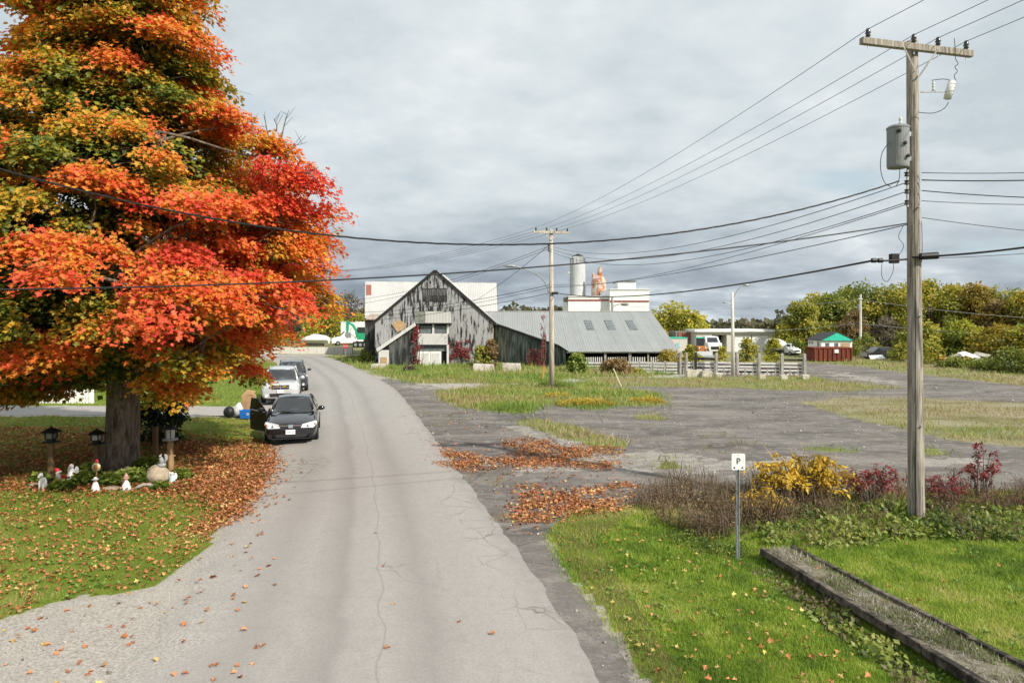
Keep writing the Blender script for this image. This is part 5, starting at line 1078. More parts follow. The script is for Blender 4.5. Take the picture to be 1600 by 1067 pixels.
def block(label, px, py, w_, d_, h_, seed, mm='concrete_block', rz=0.0, group=None, name='concrete_block'):
    g = G(px, py); rnd = random.Random(seed); mb = MB().box((0, 0, h_ / 2), (w_, d_, h_))
    mb.v = [(x * (1 + rnd.uniform(-.12, .12)), y * (1 + rnd.uniform(-.12, .12)), z * (1 + rnd.uniform(-.12, .08)) - (.03 if z < .01 else 0)) for x, y, z in mb.v]
    o = mb.build(name, mm, None, bevel=.04); o.location = (g.x, g.y, tz(g.x, g.y)); o.rotation_euler = (0, 0, rz); return tag(o, label, 'block', group)
block('large beige concrete block before the fence, left of the lamp post', 1083, 589, 1.15, .6, .55, 1); block('pale concrete block adjoining the large beige one by the fence', 1103, 589.5, .75, .6, .5, 2)
gcb = 'concrete footing blocks along the fence'
for i, (px, py, lab) in enumerate([(1122, 589.5, 'concrete footing block just left of the lamp post foot'), (1190, 592, 'concrete footing block third from the right fence end'), (1224, 593, 'concrete footing block second from the right fence end'), (1258, 592.5, 'concrete footing block at the right fence end')]): block(lab, px, py, .5, .45, .34, 10 + i, group=gcb)
block('whitewashed concrete tub in front of the barn, left of the brown shrub', 756, 580.5, 1.65, .8, .62, 20, 'tub_concrete', .05); block('stained white concrete tub by the side-shed wall', 799, 581, 1.5, .8, .75, 21, 'tub_concrete', -.06)
block('beige stone block at the foot of the barn stair door', 592, 576, 1.2, .7, .45, 22)
# ---------------------------------------------------------------- end of the road: concrete barrier, machines
gbar = 'concrete barrier blocks at the road end'
nblk = 10
for i in range(nblk):
    px = 420 + i * 13.8; g = (px - 800) * 88 / FPX; o = MB().prism([Vector((-.28, 0, 0)), Vector((.28, 0, 0)), Vector((.22, 0, .86)), Vector((-.22, 0, .86))], (0, 1.11, 0)).build('barrier_block', 'block_wall', None)
    o.rotation_euler = (0, 0, R(90)); o.location = (g + .55, 88 + random.uniform(-.03, .03), 0)
    tag(o, ['barrier block farthest left, behind the maple leaves', 'second barrier block from the left at the road end', 'third barrier block from the left at the road end', 'fourth barrier block from the left at the road end', 'fifth barrier block from the left at the road end', 'fifth barrier block from the right, facing the road', 'fourth barrier block from the right at the road end', 'third barrier block from the right, left of the stop sign', 'barrier block directly behind the stop sign', 'rightmost barrier block, next to the excavator tracks'][i], 'barrier', gbar)
# ================================================================== POLES AND WIRES
m, t, b = newmat('pole_wood')
geo = t.add('ShaderNodeNewGeometry'); pos = geo.outputs['Position']; n1 = t.noise(t.mapv(pos, (1, 1, .05)), 22, 6, .7, .3); n2 = t.noise(t.mapv(pos, (1, 1, .35)), 3, 4, .6)
t.link(t.mix(t.ramp(n1, [(.38, 0.0), (.60, 1.0)]), t.mix(n2, (.10, .085, .07), (.20, .17, .14)), t.mix(n2, (.36, .315, .265), (.50, .45, .39))), b.inputs['Base Color'])
n3 = t.noise(t.mapv(pos, (1, 1, .018)), 55, 3, .6); pc_ = b.inputs['Base Color'].links[0].from_socket; t.link(t.mix(t.ramp(n3, [(.33, .9), (.40, 0.0)]), pc_, (.03, .025, .02)), b.inputs['Base Color']); b.inputs['Roughness'].default_value = .92
bp = t.add('ShaderNodeBump'); bp.inputs['Strength'].default_value = .7; bp.inputs['Distance'].default_value = .02; t.link(n1, bp.inputs['Height']); t.link(bp.outputs[0], b.inputs['Normal'])
mat('wire_black', (.018, .018, .02), .5, var=.1); mat('wire_grey', (.10, .105, .11), .4, var=.1); mat('galv', (.42, .43, .44), .45, .6, var=.15, scale=12); weathered('transformer_grey', (.26, .275, .29), (.17, .155, .14), .60, .08, 4, .2)
mat('insulator', (.05, .045, .045), .2, var=.2); mat('porcelain', (.68, .68, .66), .25, var=.1); mat('pole_white', (.66, .62, .56), .85, var=.2, scale=5, stretch=(1, 1, .15)); mat('pole_mid', (.45, .40, .34), .9, var=.4, scale=9, stretch=(1, 1, .08)); mat('orange_paint', (.62, .26, .05), .6); mat('pale_wood', (.66, .60, .44), .8, var=.15)
PT1 = Vector((P(1425, 65, 14.55).x, 14.55, hgt(65, 14.55))); PB1 = G(1432, 812); PB1.z = tz(PB1.x, PB1.y)
up1 = thing('utility_pole', 'tall weathered wooden utility pole with transformer, nearest on the right', 'utility pole', PB1)
o1 = lambda v: Vector(v)
def pole_at(z): s_ = (z - PB1.z) / (PT1.z - PB1.z); return PB1.lerp(PT1, s_)
MB().tube([pole_at(PB1.z - .3)] + [pole_at(PB1.z + (PT1.z - PB1.z) * k / 10) for k in range(11)], [.165] + [.162 - .0052 * k for k in range(11)], 20).build('pole', 'pole_wood', up1, world=True, smooth=True)
B2 = G(862, 607); P2top = Vector((P(861, 359, B2.y).x, B2.y, hgt(359, B2.y)))
ldir = (Vector((PB1.x, PB1.y, 0)) - Vector((B2.x, B2.y, 0))).normalized(); adir = Vector((-ldir.y, ldir.x, 0)); adir = adir if adir.x > 0 else -adir
zc = hgt(77, 14.45); AC = pole_at(zc) + ldir * .16
xarm1 = (AC - adir * 1.38 + Vector((0, 0, .03)), AC + adir * 1.36 - Vector((0, 0, .02)))
arm = MB().beam(xarm1[0], xarm1[1], .11, .135).build('crossarm', 'pole_wood', up1, world=True, bevel=.008)
for s_ in (-1, 1): MB().beam(AC + adir * s_ * .42 + ldir * .07 + Vector((0, 0, -.03)), pole_at(zc - .62) + ldir * .17, .035, .008, tuple(ldir)).build('brace', 'grey_post', up1, world=True)
ins1 = []
for s_ in (.06, .465, .685, .945):
    p = xarm1[0].lerp(xarm1[1], s_) + Vector((0, 0, .07)); ins1.append(p + Vector((0, 0, .19)))
    k = MB().tube([p - Vector((0, 0, .22)), p + Vector((0, 0, .1))], .011, 6).build('insulator_pin', 'galv', up1, world=True)
    MB().lathe([(.03, .02), (.055, .05), (.035, .08), (.06, .11), (.04, .14), (.045, .17), (.03, .20)], 12, p).build('insulator', 'insulator', k, world=True, smooth=True)
# transformer
tc_ = pole_at(hgt(231, 14.4)) + Vector((-.375, -.10, 0)); zt0, zt1 = hgt(262, 14.4), hgt(199, 14.4)
tr = MB().lathe([(.205, zt0 - tc_.z), (.215, zt0 - tc_.z + .04), (.215, zt1 - tc_.z - .04), (.225, zt1 - tc_.z - .03), (.225, zt1 - tc_.z), (.17, zt1 - tc_.z + .04), (.03, zt1 - tc_.z + .06)], 28, tc_).build('transformer', 'transformer_grey', up1, world=True, smooth=False)
for z_ in (.30, -.22): MB().box(tc_ + Vector((.24, .05, z_)), (.12, .09, .1)).build('bracket', 'galv', tr, world=True)
for dx, dz in ((-.10, .28), (.02, .02), (.08, -.25)): MB().lathe([(.03, 0), (.04, .03), (.02, .07)], 8, tc_ + Vector((dx, -.235, dz))).build('bushing', 'insulator', tr, world=True)
MB().box(tc_ + Vector((-.12, -.225, .30)), (.09, .012, .07)).build('name_plate', 'tar_black', tr, world=True)
MB().lathe([(.028, 0), (.04, .05), (.025, .08), (.038, .13), (.02, .17)], 10, tc_ + Vector((.05, 0, zt1 - tc_.z + .05))).build('high_bushing', 'porcelain', tr, world=True)
# cut-out fuse and arrester on a side bracket
zf = hgt(143, 14.4); fb = pole_at(zf)
MB().beam(fb + Vector((.12, -.1, 0)), fb + Vector((.66, -.16, -.01)), .03, .03).build('bracket', 'galv', up1, world=True)
MB().tube([fb + Vector((.64, -.16, -.16)), fb + Vector((.74, -.16, .20))], [.075, .075], 12).build('cutout', 'porcelain', up1, world=True, smooth=True)
for k in range(4): MB().lathe([(.05, 0), (.085, .012), (.05, .024)], 12, fb + Vector((.662 + .022 * k, -.16, -.10 + .075 * k))).build('cutout_fin', 'porcelain', up1, world=True)
MB().lathe([(.02, 0), (.032, .02), (.02, .05), (.032, .08), (.02, .11), (.03, .14), (.012, .2)], 10, fb + Vector((.36, -.14, .02))).build('arrester', 'porcelain', up1, world=True)
def tubes(name, T, pts, r=.008, mm='wire_black'):
    ps = [Vector(p) for p in pts]; out = []
    for i in range(len(ps) - 1):
        p0, p1, p2, p3 = ps[max(i - 1, 0)], ps[i], ps[i + 1], ps[min(i + 2, len(ps) - 1)]
        for k in range(6):
            u = k / 6; out.append(.5 * ((2 * p1) + (p2 - p0) * u + (2 * p0 - 5 * p1 + 4 * p2 - p3) * u * u + (3 * p1 - p0 - 3 * p2 + p3) * u ** 3))
    out.append(ps[-1]); return MB().tube(out, r, 6).build(name, mm, T, world=True, smooth=True)
def pw_(px, py, D=14.35): return P(px, py, D)
tubes('jumper', up1, [pw_(1456, 126), pw_(1475, 124), pw_(1492, 128)]); tubes('jumper', up1, [pw_(1436, 176), pw_(1458, 177), pw_(1475, 170), pw_(1482, 160)]); tubes('coil_lead', up1, [pw_(1494, 128), pw_(1491, 118), pw_(1496, 112), pw_(1492, 105), pw_(1497, 100), pw_(1493, 92), pw_(1493, 84), pw_(1491, 60)], .007)
tubes('drop_lead', up1, [pw_(1390, 222), pw_(1378, 240), pw_(1376, 265), pw_(1382, 285), pw_(1392, 292)]); tubes('drop_lead', up1, [pw_(1406, 264), pw_(1405, 280), pw_(1400, 292)])
tubes('loop_wire', up1, [pw_(1400, 405), pw_(1412, 385), pw_(1404, 370), pw_(1412, 352)], .006); tubes('loop_wire', up1, [pw_(1378, 412), pw_(1378, 432), pw_(1386, 440), pw_(1395, 425), pw_(1396, 408)], .006); tubes('loop_wire', up1, [pw_(1440, 410), pw_(1441, 380), pw_(1440, 345)], .006)
rack = []
for py in (272, 285, 299, 316):
    z_ = hgt(py, 14.4); p = pole_at(z_) + Vector((-.20, -.10, 0)); rack.append(p); MB().lathe([(.02, -.05), (.05, -.04), (.03, 0), (.05, .04), (.02, .05)], 10, p).build('spool_insulator', 'insulator', up1, world=True)
MB().box(pole_at(hgt(294, 14.4)) + Vector((-.16, -.06, 0)), (.03, .05, .78)).build('rack_bar', 'galv', up1, world=True)
MB().box(pole_at(hgt(404, 14.4)) + Vector((-.48, -.10, .0)), (.17, .12, .20)).build('terminal_box', 'tar_black', up1, world=True, bevel=.01)
MB().tube([pole_at(hgt(401, 14.4)) + Vector((.0, -.22, -.01)), pole_at(hgt(400, 14.4)) + Vector((.36, -.22, .0))], [.07, .075], 12).build('splice_case', 'wire_black', up1, world=True)
for px in (1362, 1372): MB().tube([pw_(px, 407), pw_(px + 7, 407)], .05, 8).build('splice_sleeve', 'wire_black', up1, world=True)
for k in range(3): MB().tube([pole_at(2 + k * 2.3) + Vector((.02, -.14, 0)), pole_at(2 + k * 2.3) + Vector((.02, -.19, 0))], .02, 6).build('bolt', 'galv', up1, world=True)
tubes('ground_wire', up1, [pole_at(.1) + Vector((-.09, -.14, 0)), pole_at(2.5) + Vector((-.08, -.14, 0)), pole_at(5.0) + Vector((-.06, -.14, 0)), pole_at(9) + Vector((-.05, -.13, 0))], .008)

# middle pole
up2 = thing('utility_pole', 'middle wooden utility pole with street lamp arm on the grass island', 'utility pole', (B2.x, B2.y, tz(B2.x, B2.y))); D2 = B2.y
MB().tube([Vector((B2.x, B2.y, -.2)), Vector((B2.x, B2.y, 3)), P2top], [.17, .155, .12], 16).build('pole', 'pole_mid', up2, world=True, smooth=True)
C2 = Vector((P2top.x, D2, hgt(363.5, D2))) - ldir * 0 + ldir * .16; x2 = (C2 - adir * 1.15, C2 + adir * 1.15)
MB().beam(x2[0], x2[1], .11, .14).build('crossarm', 'pole_mid', up2, world=True)
for s_ in (-1, 1): MB().beam(C2 + adir * s_ * .5, Vector((P2top.x, D2, hgt(376, D2))) + ldir * .15, .04, .02, tuple(ldir)).build('brace', 'galv', up2, world=True)
ins2 = []
for s_ in (.06, .36, .64, .94):
    p = x2[0].lerp(x2[1], s_) + Vector((0, 0, .07)); ins2.append(p + Vector((0, 0, .2))); MB().lathe([(.03, 0), (.06, .06), (.04, .1), (.06, .14), (.03, .2)], 8, p).build('insulator', 'insulator', up2, world=True)
rack2 = []
for py in (384, 388, 392):
    p = Vector((P2top.x - .16, D2 - .12, hgt(py, D2))); rack2.append(p); MB().lathe([(.03, -.06), (.06, -.04), (.03, 0), (.06, .04), (.03, .06)], 8, p).build('spool_insulator', 'insulator', up2, world=True)
lp_ = [P(858, 458, D2 - .15), P(851, 441, D2 - .4), P(838, 429, D2 - .8), P(822, 421, D2 - 1.2), P(804, 415.5, D2 - 1.6)]
tubes('lamp_arm', up2, lp_, .035, 'galv'); MB().ball(P(797, 415.8, D2 - 1.8), (.42, .16, .08), 12, 8).build('lamp_head', 'galv', up2, world=True, smooth=True)
MB().tube([P(862, 458, D2 - .2), P(872, 458, D2 - .2)], .08, 8).build('splice_case', 'wire_black', up2, world=True)
# lamp post by the fence
L3 = G(1145.5, 588); D3 = L3.y
lampp = thing('lamp_post', 'slim pale street lamp post with two lamp heads by the fence', 'street lamp', (L3.x, D3, 0))
MB().tube([Vector((L3.x, D3, -.1)), P(1145, 520, D3), P(1144, 457, D3)], [.15, .12, .09], 14).build('pole', 'pole_white', lampp, world=True, smooth=True)
tubes('lamp_arm', lampp, [P(1146, 464, D3), P(1151, 456, D3), P(1157, 448.5, D3), P(1162, 446, D3)], .04, 'galv'); MB().ball(P(1166, 445.5, D3), (.26, .16, .09), 10, 7).build('lamp_head', 'galv', lampp, world=True, smooth=True)
tubes('lamp_arm', lampp, [P(1143, 477, D3), P(1139, 474, D3), P(1135, 472.6, D3)], .025, 'galv'); MB().ball(P(1132.5, 472.8, D3), (.2, .14, .06), 10, 7).build('lamp_head', 'galv', lampp, world=True, smooth=True)
# lamp poking above the shed roof
L4 = 80.0; lamp4 = thing('lamp_post', 'street lamp head showing above the long shed roof', 'street lamp', base(957, L4))
MB().tube([Vector(base(957, L4)), P(957, 480, L4)], [.12, .08], 10).build('pole', 'galv', lamp4, world=True); tubes('lamp_arm', lamp4, [P(957, 481, L4), P(962, 477, L4), P(970, 474.8, L4)], .05, 'galv'); MB().ball(P(976, 475.5, L4), (.5, .25, .16), 10, 7).build('lamp_head', 'grey_roofing', lamp4, world=True, smooth=True)
# far thin pole
D5 = 82.0; up3 = thing('utility_pole', 'far thin utility pole in front of the right-hand wood', 'utility pole', base(1344.5, D5))
MB().tube([Vector(base(1344.5, D5)), P(1344.5, 460, D5)], [.16, .12], 10).build('pole', 'pole_white', up3, world=True); MB().box(P(1344.5, 467, D5 - .15), (.5, .1, .1)).build('crossarm', 'pole_white', up3, world=True); MB().lathe([(.18, -.3), (.18, .3), (.05, .35)], 10, P(1341.5, 480, D5 - .3)).build('transformer', 'transformer_grey', up3, world=True)

def cable(label, p, q, sag, r=.009, mm='wire_black', n=28, group=None, twist=0.0):
    p, q = Vector(p), Vector(q); mb = MB(); pts = []
    for i in range(n + 1):
        s_ = i / n; pts.append(p.lerp(q, s_) - Vector((0, 0, sag * 4 * s_ * (1 - s_))))
    if twist:
        n2 = n * 5; fine = []
        for i in range(n2 + 1):
            s_ = i / n2; fine.append(p.lerp(q, s_) - Vector((0, 0, sag * 4 * s_ * (1 - s_))))
        for ph in (0, 2.1, 4.2):
            mb.tube([f + Vector((0, math.cos(i * .55 + ph), math.sin(i * .55 + ph))) * twist for i, f in enumerate(fine)], r, 5)
    else: mb.tube(pts, r, 6)
    o = mb.build('overhead_cable', mm, None, smooth=True); rebase(o); return tag(o, label, 'cable', group)
nextp = PB1 + ldir * 29.6
names = ['leftmost', 'second from left', 'third from left', 'rightmost']
for i in range(4):
    cable(f'{names[i]} primary wire between the near and middle pole crossarms', ins1[i], ins2[i], .42, .0075, 'wire_grey', 30)
    e = ins1[i] + ldir * 29; cable(f'{names[i]} primary wire rising overhead from the near crossarm', ins1[i], Vector((e.x, e.y, ins1[i].z + .1)), .35, .0075, 'wire_grey', 30)
    e = ins2[i] - ldir * 36 + Vector((-16 - i * .2, 0, 0)); cable(f'{names[i]} primary wire running left from the middle pole', ins2[i], Vector((e.x, e.y, ins2[i].z - .1)), .7, .010, 'wire_grey', 24)
cable('thick twisted service cable crossing the whole picture in front of the maple', P(-420, 120, 10.4), pw_(1405, 283), 1.9, .008, 'wire_black', 44, twist=.010)
cable('black telephone cable crossing the picture below the twisted cable', P(-420, 452, 9.2), pw_(1418, 349), .42, .013, 'wire_black', 40)
cable('thin wire beside the black telephone cable reaching the near pole', P(855, 449, D2), pw_(1418, 351), .32, .010, 'wire_black', 30)
cable('black trunk cable from near pole splice to middle pole', pw_(1360, 408), P(870, 458, D2 - .1), .45, .022, 'wire_black', 30)
cable('short trunk cable end into the near pole terminal', pw_(1418, 405), pw_(1360, 408), .01, .02, 'wire_black', 6)
cable('black trunk cable leaving the near pole to the right', pw_(1425, 402), P(1800, 352, 12.0), .10, .02, 'wire_black', 20)
for i in range(3): cable(['upper', 'middle', 'lower'][i] + ' secondary wire from the near pole rack to the middle pole', rack[i + 1], rack2[i], [.95, 1.05, 1.1][i], .009, 'wire_black', 34)
cable('thin guy-like wire from the near pole below the rack to the lot', pole_at(hgt(318, 14.4)) + Vector((-.15, -.1, 0)), P(862, 445, D2), .55, .008, 'wire_black', 30)
for i, (y0, y1, r_, mm, lab) in enumerate([(270, 266, .008, 'wire_grey', 'topmost'), (281.5, 278, .012, 'wire_black', 'second'), (298, 305, .010, 'wire_black', 'third'), (314, 316, .007, 'wire_grey', 'fourth'), (340, 357, .007, 'wire_grey', 'lowest drooping')]):
    cable(f'{lab} service wire leaving the near pole to the right', pw_(1440, y0), P(1760, y1 + (y1 - y0) * .9, 13.2), .05, r_, mm, 16)
cable('thin wire below the trunk cable at the right of the near pole', pw_(1440, 404), P(1700, 388, 13.4), .03, .006, 'wire_grey', 14)
for i, (y0, x1, y1, D_, sg) in enumerate([(384, 560, 468, 66, .5), (388, 540, 478, 68, .5), (445, 470, 487, 75, .7), (449, 470, 494, 76, .7), (458, 440, 505, 70, .6)]):
    cable(['upper', 'second', 'third', 'fourth', 'lowest'][i] + ' wire running left from the middle pole before the barn', P(860, y0, D2), P(x1, y1, min(D_, 63.0)), sg, .016 if i in (2, 4) else .013, 'wire_black', 24)
cable('steep service drop from the middle pole to the barn porch roof', P(858, 383, D2), P(728, 478, 64.0), .25, .016, 'wire_black', 16)
for i, (y0, x1, y1) in enumerate([(468, 1900, 505), (505, 1900, 522)]):
    cable(['upper', 'lower'][i] + ' far wire right of the far thin pole', P(1344, y0, D5), P(x1, y1, 70), .8, .02, 'galv', 20); cable(['upper', 'lower'][i] + ' far wire left of the far thin pole', P(1344, y0, D5), P(955, [476, 512][i], 100), .9, .02, 'galv', 24)
cable('pale thin wire from the lamp post down to the workshop', P(1143, 500, D3), P(1118, 517, 93), .05, .012, 'galv', 10)

# ================================================================== SIGN, STAKES, TIMBERS
SG = G(1153, 866); zs = tz(SG.x, SG.y); Ds = SG.y
ps = thing('parking_sign', 'small white parking sign on a thin galvanised post in the grass', 'sign', (SG.x, Ds, zs))
mat('sign_white', (.80, .80, .79), .5, var=.03); mat('sign_black', (.03, .03, .03), .5); mat('steel_post', (.40, .43, .46), .4, .5, var=.2, scale=9)
zt = hgt(697, Ds); MB().prism([Vector((-.028, 0, -.25)), Vector((.028, 0, -.25)), Vector((.028, 0, .62)), Vector((.0, 0, .66)), Vector((-.028, 0, .62))], (0, .022, 0)).build('sleeve', 'galv', ps)
for s_ in (-1, 1): MB().box((s_ * .019, .0, zt * .5 - .05), (.014, .02, zt - .2)).build('post_flange', 'steel_post', ps)
MB().box((0, .012, zt * .5), (.028, .006, zt - .05)).build('post_web', 'wire_black', ps)
bw_, bh_ = .122, .148; zc_ = zt - .148; rad = .025; poly = []
for cx, cz, a0 in ((bw_ - rad, bh_ - rad, 0), (-bw_ + rad, bh_ - rad, 90), (-bw_ + rad, -bh_ + rad, 180), (bw_ - rad, -bh_ + rad, 270)):
    for k in range(5): a = R(a0 + k * 22.5); poly.append(Vector((cx + rad * math.cos(a), -.028, zc_ + cz + rad * math.sin(a))))
pl = MB().prism(poly, (0, .008, 0)).build('plate', 'sign_white', ps)
MB().box((-.022, -.031, zc_ + .005), (.018, .004, .085)).build('letter_stroke', 'sign_black', pl)
ring = [Vector((-.022 + .052 * math.sin(R(a)), -.0315, zc_ + .035 + .030 * math.cos(R(a)))) for a in range(-10, 200, 15)]; MB().tube(ring, .008, 5).build('letter_bowl', 'sign_black', pl)
for s_ in (-1, 1): MB().lathe([(.014, 0), (.014, .004)], 12, (s_ * .072, -.0, 0)); k = MB().tube([Vector((s_ * .072, -.026, zc_ - .105)), Vector((s_ * .072, -.034, zc_ - .105))], .016, 12).build('dot', 'sign_black', pl)
for z_ in (.125, -.135): MB().tube([Vector((0, -.026, zc_ + z_)), Vector((0, -.035, zc_ + z_))], .008, 8).build('bolt', 'galv', pl)
g = G(848, 596); st = MB().beam((0, 0, -.1), (P(850, 573, g.y).x - g.x, 0, P(850, 573, g.y).z), .11, .05).build('marker_stake', 'orange_paint', None); st.location = g; tag(st, 'thin orange marker stake left of the middle pole', 'stake')
g = G(974, 610); q = P(958.5, 575.5, g.y); st = MB().beam((.03, 0, -.1), q - g, .09, .06).build('leaning_stake', 'pale_wood', None); st.location = g; tag(st, 'leaning pale wooden stake right of the middle pole', 'stake')
# timber-edged planter trough
a0, a1, b0, b1 = G(1192, 862), G(1525, 1067), G(1238, 858), G(1606, 1050)
weathered('old_timber', (.20, .17, .135), (.03, .026, .022), .49, .08, 3, 1)
pt = thing('timber_planter', 'long trough of two weathered dark timbers filled with dry grey stems', 'planter', (a0.x, a0.y, 0))
def timber(p, q, n, name, w_, h_):
    d = q - p
    for k in range(n):
        s0 = p + d * (k / n) * 1.25; s1 = p + d * ((k + 1) / n) * 1.25 - d.normalized() * .012; j = random.uniform(-.012, .012)
        MB().beam(s0 + Vector((j, 0, h_ / 2 - .05)), s1 + Vector((j * .5, 0, h_ / 2 - .04 + random.uniform(-.012, .012))), w_, h_).build(name, 'old_timber', pt, world=True, bevel=.012)
timber(a0, a1, 3, 'timber', .105, .13); timber(b0, b1, 3, 'timber', .09, .13)
mb = MB(); n_ = 24; vs = []
for k in range(n_ + 1):
    s_ = k / n_ * 1.25; A_ = a0.lerp(a1, s_); B_ = b0.lerp(b1, s_)
    for j in range(7): q = A_.lerp(B_, j / 6); vs.append((q.x, q.y, .012 + .03 * float(fbm(np.array([q.x * 5]), np.array([q.y * 5]), 9)[0])))
mb.add(vs, [(k * 7 + j, k * 7 + j + 1, (k + 1) * 7 + j + 1, (k + 1) * 7 + j) for k in range(n_) for j in range(6)]); mat('planter_soil', (.20, .175, .14), .95, var=.35, scale=14, bump=.7); mb.build('soil', 'planter_soil', pt, world=True, smooth=True)
n_ = 15000; s_ = rng.random(n_) * 1.25; u_ = rng.uniform(.08, .92, n_); A_ = np.array(a0)[None] + s_[:, None] * np.array(a1 - a0)[None]; B_ = np.array(b0)[None] + s_[:, None] * np.array(b1 - b0)[None]
ps_ = A_ + (B_ - A_) * u_[:, None]; ps_[:, 2] = .02; k = fbm(ps_[:, 0] * 2.2, ps_[:, 1] * 2.2, 55) + rng.normal(0, .1, n_) > .42; ps_ = ps_[k]; n_ = len(ps_)
pal_t = palette(fbm(ps_[:, 0] * 1.2, ps_[:, 1] * 1.2, 57) + rng.normal(0, .17, n_), [(0, (.08, .13, .03)), (.40, (.20, .21, .09)), (.55, (.40, .35, .29)), (.75, (.60, .55, .50)), (1, (.70, .64, .58))])
V, Fc, C = scatter(BENT_V * [1.6, 1, 1], BENT_F, ps_ - np.array([[a0.x, a0.y, 0]]), rng.normal(0, .8, (n_, 3)) + [0, 0, .7], rng.normal(0, 1, (n_, 3)), rng.uniform(.04, .11, n_), pal_t); o = np_mesh('dry_stems', V, Fc, GRS, C, pt); kind(o, 'stuff')

# ================================================================== VEHICLES
mat('paint_black', (.012, .012, .016), .18, var=.1, spec=.6, coat=.8); mat('paint_silver', (.62, .63, .64), .25, .35, var=.04, coat=.6); mat('paint_charcoal', (.035, .037, .042), .2, var=.1, coat=.8)
mat('paint_white', (.78, .78, .77), .35, var=.04, coat=.3); mat('tyre', (.018, .018, .018), .85); mat('rim', (.40, .40, .41), .35, .7, var=.1); mat('trim_black', (.015, .015, .016), .5); mat('headlamp', (.72, .74, .76), .12, var=.1, coat=.8); mat('chrome', (.62, .63, .65), .15, .9, var=.05)
mat('amber', (.65, .16, .05), .3);  mat('interior', (.10, .10, .105), .8); mat('plate_white', (.82, .83, .84), .5, var=.02)
m, t, b = newmat('car_glass'); t.n.remove(b)
tp = t.add('ShaderNodeBsdfTransparent'); tp.inputs[0].default_value = (.50, .56, .56, 1); gl = t.add('ShaderNodeBsdfGlossy'); gl.inputs['Roughness'].default_value = .03; fr = t.add('ShaderNodeFresnel'); fr.inputs[0].default_value = 1.55
mxs = t.add('ShaderNodeMixShader'); t.link(t.math('ADD', fr.outputs[0], .10), mxs.inputs[0]); t.link(tp.outputs[0], mxs.inputs[1]); t.link(gl.outputs[0], mxs.inputs[2]); t.link(mxs.outputs[0], t.n['Material Output'].inputs[0])
def loft(secs, close=True):
    mb = MB(); n = len(secs[0]); vs = [p for s_ in secs for p in s_]
    fs = [(i * n + j, i * n + (j + 1) % n, (i + 1) * n + (j + 1) % n, (i + 1) * n + j) for i in range(len(secs) - 1) for j in range(n)]
    if close: fs += [tuple(range(n - 1, -1, -1)), tuple((len(secs) - 1) * n + j for j in range(n))]
    return mb.add(vs, fs)
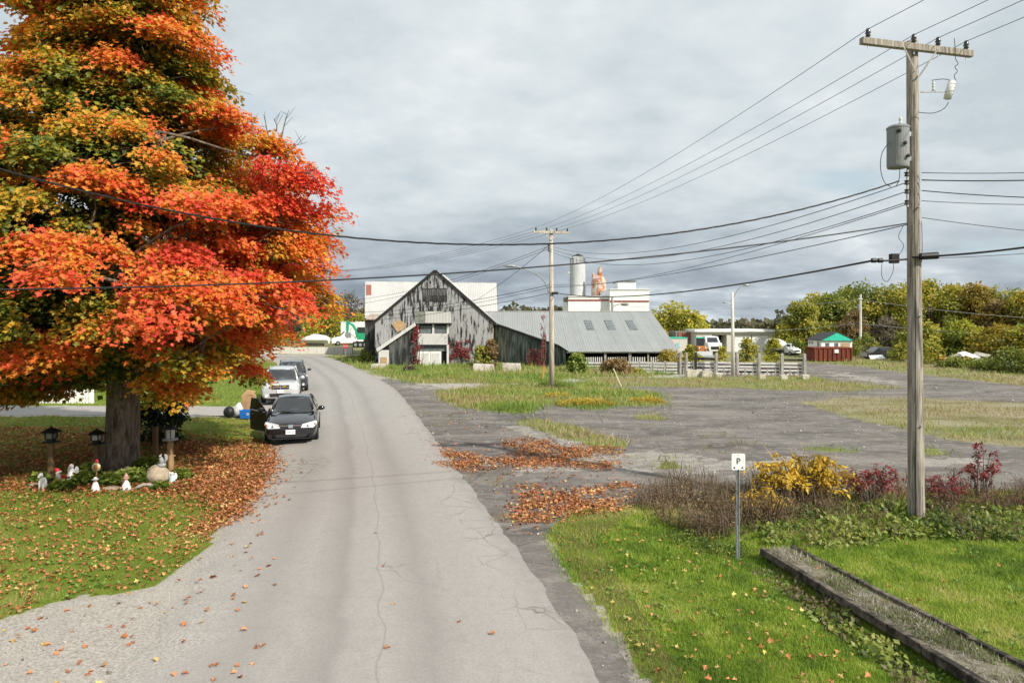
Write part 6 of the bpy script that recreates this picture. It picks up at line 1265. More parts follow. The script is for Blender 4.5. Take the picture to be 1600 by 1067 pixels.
def make_car(label, cat, loc, heading, paint, c, open_door=False, plate=True, name='parked_car'):
    """front of the car at local y=0 looking towards -y"""
    T = thing(name, label, cat, loc, heading); Wd, L, zb = c['w'] / 2, c['L'], c['zb']
    secs = []
    for y, wf, zt_, zl in c['body']:
        w_ = Wd * wf; h_ = zt_ - zl
        half = [(0, zl), (w_ * .80, zl), (w_ * .95, zl + .10 * h_), (w_, zl + .38 * h_), (w_ * .995, zl + .66 * h_), (w_ * .94, zl + .90 * h_), (w_ * .74, zt_), (w_ * .35, zt_ + .018), (0, zt_ + .025)]
        secs.append([Vector((x, y, z)) for x, z in half] + [Vector((-x, y, z)) for x, z in half[-2:0:-1]])
    loft(secs).build('body', paint, T, smooth=True, subsurf=1)
    gh = c['gh']                       # (y, half width, z) of: windscreen foot, windscreen head, rear head, rear foot
    (y0, w0, z0), (y1, w1, z1), (y2, w2, z2), (y3, w3, z3) = gh
    rs2 = []
    for y, w_, z in ((y1 - .05, w1 - .02, z1 - .03), (y1 + .12, w1, z1), ((y1 + y2) / 2, (w1 + w2) / 2 + .02, max(z1, z2) + .035), (y2 - .12, w2, z2), (y2 + .05, w2 - .02, z2 - .03)):
        rs2.append([Vector((x, y, zz)) for x, zz in ((-w_, z - .05), (-w_ * .92, z + .005), (-w_ * .5, z + .03), (0, z + .04), (w_ * .5, z + .03), (w_ * .92, z + .005), (w_, z - .05), (0, z - .03))])
    loft(rs2).build('roof', paint, T, smooth=True)
    def sheet(name, a, b_, c_, d, mm, bow=.05, nn=6):
        mb = MB(); vs = []
        for i in range(nn + 1):
            for j in range(nn + 1):
                p = a.lerp(b_, i / nn).lerp(d.lerp(c_, i / nn), j / nn); k = math.sin(math.pi * i / nn); vs.append(p + Vector((0, -bow * k, 0)))
        mb.add(vs, [(i * (nn + 1) + j, (i + 1) * (nn + 1) + j, (i + 1) * (nn + 1) + j + 1, i * (nn + 1) + j + 1) for i in range(nn) for j in range(nn)]); return mb.build(name, mm, T, smooth=True)
    sheet('windscreen', Vector((-w0, y0, z0)), Vector((w0, y0, z0)), Vector((w1, y1, z1)), Vector((-w1, y1, z1)), 'car_glass', .10)
    sheet('rear_window', Vector((-w3, y3, z3)), Vector((w3, y3, z3)), Vector((w2, y2, z2)), Vector((-w2, y2, z2)), 'car_glass', -.06)
    for s_ in (-1, 1):
        k = MB().box((s_ * .37, y1 + .45, z0 - .02), (.48, .16, .62)).build('seat', 'interior', T, bevel=.05); MB().box((s_ * .37, y1 + .50, z0 + .36), (.26, .10, .18)).build('headrest', 'interior', k, bevel=.03)
        ym = (y1 + y2) / 2; ymb = (y0 + y3) / 2 + .1
        for a, b_ in (((y0 + .10, y1 + .04), (ymb - .04, ym - .04)), ((ymb + .04, ym + .04), (y3 - .10, y2 - .04))):
            if open_door and s_ < 0 and a[0] == y0 + .10: continue
            wa = lambda y: w0 + .02
            mb = MB().prism([Vector((s_ * (w0 + .04), a[0], z0 - .02)), Vector((s_ * (w0 + .06), b_[0], z0 - .02)), Vector((s_ * (w1 + .02), b_[1], z1 - .06)), Vector((s_ * (w1 + .01), a[1], z1 - .07))], (-s_ * .02, 0, 0)); mb.build('side_window', 'car_glass', T)
        MB().tube([Vector((s_ * (w0 + .01), y0 - .02, z0 - .04)), Vector((s_ * (w0 + w1) / 2 + s_ * .02, (y0 + y1) / 2 - .05, (z0 + z1) / 2 + .02)), Vector((s_ * w1, y1, z1 - .03))], .045, 8).build('pillar', paint, T, smooth=True)
        MB().tube([Vector((s_ * (w0 + .05), ymb, z0 - .04)), Vector((s_ * (w1 + .01), ym, z1 - .05))], .035, 6).build('pillar', 'trim_black', T)
        MB().tube([Vector((s_ * (w3 + .03), y3, z3 - .03)), Vector((s_ * w2, y2, z2 - .03))], .06, 8).build('pillar', paint, T, smooth=True)
        # mirrors
        if not (open_door and s_ < 0):
            k = MB().ball((s_ * (Wd + .10), y0 + .28, z0 + .10), (.12, .07, .085), 12, 8).build('mirror', paint if c.get('pm', True) else 'trim_black', T, smooth=True); MB().beam((s_ * (Wd - .06), y0 + .30, z0 + .03), (s_ * (Wd + .06), y0 + .29, z0 + .06), .05, .04).build('mirror_stalk', 'trim_black', k)
        # head lamps
        hx0, hx1, hz0, hz1, hy = c['lamp']
        h_ = MB().prism([Vector((s_ * hx0, hy - .02, hz0 + .02)), Vector((s_ * hx1 * .86, hy + .03, hz0 + .01)), Vector((s_ * hx1, hy + .20, hz0 + (hz1 - hz0) * .55)), Vector((s_ * hx1 * .97, hy + .26, hz1)), Vector((s_ * (hx0 + .05), hy + .04, hz0 + (hz1 - hz0) * .62))], (0, .12, 0)).build('headlight', 'headlamp', T, bevel=.01)
        MB().ball((s_ * (hx0 * .55 + hx1 * .45), hy + .03, hz0 + .075), (.05, .03, .04), 10, 6).build('lamp_lens', 'chrome', h_, smooth=True)
        MB().ball((s_ * hx1 * .93, hy + .16, (hz0 + hz1) / 2 + .02), (.035, .07, .03), 8, 6).build('indicator', 'amber', h_)
        fx_2, fz_2 = c['fog']; k = MB().lathe([(.075, 0), (.07, .05)], 14).build('fog_lamp', 'headlamp' if c.get('foglit') else 'trim_black', T); k.location = (s_ * fx_2, c['fy'] + .02, fz_2); k.rotation_euler = (R(90), 0, 0)
        for yy in c['axle']:
            wh = bpy.data.objects.new('wheel', None); COL.objects.link(wh); wh.parent = T; wh.location = (s_ * (Wd - .10), yy, c['r']); wh.rotation_euler = (0, R(90), 0); r_ = c['r']
            MB().lathe([(r_ * .62, -.11), (r_ * .93, -.11), (r_, -.07), (r_, .07), (r_ * .93, .11), (r_ * .62, .11)], 24).build('tyre', 'tyre', wh, smooth=False)
            k = MB().lathe([(r_ * .62, -.09), (r_ * .6, .09), (.05, .10)], 20); 
            for q in range(5): a = 2 * math.pi * q / 5; k.beam((0, 0, s_ * .10), (r_ * .58 * math.cos(a), r_ * .58 * math.sin(a), s_ * .09), .05, .03)
            k.build('rim', 'rim', wh); MB().lathe([(r_ * 1.13, -.06), (r_ * 1.16, .0), (r_ * 1.13, .06)], 24).build('arch', 'trim_black', wh) if False else None
    MB().box((0, y0 + .42, z0 - .03), (w0 * 1.9, .5, .08)).build('dashboard', 'trim_black', T, bevel=.03); MB().box((0, y2 - .3, z0 - .02), (1.2, .16, .5)).build('rear_seat', 'interior', T, bevel=.05)
    k = MB().tube([Vector((.37 + .17 * math.cos(R(a)), y0 + .68, z0 + .03 + .17 * math.sin(R(a)))) for a in range(0, 361, 30)], .016, 6).build('steering_wheel', 'trim_black', T); MB().box((0, y1 - .05, z1 - .10), (.22, .03, .06)).build('mirror_inside', 'trim_black', T)
    # grille, intakes, plate, wipers
    for nm, mm, x, z, w_, h_, dy in c['front']: MB().prism([Vector((x - w_ / 2, c['fy'] + dy, z - h_ / 2)), Vector((x + w_ / 2, c['fy'] + dy, z - h_ / 2)), Vector((x + w_ / 2 * 1.05, c['fy'] + dy + .02, z + h_ / 2)), Vector((x - w_ / 2 * 1.05, c['fy'] + dy + .02, z + h_ / 2))], (0, .10, 0)).build(nm, mm, T, bevel=.01)
    if plate:
        p_ = MB().box((0, c['fy'] - .055, c['pz']), (.305, .012, .155)).build('licence_plate', 'plate_white', T)
        mat('plate_blue', (.40, .46, .60), .5)
        for k in range(7):
            if k == 4: continue
            MB().box((-.105 + k * .035, c['fy'] - .063, c['pz'] - .005), (.018, .004, .06)).build('plate_character', 'plate_blue', p_)
    for s_ in (-1, 1): MB().tube([Vector((s_ * .05, y0 - .10, z0 + .02)), Vector((s_ * .05 - .42 * 1, y0 - .02, z0 + .06))], .008, 5).build('wiper', 'trim_black', T)
    MB().box((0, L * .5, zb + .03), (c['w'] * .86, L * .86, .12)).build('underbody', 'trim_black', T)
    return T
sedan = dict(w=1.755, L=4.5, zb=.17, r=.315, axle=(.93, 3.6), fy=.0, pz=.44,
    body=[(-.0, .70, .60, .24), (.06, .84, .66, .21), (.22, .94, .735, .19), (.55, .99, .82, .18), (1.0, 1.0, .905, .18), (1.35, 1.0, .96, .18), (2.4, 1.0, .99, .18), (3.5, 1.0, 1.02, .18), (4.1, .97, 1.02, .2), (4.42, .90, .95, .3), (4.5, .80, .85, .36)],
    gh=[(1.12, .70, .955), (1.98, .56, 1.39), (3.10, .56, 1.38), (3.95, .66, 1.04)], lamp=(.33, .85, .55, .76, -.03), fog=(.66, .30), pm=True,
    front=[('grille', 'trim_black', 0, .60, .80, .07, -.015), ('grille_bar', 'chrome', 0, .645, .74, .035, -.03), ('badge', 'chrome', 0, .625, .15, .11, -.045), ('lower_intake', 'trim_black', 0, .30, .95, .10, -.02), ('bumper_lip', 'trim_black', 0, .215, 1.25, .03, -.03)])
suv = dict(w=1.88, L=4.75, zb=.24, r=.36, axle=(.98, 3.85), fy=.0, pz=.66, foglit=True,
    body=[(-.0, .74, .80, .34), (.06, .88, .92, .30), (.2, .97, 1.02, .27), (.55, 1.0, 1.08, .25), (1.0, 1.0, 1.12, .25), (1.3, 1.0, 1.15, .25), (2.5, 1.0, 1.16, .25), (3.9, 1.0, 1.18, .25), (4.5, .98, 1.17, .3), (4.75, .90, 1.05, .4)],
    gh=[(1.10, .78, 1.13), (1.85, .64, 1.66), (4.0, .64, 1.67), (4.6, .74, 1.18)], lamp=(.50, .90, .80, .98, .08), fog=(.66, .45),
    front=[('grille', 'trim_black', 0, .86, .82, .19, -.01), ('grille_cross', 'chrome', 0, .86, .84, .035, -.03), ('grille_cross', 'chrome', 0, .86, .05, .19, -.04), ('lower_intake', 'trim_black', 0, .48, .98, .16, -.02), ('skid_plate', 'chrome', 0, .36, .9, .05, -.04)])
rd = math.atan2(.26, 1.0)
gc = G(454, 697); car1 = make_car('black sedan with its passenger door open, nearest of the parked cars', 'car', (gc.x, gc.y, .045), rd, 'paint_black', sedan, open_door=True)
hinge = Vector((-.90, 1.30, .0)); dr = bpy.data.objects.new('open_door', None); COL.objects.link(dr); dr.parent = car1; dr.location = hinge; dr.rotation_euler = (0, 0, R(35))
MB().prism([Vector((0, 0, .26)), Vector((0, 1.08, .26)), Vector((0, 1.12, .62)), Vector((0, 1.10, .98)), Vector((0, 0, .95)), Vector((0, -.04, .6))], (.055, 0, 0)).build('door_skin', 'paint_black', dr, bevel=.015)
MB().prism([Vector((.01, .02, .96)), Vector((.01, 1.08, .99)), Vector((.01, .98, 1.36)), Vector((.01, .60, 1.37))], (.03, 0, 0)).build('door_window', 'car_glass', dr)
MB().tube([Vector((.02, .0, .95)), Vector((.02, .58, 1.38)), Vector((.02, 1.0, 1.38)), Vector((.02, 1.10, .98))], .025, 6).build('door_frame', 'trim_black', dr); MB().box((.065, .5, .62), (.03, .8, .5)).build('door_card', 'interior', dr, bevel=.01); MB().ball((-.10, .16, 1.04), (.11, .07, .08), 10, 7).build('mirror', 'paint_black', dr, smooth=True); MB().box((-.01, .95, .80), (.03, .2, .03)).build('handle', 'paint_black', dr)
MB().box((-.86, 1.9, .70), (.04, 1.0, .55)).build('door_opening', 'interior', car1)
gs = G(438, 634); make_car('silver SUV parked behind the black sedan', 'car', (gs.x, gs.y, .06), math.atan2(.30, 1), 'paint_silver', suv)
gd = G(455.5, 614.5); make_car('dark grey SUV parked behind the silver SUV', 'car', (gd.x, gd.y, .06), math.atan2(.32, 1), 'paint_charcoal', suv, plate=False)

def wheel_simple(T, x, y, r, w_=.25, nm='wheel'): k = MB().lathe([(r * .5, -w_ / 2), (r, -w_ / 2), (r, w_ / 2), (r * .5, w_ / 2)], 16).build(nm, 'tyre', T); k.location = (x, y, r); k.rotation_euler = (0, R(90), 0); MB().lathe([(r * .52, -w_ / 2 - .01), (r * .52, w_ / 2 + .01)], 12).build('rim', 'rim', k); return k
# white truck facing the fence
wt = thing('box_truck', 'white truck cab facing the lot in front of the dark workshop bay', 'truck', base(1117, 86)); zf_ = lambda y: hgt(y, 86)
loft([[Vector((s_ * a, y, z)) for s_, z in ((-1, zl), (1, zl), (1, zh), (-1, zh))] for y, a, zl, zh in ((-.1, .85, .45, 1.2), (.05, .9, .4, 1.45), (.9, .92, .4, 1.55), (1.4, .8, .4, 2.25), (3.0, .8, .4, 2.3))]).build('cab', 'paint_white', wt, bevel=.04)
MB().prism([Vector((-.66, .78, 1.55)), Vector((.66, .78, 1.55)), Vector((.6, 1.28, 2.1)), Vector((-.6, 1.28, 2.1))], (0, -.06, .03)).build('windscreen', 'glass_dark', wt); MB().box((0, -.13, .85), (1.0, .06, .35)).build('grille', 'trim_black', wt)
for s_ in (-1, 1): wheel_simple(wt, s_ * .75, .7, .4); wheel_simple(wt, s_ * .75, 2.6, .4); MB().ball((s_ * .72, -.1, .95), (.1, .05, .1), 8, 6).build('headlight', 'headlamp', wt); MB().box((s_ * 1.02, 1.0, 1.7), (.14, .06, .28)).build('mirror', 'trim_black', wt)
# orange loader with teal cab
ld = thing('wheel_loader', 'orange loader with glazed teal cab behind the fence', 'loader', base(1096, 80)); mat('loader_orange', (.45, .17, .04), .6, var=.2)
MB().box((0, .6, .95), (1.15, 2.0, .7)).build('body', 'loader_orange', ld, bevel=.05); MB().box((0, .9, 1.75), (.95, 1.0, .95)).build('cab', 'glass_dark', ld, bevel=.03); MB().box((0, .9, 2.26), (1.05, 1.1, .08)).build('cab_roof', 'teal_gable', ld)
for s_ in (-1, 1): wheel_simple(ld, s_ * .62, -.1, .5, .35); wheel_simple(ld, s_ * .62, 1.4, .5, .35); MB().beam((s_ * .4, -.3, .9), (s_ * .4, -1.3, .5), .12, .16).build('lift_arm', 'loader_orange', ld); MB().ball((s_ * .36, -.42, 1.1), (.1, .05, .1), 8, 6).build('headlight', 'headlamp', ld)
MB().prism([Vector((-.9, -1.9, .1)), Vector((-.9, -1.3, .1)), Vector((-.9, -1.3, .75)), Vector((-.9, -1.4, .3))], (1.8, 0, 0)).build('bucket', 'galv', ld)
# concrete mixer truck, drum leaning over a white cab that faces right and towards us
mx = thing('mixer_truck', 'white concrete mixer truck at the right end of the workshop', 'truck', base(1216, 86), R(-30)); mx.scale = (.62, .62, .62)
mb = MB(); pr = [(-2.6, .45), (-2.2, .9), (-1.1, 1.22), (.2, 1.18), (1.3, .75), (1.5, .55)]; pts = [Vector((a, 0, 1.9 + (-a) * -.0 + .16 * -a)) for a, _ in pr]; mb.tube([Vector((p.x, 0, 2.0 - .13 * p.x)) for p in pts], [q for _, q in pr], 22).build('drum', 'paint_white', mx, smooth=True)
MB().box((0, 0, .75), (5.6, .9, .3)).build('chassis', 'trim_black', mx)
loft([[Vector((x, s_ * .95, z)) for s_, z in ((-1, .6), (1, .6), (1, zh), (-1, zh))] for x, zh in ((1.7, 2.3), (2.5, 2.3), (2.75, 1.6), (3.7, 1.45), (3.8, 1.2))]).build('cab', 'paint_white', mx, bevel=.04)
MB().prism([Vector((2.56, -.8, 2.2)), Vector((2.56, .8, 2.2)), Vector((2.78, .8, 1.66)), Vector((2.78, -.8, 1.66))], (.04, 0, .02)).build('windscreen', 'glass_dark', mx); MB().box((2.1, -.97, 1.95), (.6, .03, .45)).build('side_window', 'glass_dark', mx); MB().box((3.84, 0, .95), (.06, 1.1, .5)).build('grille', 'chrome', mx)
for x in (3.0, -.8, -1.8):
    for s_ in (-1, 1): k = wheel_simple(mx, x, s_ * .85, .48, .3); k.rotation_euler = (R(90), 0, 0)
pu = thing('pickup', 'small white pickup front beside the mixer truck', 'truck', base(1246, 84), R(20)); pu.scale = (.7, .7, .7)
loft([[Vector((s_ * a, y, z)) for s_, z in ((-1, .4), (1, .4), (1, zh), (-1, zh))] for y, a, zh in ((0, .8, .95), (.15, .88, 1.1), (1.2, .9, 1.15), (1.8, .75, 1.65), (2.9, .75, 1.65), (3.0, .85, 1.1), (4.6, .85, 1.1))]).build('body', 'paint_white', pu, bevel=.04)
MB().prism([Vector((-.64, 1.27, 1.2)), Vector((.64, 1.27, 1.2)), Vector((.58, 1.75, 1.58)), Vector((-.58, 1.75, 1.58))], (0, -.05, .02)).build('windscreen', 'glass_dark', pu); MB().box((0, -.02, .8), (.9, .06, .25)).build('grille', 'trim_black', pu)
for s_ in (-1, 1): wheel_simple(pu, s_ * .8, .8, .36); wheel_simple(pu, s_ * .8, 3.6, .36); MB().ball((s_ * .62, 0, .85), (.13, .05, .08), 8, 6).build('headlight', 'headlamp', pu)
# road end: white coupe-like truck, white trailer, excavator, stop sign
wc = thing('white_van', 'white van with dark side window behind the road-end barrier', 'van', base(517, 118), R(-70)); wc.scale = (1.2,) * 3
loft([[Vector((s_ * .95, y, z)) for s_, z in ((-1, .35), (1, .35), (1, zh), (-1, zh))] for y, zh in ((0, .9), (.2, 1.1), (1.2, 1.3), (2.0, 2.1), (4.3, 2.1), (4.5, 1.9))]).build('body', 'paint_white', wc, bevel=.06)
for s_ in (-1, 1): MB().box((s_ * .96, 2.3, 1.6), (.03, .8, .5)).build('side_window', 'glass_dark', wc); wheel_simple(wc, s_ * .85, .9, .34); wheel_simple(wc, s_ * .85, 3.6, .34)
MB().prism([Vector((-.75, 1.3, 1.38)), Vector((.75, 1.3, 1.38)), Vector((.7, 1.92, 2.0)), Vector((-.7, 1.92, 2.0))], (0, -.05, .02)).build('windscreen', 'glass_dark', wc)
tl = thing('white_trailer', 'long white box trailer behind the green excavator', 'trailer', base(550, 126)); tl.scale = (1.25,) * 3; MB().box((1.2, 0, 2.0), (5.2, 2.2, 2.6)).build('box', 'paint_white', tl, bevel=.04); MB().box((1.2, 0, .62), (5.0, 1.6, .14)).build('chassis', 'trim_black', tl); [wheel_simple(tl, x, s_ * .9, .42).__setattr__('rotation_euler', (R(90), 0, 0)) for x in (.2, 1.2) for s_ in (-1, 1)]
wl = thing('white_boat', 'low white shrouded boat left of the van at the road end', 'boat', base(492, 116)); wl.scale = (1.2,) * 3; mb = loft([[Vector((x, s_ * a, z)) for s_, z in ((-.3, .35), (.3, .35), (1, .9), (.5, zt_), (-.5, zt_), (-1, .9))] for x, a, zt_ in ((-1.9, .1, 1.0), (-1.2, .8, 1.3), (0, 1.0, 1.7), (1.4, .95, 1.5), (2.0, .85, 1.2))]); mb.build('hull', 'paint_white', wl, smooth=False); MB().box((0, 0, .16), (2.4, .9, .38)).build('cradle', 'dark_wood', wl)
ex = thing('excavator', 'green excavator with arched boom at the road end', 'excavator', base(566, 110)); ex.scale = (1.3,) * 3; mat('machine_green', (.02, .34, .17), .45, var=.15, coat=.2); fz = lambda py: hgt(py, 84); fxx = lambda px: (px - 566) * 84 / FPX
def epl(pts): return [Vector((fxx(a), 0, fz(b_))) for a, b_ in pts]
MB().prism(epl([(560, 540), (557, 527), (552, 519), (546, 516), (546, 519), (550, 522), (554, 529), (556, 540)]), (0, .35, 0)).build('boom', 'machine_green', ex, bevel=.03)
MB().prism(epl([(546, 515.5), (541.5, 513), (540, 518), (540.5, 532), (543.5, 532), (544.5, 520)]), (0, .3, 0)).build('arm', 'machine_green', ex, bevel=.03)
MB().tube([Vector((fxx(548), .15, fz(524))), Vector((fxx(547), .15, fz(534))), Vector((fxx(556), .15, fz(541)))], .06, 8).build('hose', 'rust_sheet', ex)
MB().prism(epl([(540, 532), (544, 532), (546, 540), (541, 541), (538, 537)]), (0, .9, 0)).build('bucket', 'galv', ex)
MB().box((.3, .9, 1.35), (1.9, 1.9, .8)).build('house', 'machine_green', ex, bevel=.06); MB().box((-.2, .5, 2.0), (.9, .9, 1.0)).build('cab', 'glass_dark', ex, bevel=.04)
for s_ in (-.1, 1.5): k = MB().box((.1, s_ + .2, .35), (2.6, .45, .7)).build('track', 'trim_black', ex, bevel=.15); [MB().lathe([(.2, -.02), (.2, .02)], 10, (0, 0, 0)).build('roller', 'galv', k).__setattr__('location', (x, s_ - .04, .33)) for x in (-.8, -.2, .4, 1.0)]
for k in ex.children_recursive:
    if k.name.startswith('roller'): k.rotation_euler = (R(90), 0, 0)
sg = thing('stop_sign', 'red octagonal stop sign on a pale post at the road end', 'sign', (G(540, 558).x, G(540, 558).y, 0)); r_ = .30; zz_ = hgt(541, G(540, 558).y); mat('stop_red', (.55, .03, .04), .5)
MB().box((0, .03, zz_ / 2 - .1), (.08, .05, zz_ + .2)).build('post', 'galv', sg); pl = MB().prism([Vector((r_ * math.cos(R(22.5 + 45 * k)), -.02, zz_ + r_ * math.sin(R(22.5 + 45 * k)))) for k in range(8)], (0, .02, 0)).build('plate', 'stop_red', sg)
fc = bpy.data.curves.new('letters', 'FONT'); fc.body = 'STOP'; fc.size = .24; fc.align_x = 'CENTER'; fc.align_y = 'CENTER'; fc.extrude = .003; fo = bpy.data.objects.new('tmp', fc); COL.objects.link(fo); dg = bpy.context.evaluated_depsgraph_get(); me = bpy.data.meshes.new_from_object(fo.evaluated_get(dg)); bpy.data.objects.remove(fo)
lo_ = bpy.data.objects.new('lettering', me); COL.objects.link(lo_); me.materials.clear(); me.materials.append(MATS['sign_white']); lo_.parent = pl; lo_.location = (0, -.028, zz_); lo_.rotation_euler = (R(90), 0, 0)
# junk by the wood
jc = thing('scrap_car', 'dark scrap car with pale panel in front of the wood', 'car', base(1376, 76)); loft([[Vector((x, s_ * .8, z)) for s_, z in ((-1, .25), (1, .25), (1, zh), (-1, zh))] for x, zh in ((-1.9, .7), (-1.2, .85), (-.6, 1.35), (.5, 1.38), (1.1, .95), (1.9, .8))]).build('body', 'paint_charcoal', jc, bevel=.05); [wheel_simple(jc, x, s_ * .7, .3).__setattr__('rotation_euler', (R(90), 0, 0)) for x in (-1.2, 1.2) for s_ in (-1, 1)]
MB().prism([Vector((-.5, -.82, .95)), Vector((.4, -.82, .95)), Vector((.3, -.78, 1.28)), Vector((-.4, -.78, 1.28))], (0, -.02, 0)).build('side_window', 'glass_dark', jc)
sp_ = MB().prism([Vector((-.8, 0, .1)), Vector((.7, -.1, .15)), Vector((.75, .5, .5)), Vector((-.7, .6, .45))], (0, 0, .06)).build('sheet_metal', 'white_metal', None); sp_.location = base(1372, 73.5); tag(sp_, 'pale metal panel leaning on the ground before the scrap car', 'panel')
random.seed(99)
JK = [('grey', 'roof_grey'), ('pale', 'white_metal'), ('brown', 'dark_wood'), ('rusty', 'rust_sheet'), ('black', 'tar_black'), ('yellow', 'orange_paint'), ('concrete', 'concrete_block')]
ordw = ['first', 'second', 'third', 'fourth', 'fifth', 'sixth', 'seventh', 'eighth', 'ninth', 'tenth', 'eleventh', 'twelfth', 'thirteenth', 'fourteenth', 'fifteenth', 'sixteenth', 'seventeenth', 'eighteenth']
spec = sorted([(random.uniform(1462, 1548), random.uniform(0, 1.3), random.choice(JK), random.uniform(.7, 2.0)) for _ in range(18)])
for i, (px, z_, (cn, mm), L_) in enumerate(spec):
    mb = MB().box((0, 0, 0), (L_, random.uniform(.3, .9), random.uniform(.06, .22))); mb.v = [(a * random.uniform(.85, 1.15), b_ * random.uniform(.8, 1.2), c_ + random.uniform(-.08, .08)) for a, b_, c_ in mb.v]
    o = mb.build('scrap_sheet', mm, None); o.location = (base(px, 67 + random.uniform(-1, 1))[0], 67 + random.uniform(-1, 1), .25 + z_ * (1 - abs(px - 1510) / 60)); o.rotation_euler = (random.uniform(-.4, .4), random.uniform(-.5, .5), random.uniform(0, 3)); tag(o, f'{cn} scrap sheet in the junk heap, {ordw[i]} from its left end', 'scrap', 'junk heap by the wood')
# ================================================================== THE GARDEN BED UNDER THE MAPLE, KERBSIDE THINGS
mat('lantern_black', (.012, .012, .014), .6); mat('post_brown', (.16, .095, .05), .85, var=.25, scale=7, stretch=(1, 1, .2)); mat('log_tan', (.38, .25, .13), .85, var=.25, scale=7, stretch=(1, 1, .3)); mat('lamp_glass', (.42, .43, .42), .15, var=.2, scale=14)
mat('plaster_white', (.75, .74, .72), .7, var=.06); mat('plaster_red', (.55, .03, .04), .6); mat('plaster_pink', (.52, .28, .24), .7, var=.2); mat('plaster_grey', (.33, .34, .35), .8, var=.15); mat('plaster_brown', (.12, .06, .05), .8); mat('boulder', (.36, .30, .22), .95, var=.3, scale=5, bump=.7, bscale=18); mat('skin', (.62, .40, .30), .7)
mat('ring_yellow', (.70, .62, .42), .6); mat('disc_orange', (.50, .22, .06), .6, var=.4, scale=30); mat('teal_pale', (.45, .60, .60), .7)
def gz2(px, py): g = G(px, py); return (g.x, g.y, tz(g.x, g.y))
def lantern_post(label, px, py, H_, mm, big=1.0, glass='lantern_black', round_=False):
    T = thing('lantern_post', label, 'lantern', gz2(px, py)); s_ = big
    if round_:
        MB().tube([(0, 0, -.1), (.02, 0, H_ * .25), (-.015, .01, H_ * .5), (.01, 0, H_ - .42)], [.085, .078, .082, .07], 10).build('post', mm, T, smooth=True)
        for z_, a in ((.40, 0.3), (.62, 2.6), (.5, 4.4)): MB().tube([(0, 0, z_), (.13 * math.cos(a), .13 * math.sin(a), z_ + .05)], [.03, .02], 6).build('branch_stub', mm, T)
        MB().lathe([(.20, H_ - .42), (.21, H_ - .39), (.16, H_ - .37)], 16).build('tray', 'plaster_grey', T); MB().lathe([(.13, H_ - .37), (.135, H_ - .12)], 14).build('glass', 'lamp_glass', T)
        for k in range(6): a = k * math.pi / 3; MB().tube([(.14 * math.cos(a), .14 * math.sin(a), H_ - .37), (.14 * math.cos(a), .14 * math.sin(a), H_ - .11)], .008, 5).build('bar', 'lantern_black', T)
        MB().lathe([(.17, H_ - .12), (.13, H_ - .05), (.06, H_ - .02), (.03, H_)], 16).build('cap', 'lantern_black', T, smooth=True)
    else:
        MB().box((0, 0, (H_ - .40) / 2 - .05), (.115, .115, H_ - .30)).build('post', mm, T, bevel=.008)
        MB().box((0, 0, H_ - .405), (.30 * s_, .30 * s_, .035)).build('base_plate', 'lantern_black', T); MB().box((0, 0, H_ - .345), (.16 * s_, .16 * s_, .08)).build('collar', 'lantern_black', T)
        k = MB().box((0, 0, H_ - .235), (.17 * s_, .17 * s_, .15)).build('glass', 'lamp_glass' if glass != 'lantern_black' else 'window_grey', T)
        for a in (-1, 1):
            for b_ in (-1, 1): MB().box((a * .095 * s_, b_ * .095 * s_, H_ - .235), (.022, .022, .17)).build('corner_bar', 'lantern_black', T)
        mb = MB(); w_ = .19 * s_; mb.add([(-w_, -w_, H_ - .155), (w_, -w_, H_ - .155), (w_, w_, H_ - .155), (-w_, w_, H_ - .155), (-.03, -.03, H_ - .03), (.03, -.03, H_ - .03), (.03, .03, H_ - .03), (-.03, .03, H_ - .03)], [(3, 2, 1, 0), (4, 5, 6, 7), (0, 1, 5, 4), (1, 2, 6, 5), (2, 3, 7, 6), (3, 0, 4, 7)]); mb.build('roof', 'lantern_black', T)
        MB().lathe([(.02, H_ - .03), (.028, H_ - .01), (.01, H_ + .02)], 8).build('finial', 'lantern_black', T)
lantern_post('black roofed lantern on a brown post at the left end of the flower bed', 80, 754, 1.36, 'post_brown')
lantern_post('black roofed lantern hard against the left of the maple trunk', 151, 744, 1.20, 'post_brown', .95, 'g')
lantern_post('round glass lantern on a knotty log post right of the trunk', 266, 740, 1.30, 'log_tan', round_=True)
g = gz2(243, 716); o = MB().box((0, 0, .42), (.13, .13, .95)).build('bare_post', 'post_brown', None, bevel=.01); o.location = g; tag(o, 'short bare dark post between the trunk and the log lantern', 'post')
# ornaments
def ornament(name, label, px, py, parts, cat='ornament', rz=0.0, lean=(0, 0)):
    T = thing(name, label, cat, gz2(px, py), rz); T.rotation_euler = (lean[0], lean[1], rz)
    for nm, mb, mm in parts: mb.build(nm, mm, T, smooth=True)
ornament('dog_statue', 'black and white sitting dog statue at the left end of the bed', 68, 771, [
    ('body', MB().tube([(0, .06, .0), (0, .05, .10), (0, 0, .2), (-.01, -.03, .30)], [.09, .10, .08, .06], 12), 'plaster_white'), ('back_patch', MB().ball((.04, .05, .17), (.065, .07, .10)), 'tar_black'), ('head', MB().ball((-.02, -.06, .36), (.058, .07, .058)), 'plaster_white'),
    ('muzzle', MB().ball((-.02, -.13, .345), (.03, .04, .028)), 'plaster_white'), ('ear', MB().ball((.035, -.04, .38), (.02, .025, .05)), 'tar_black'), ('ear', MB().ball((-.075, -.04, .38), (.02, .025, .05)), 'tar_black'), ('leg', MB().tube([(.035, -.05, .24), (.04, -.08, .0)], [.03, .022], 8), 'plaster_white'), ('leg', MB().tube([(-.05, -.05, .24), (-.055, -.08, .0)], [.03, .022], 8), 'plaster_white'), ('tail', MB().tube([(.06, .12, .03), (.13, .14, .07), (.17, .1, .15)], [.025, .02, .01], 6), 'tar_black')])
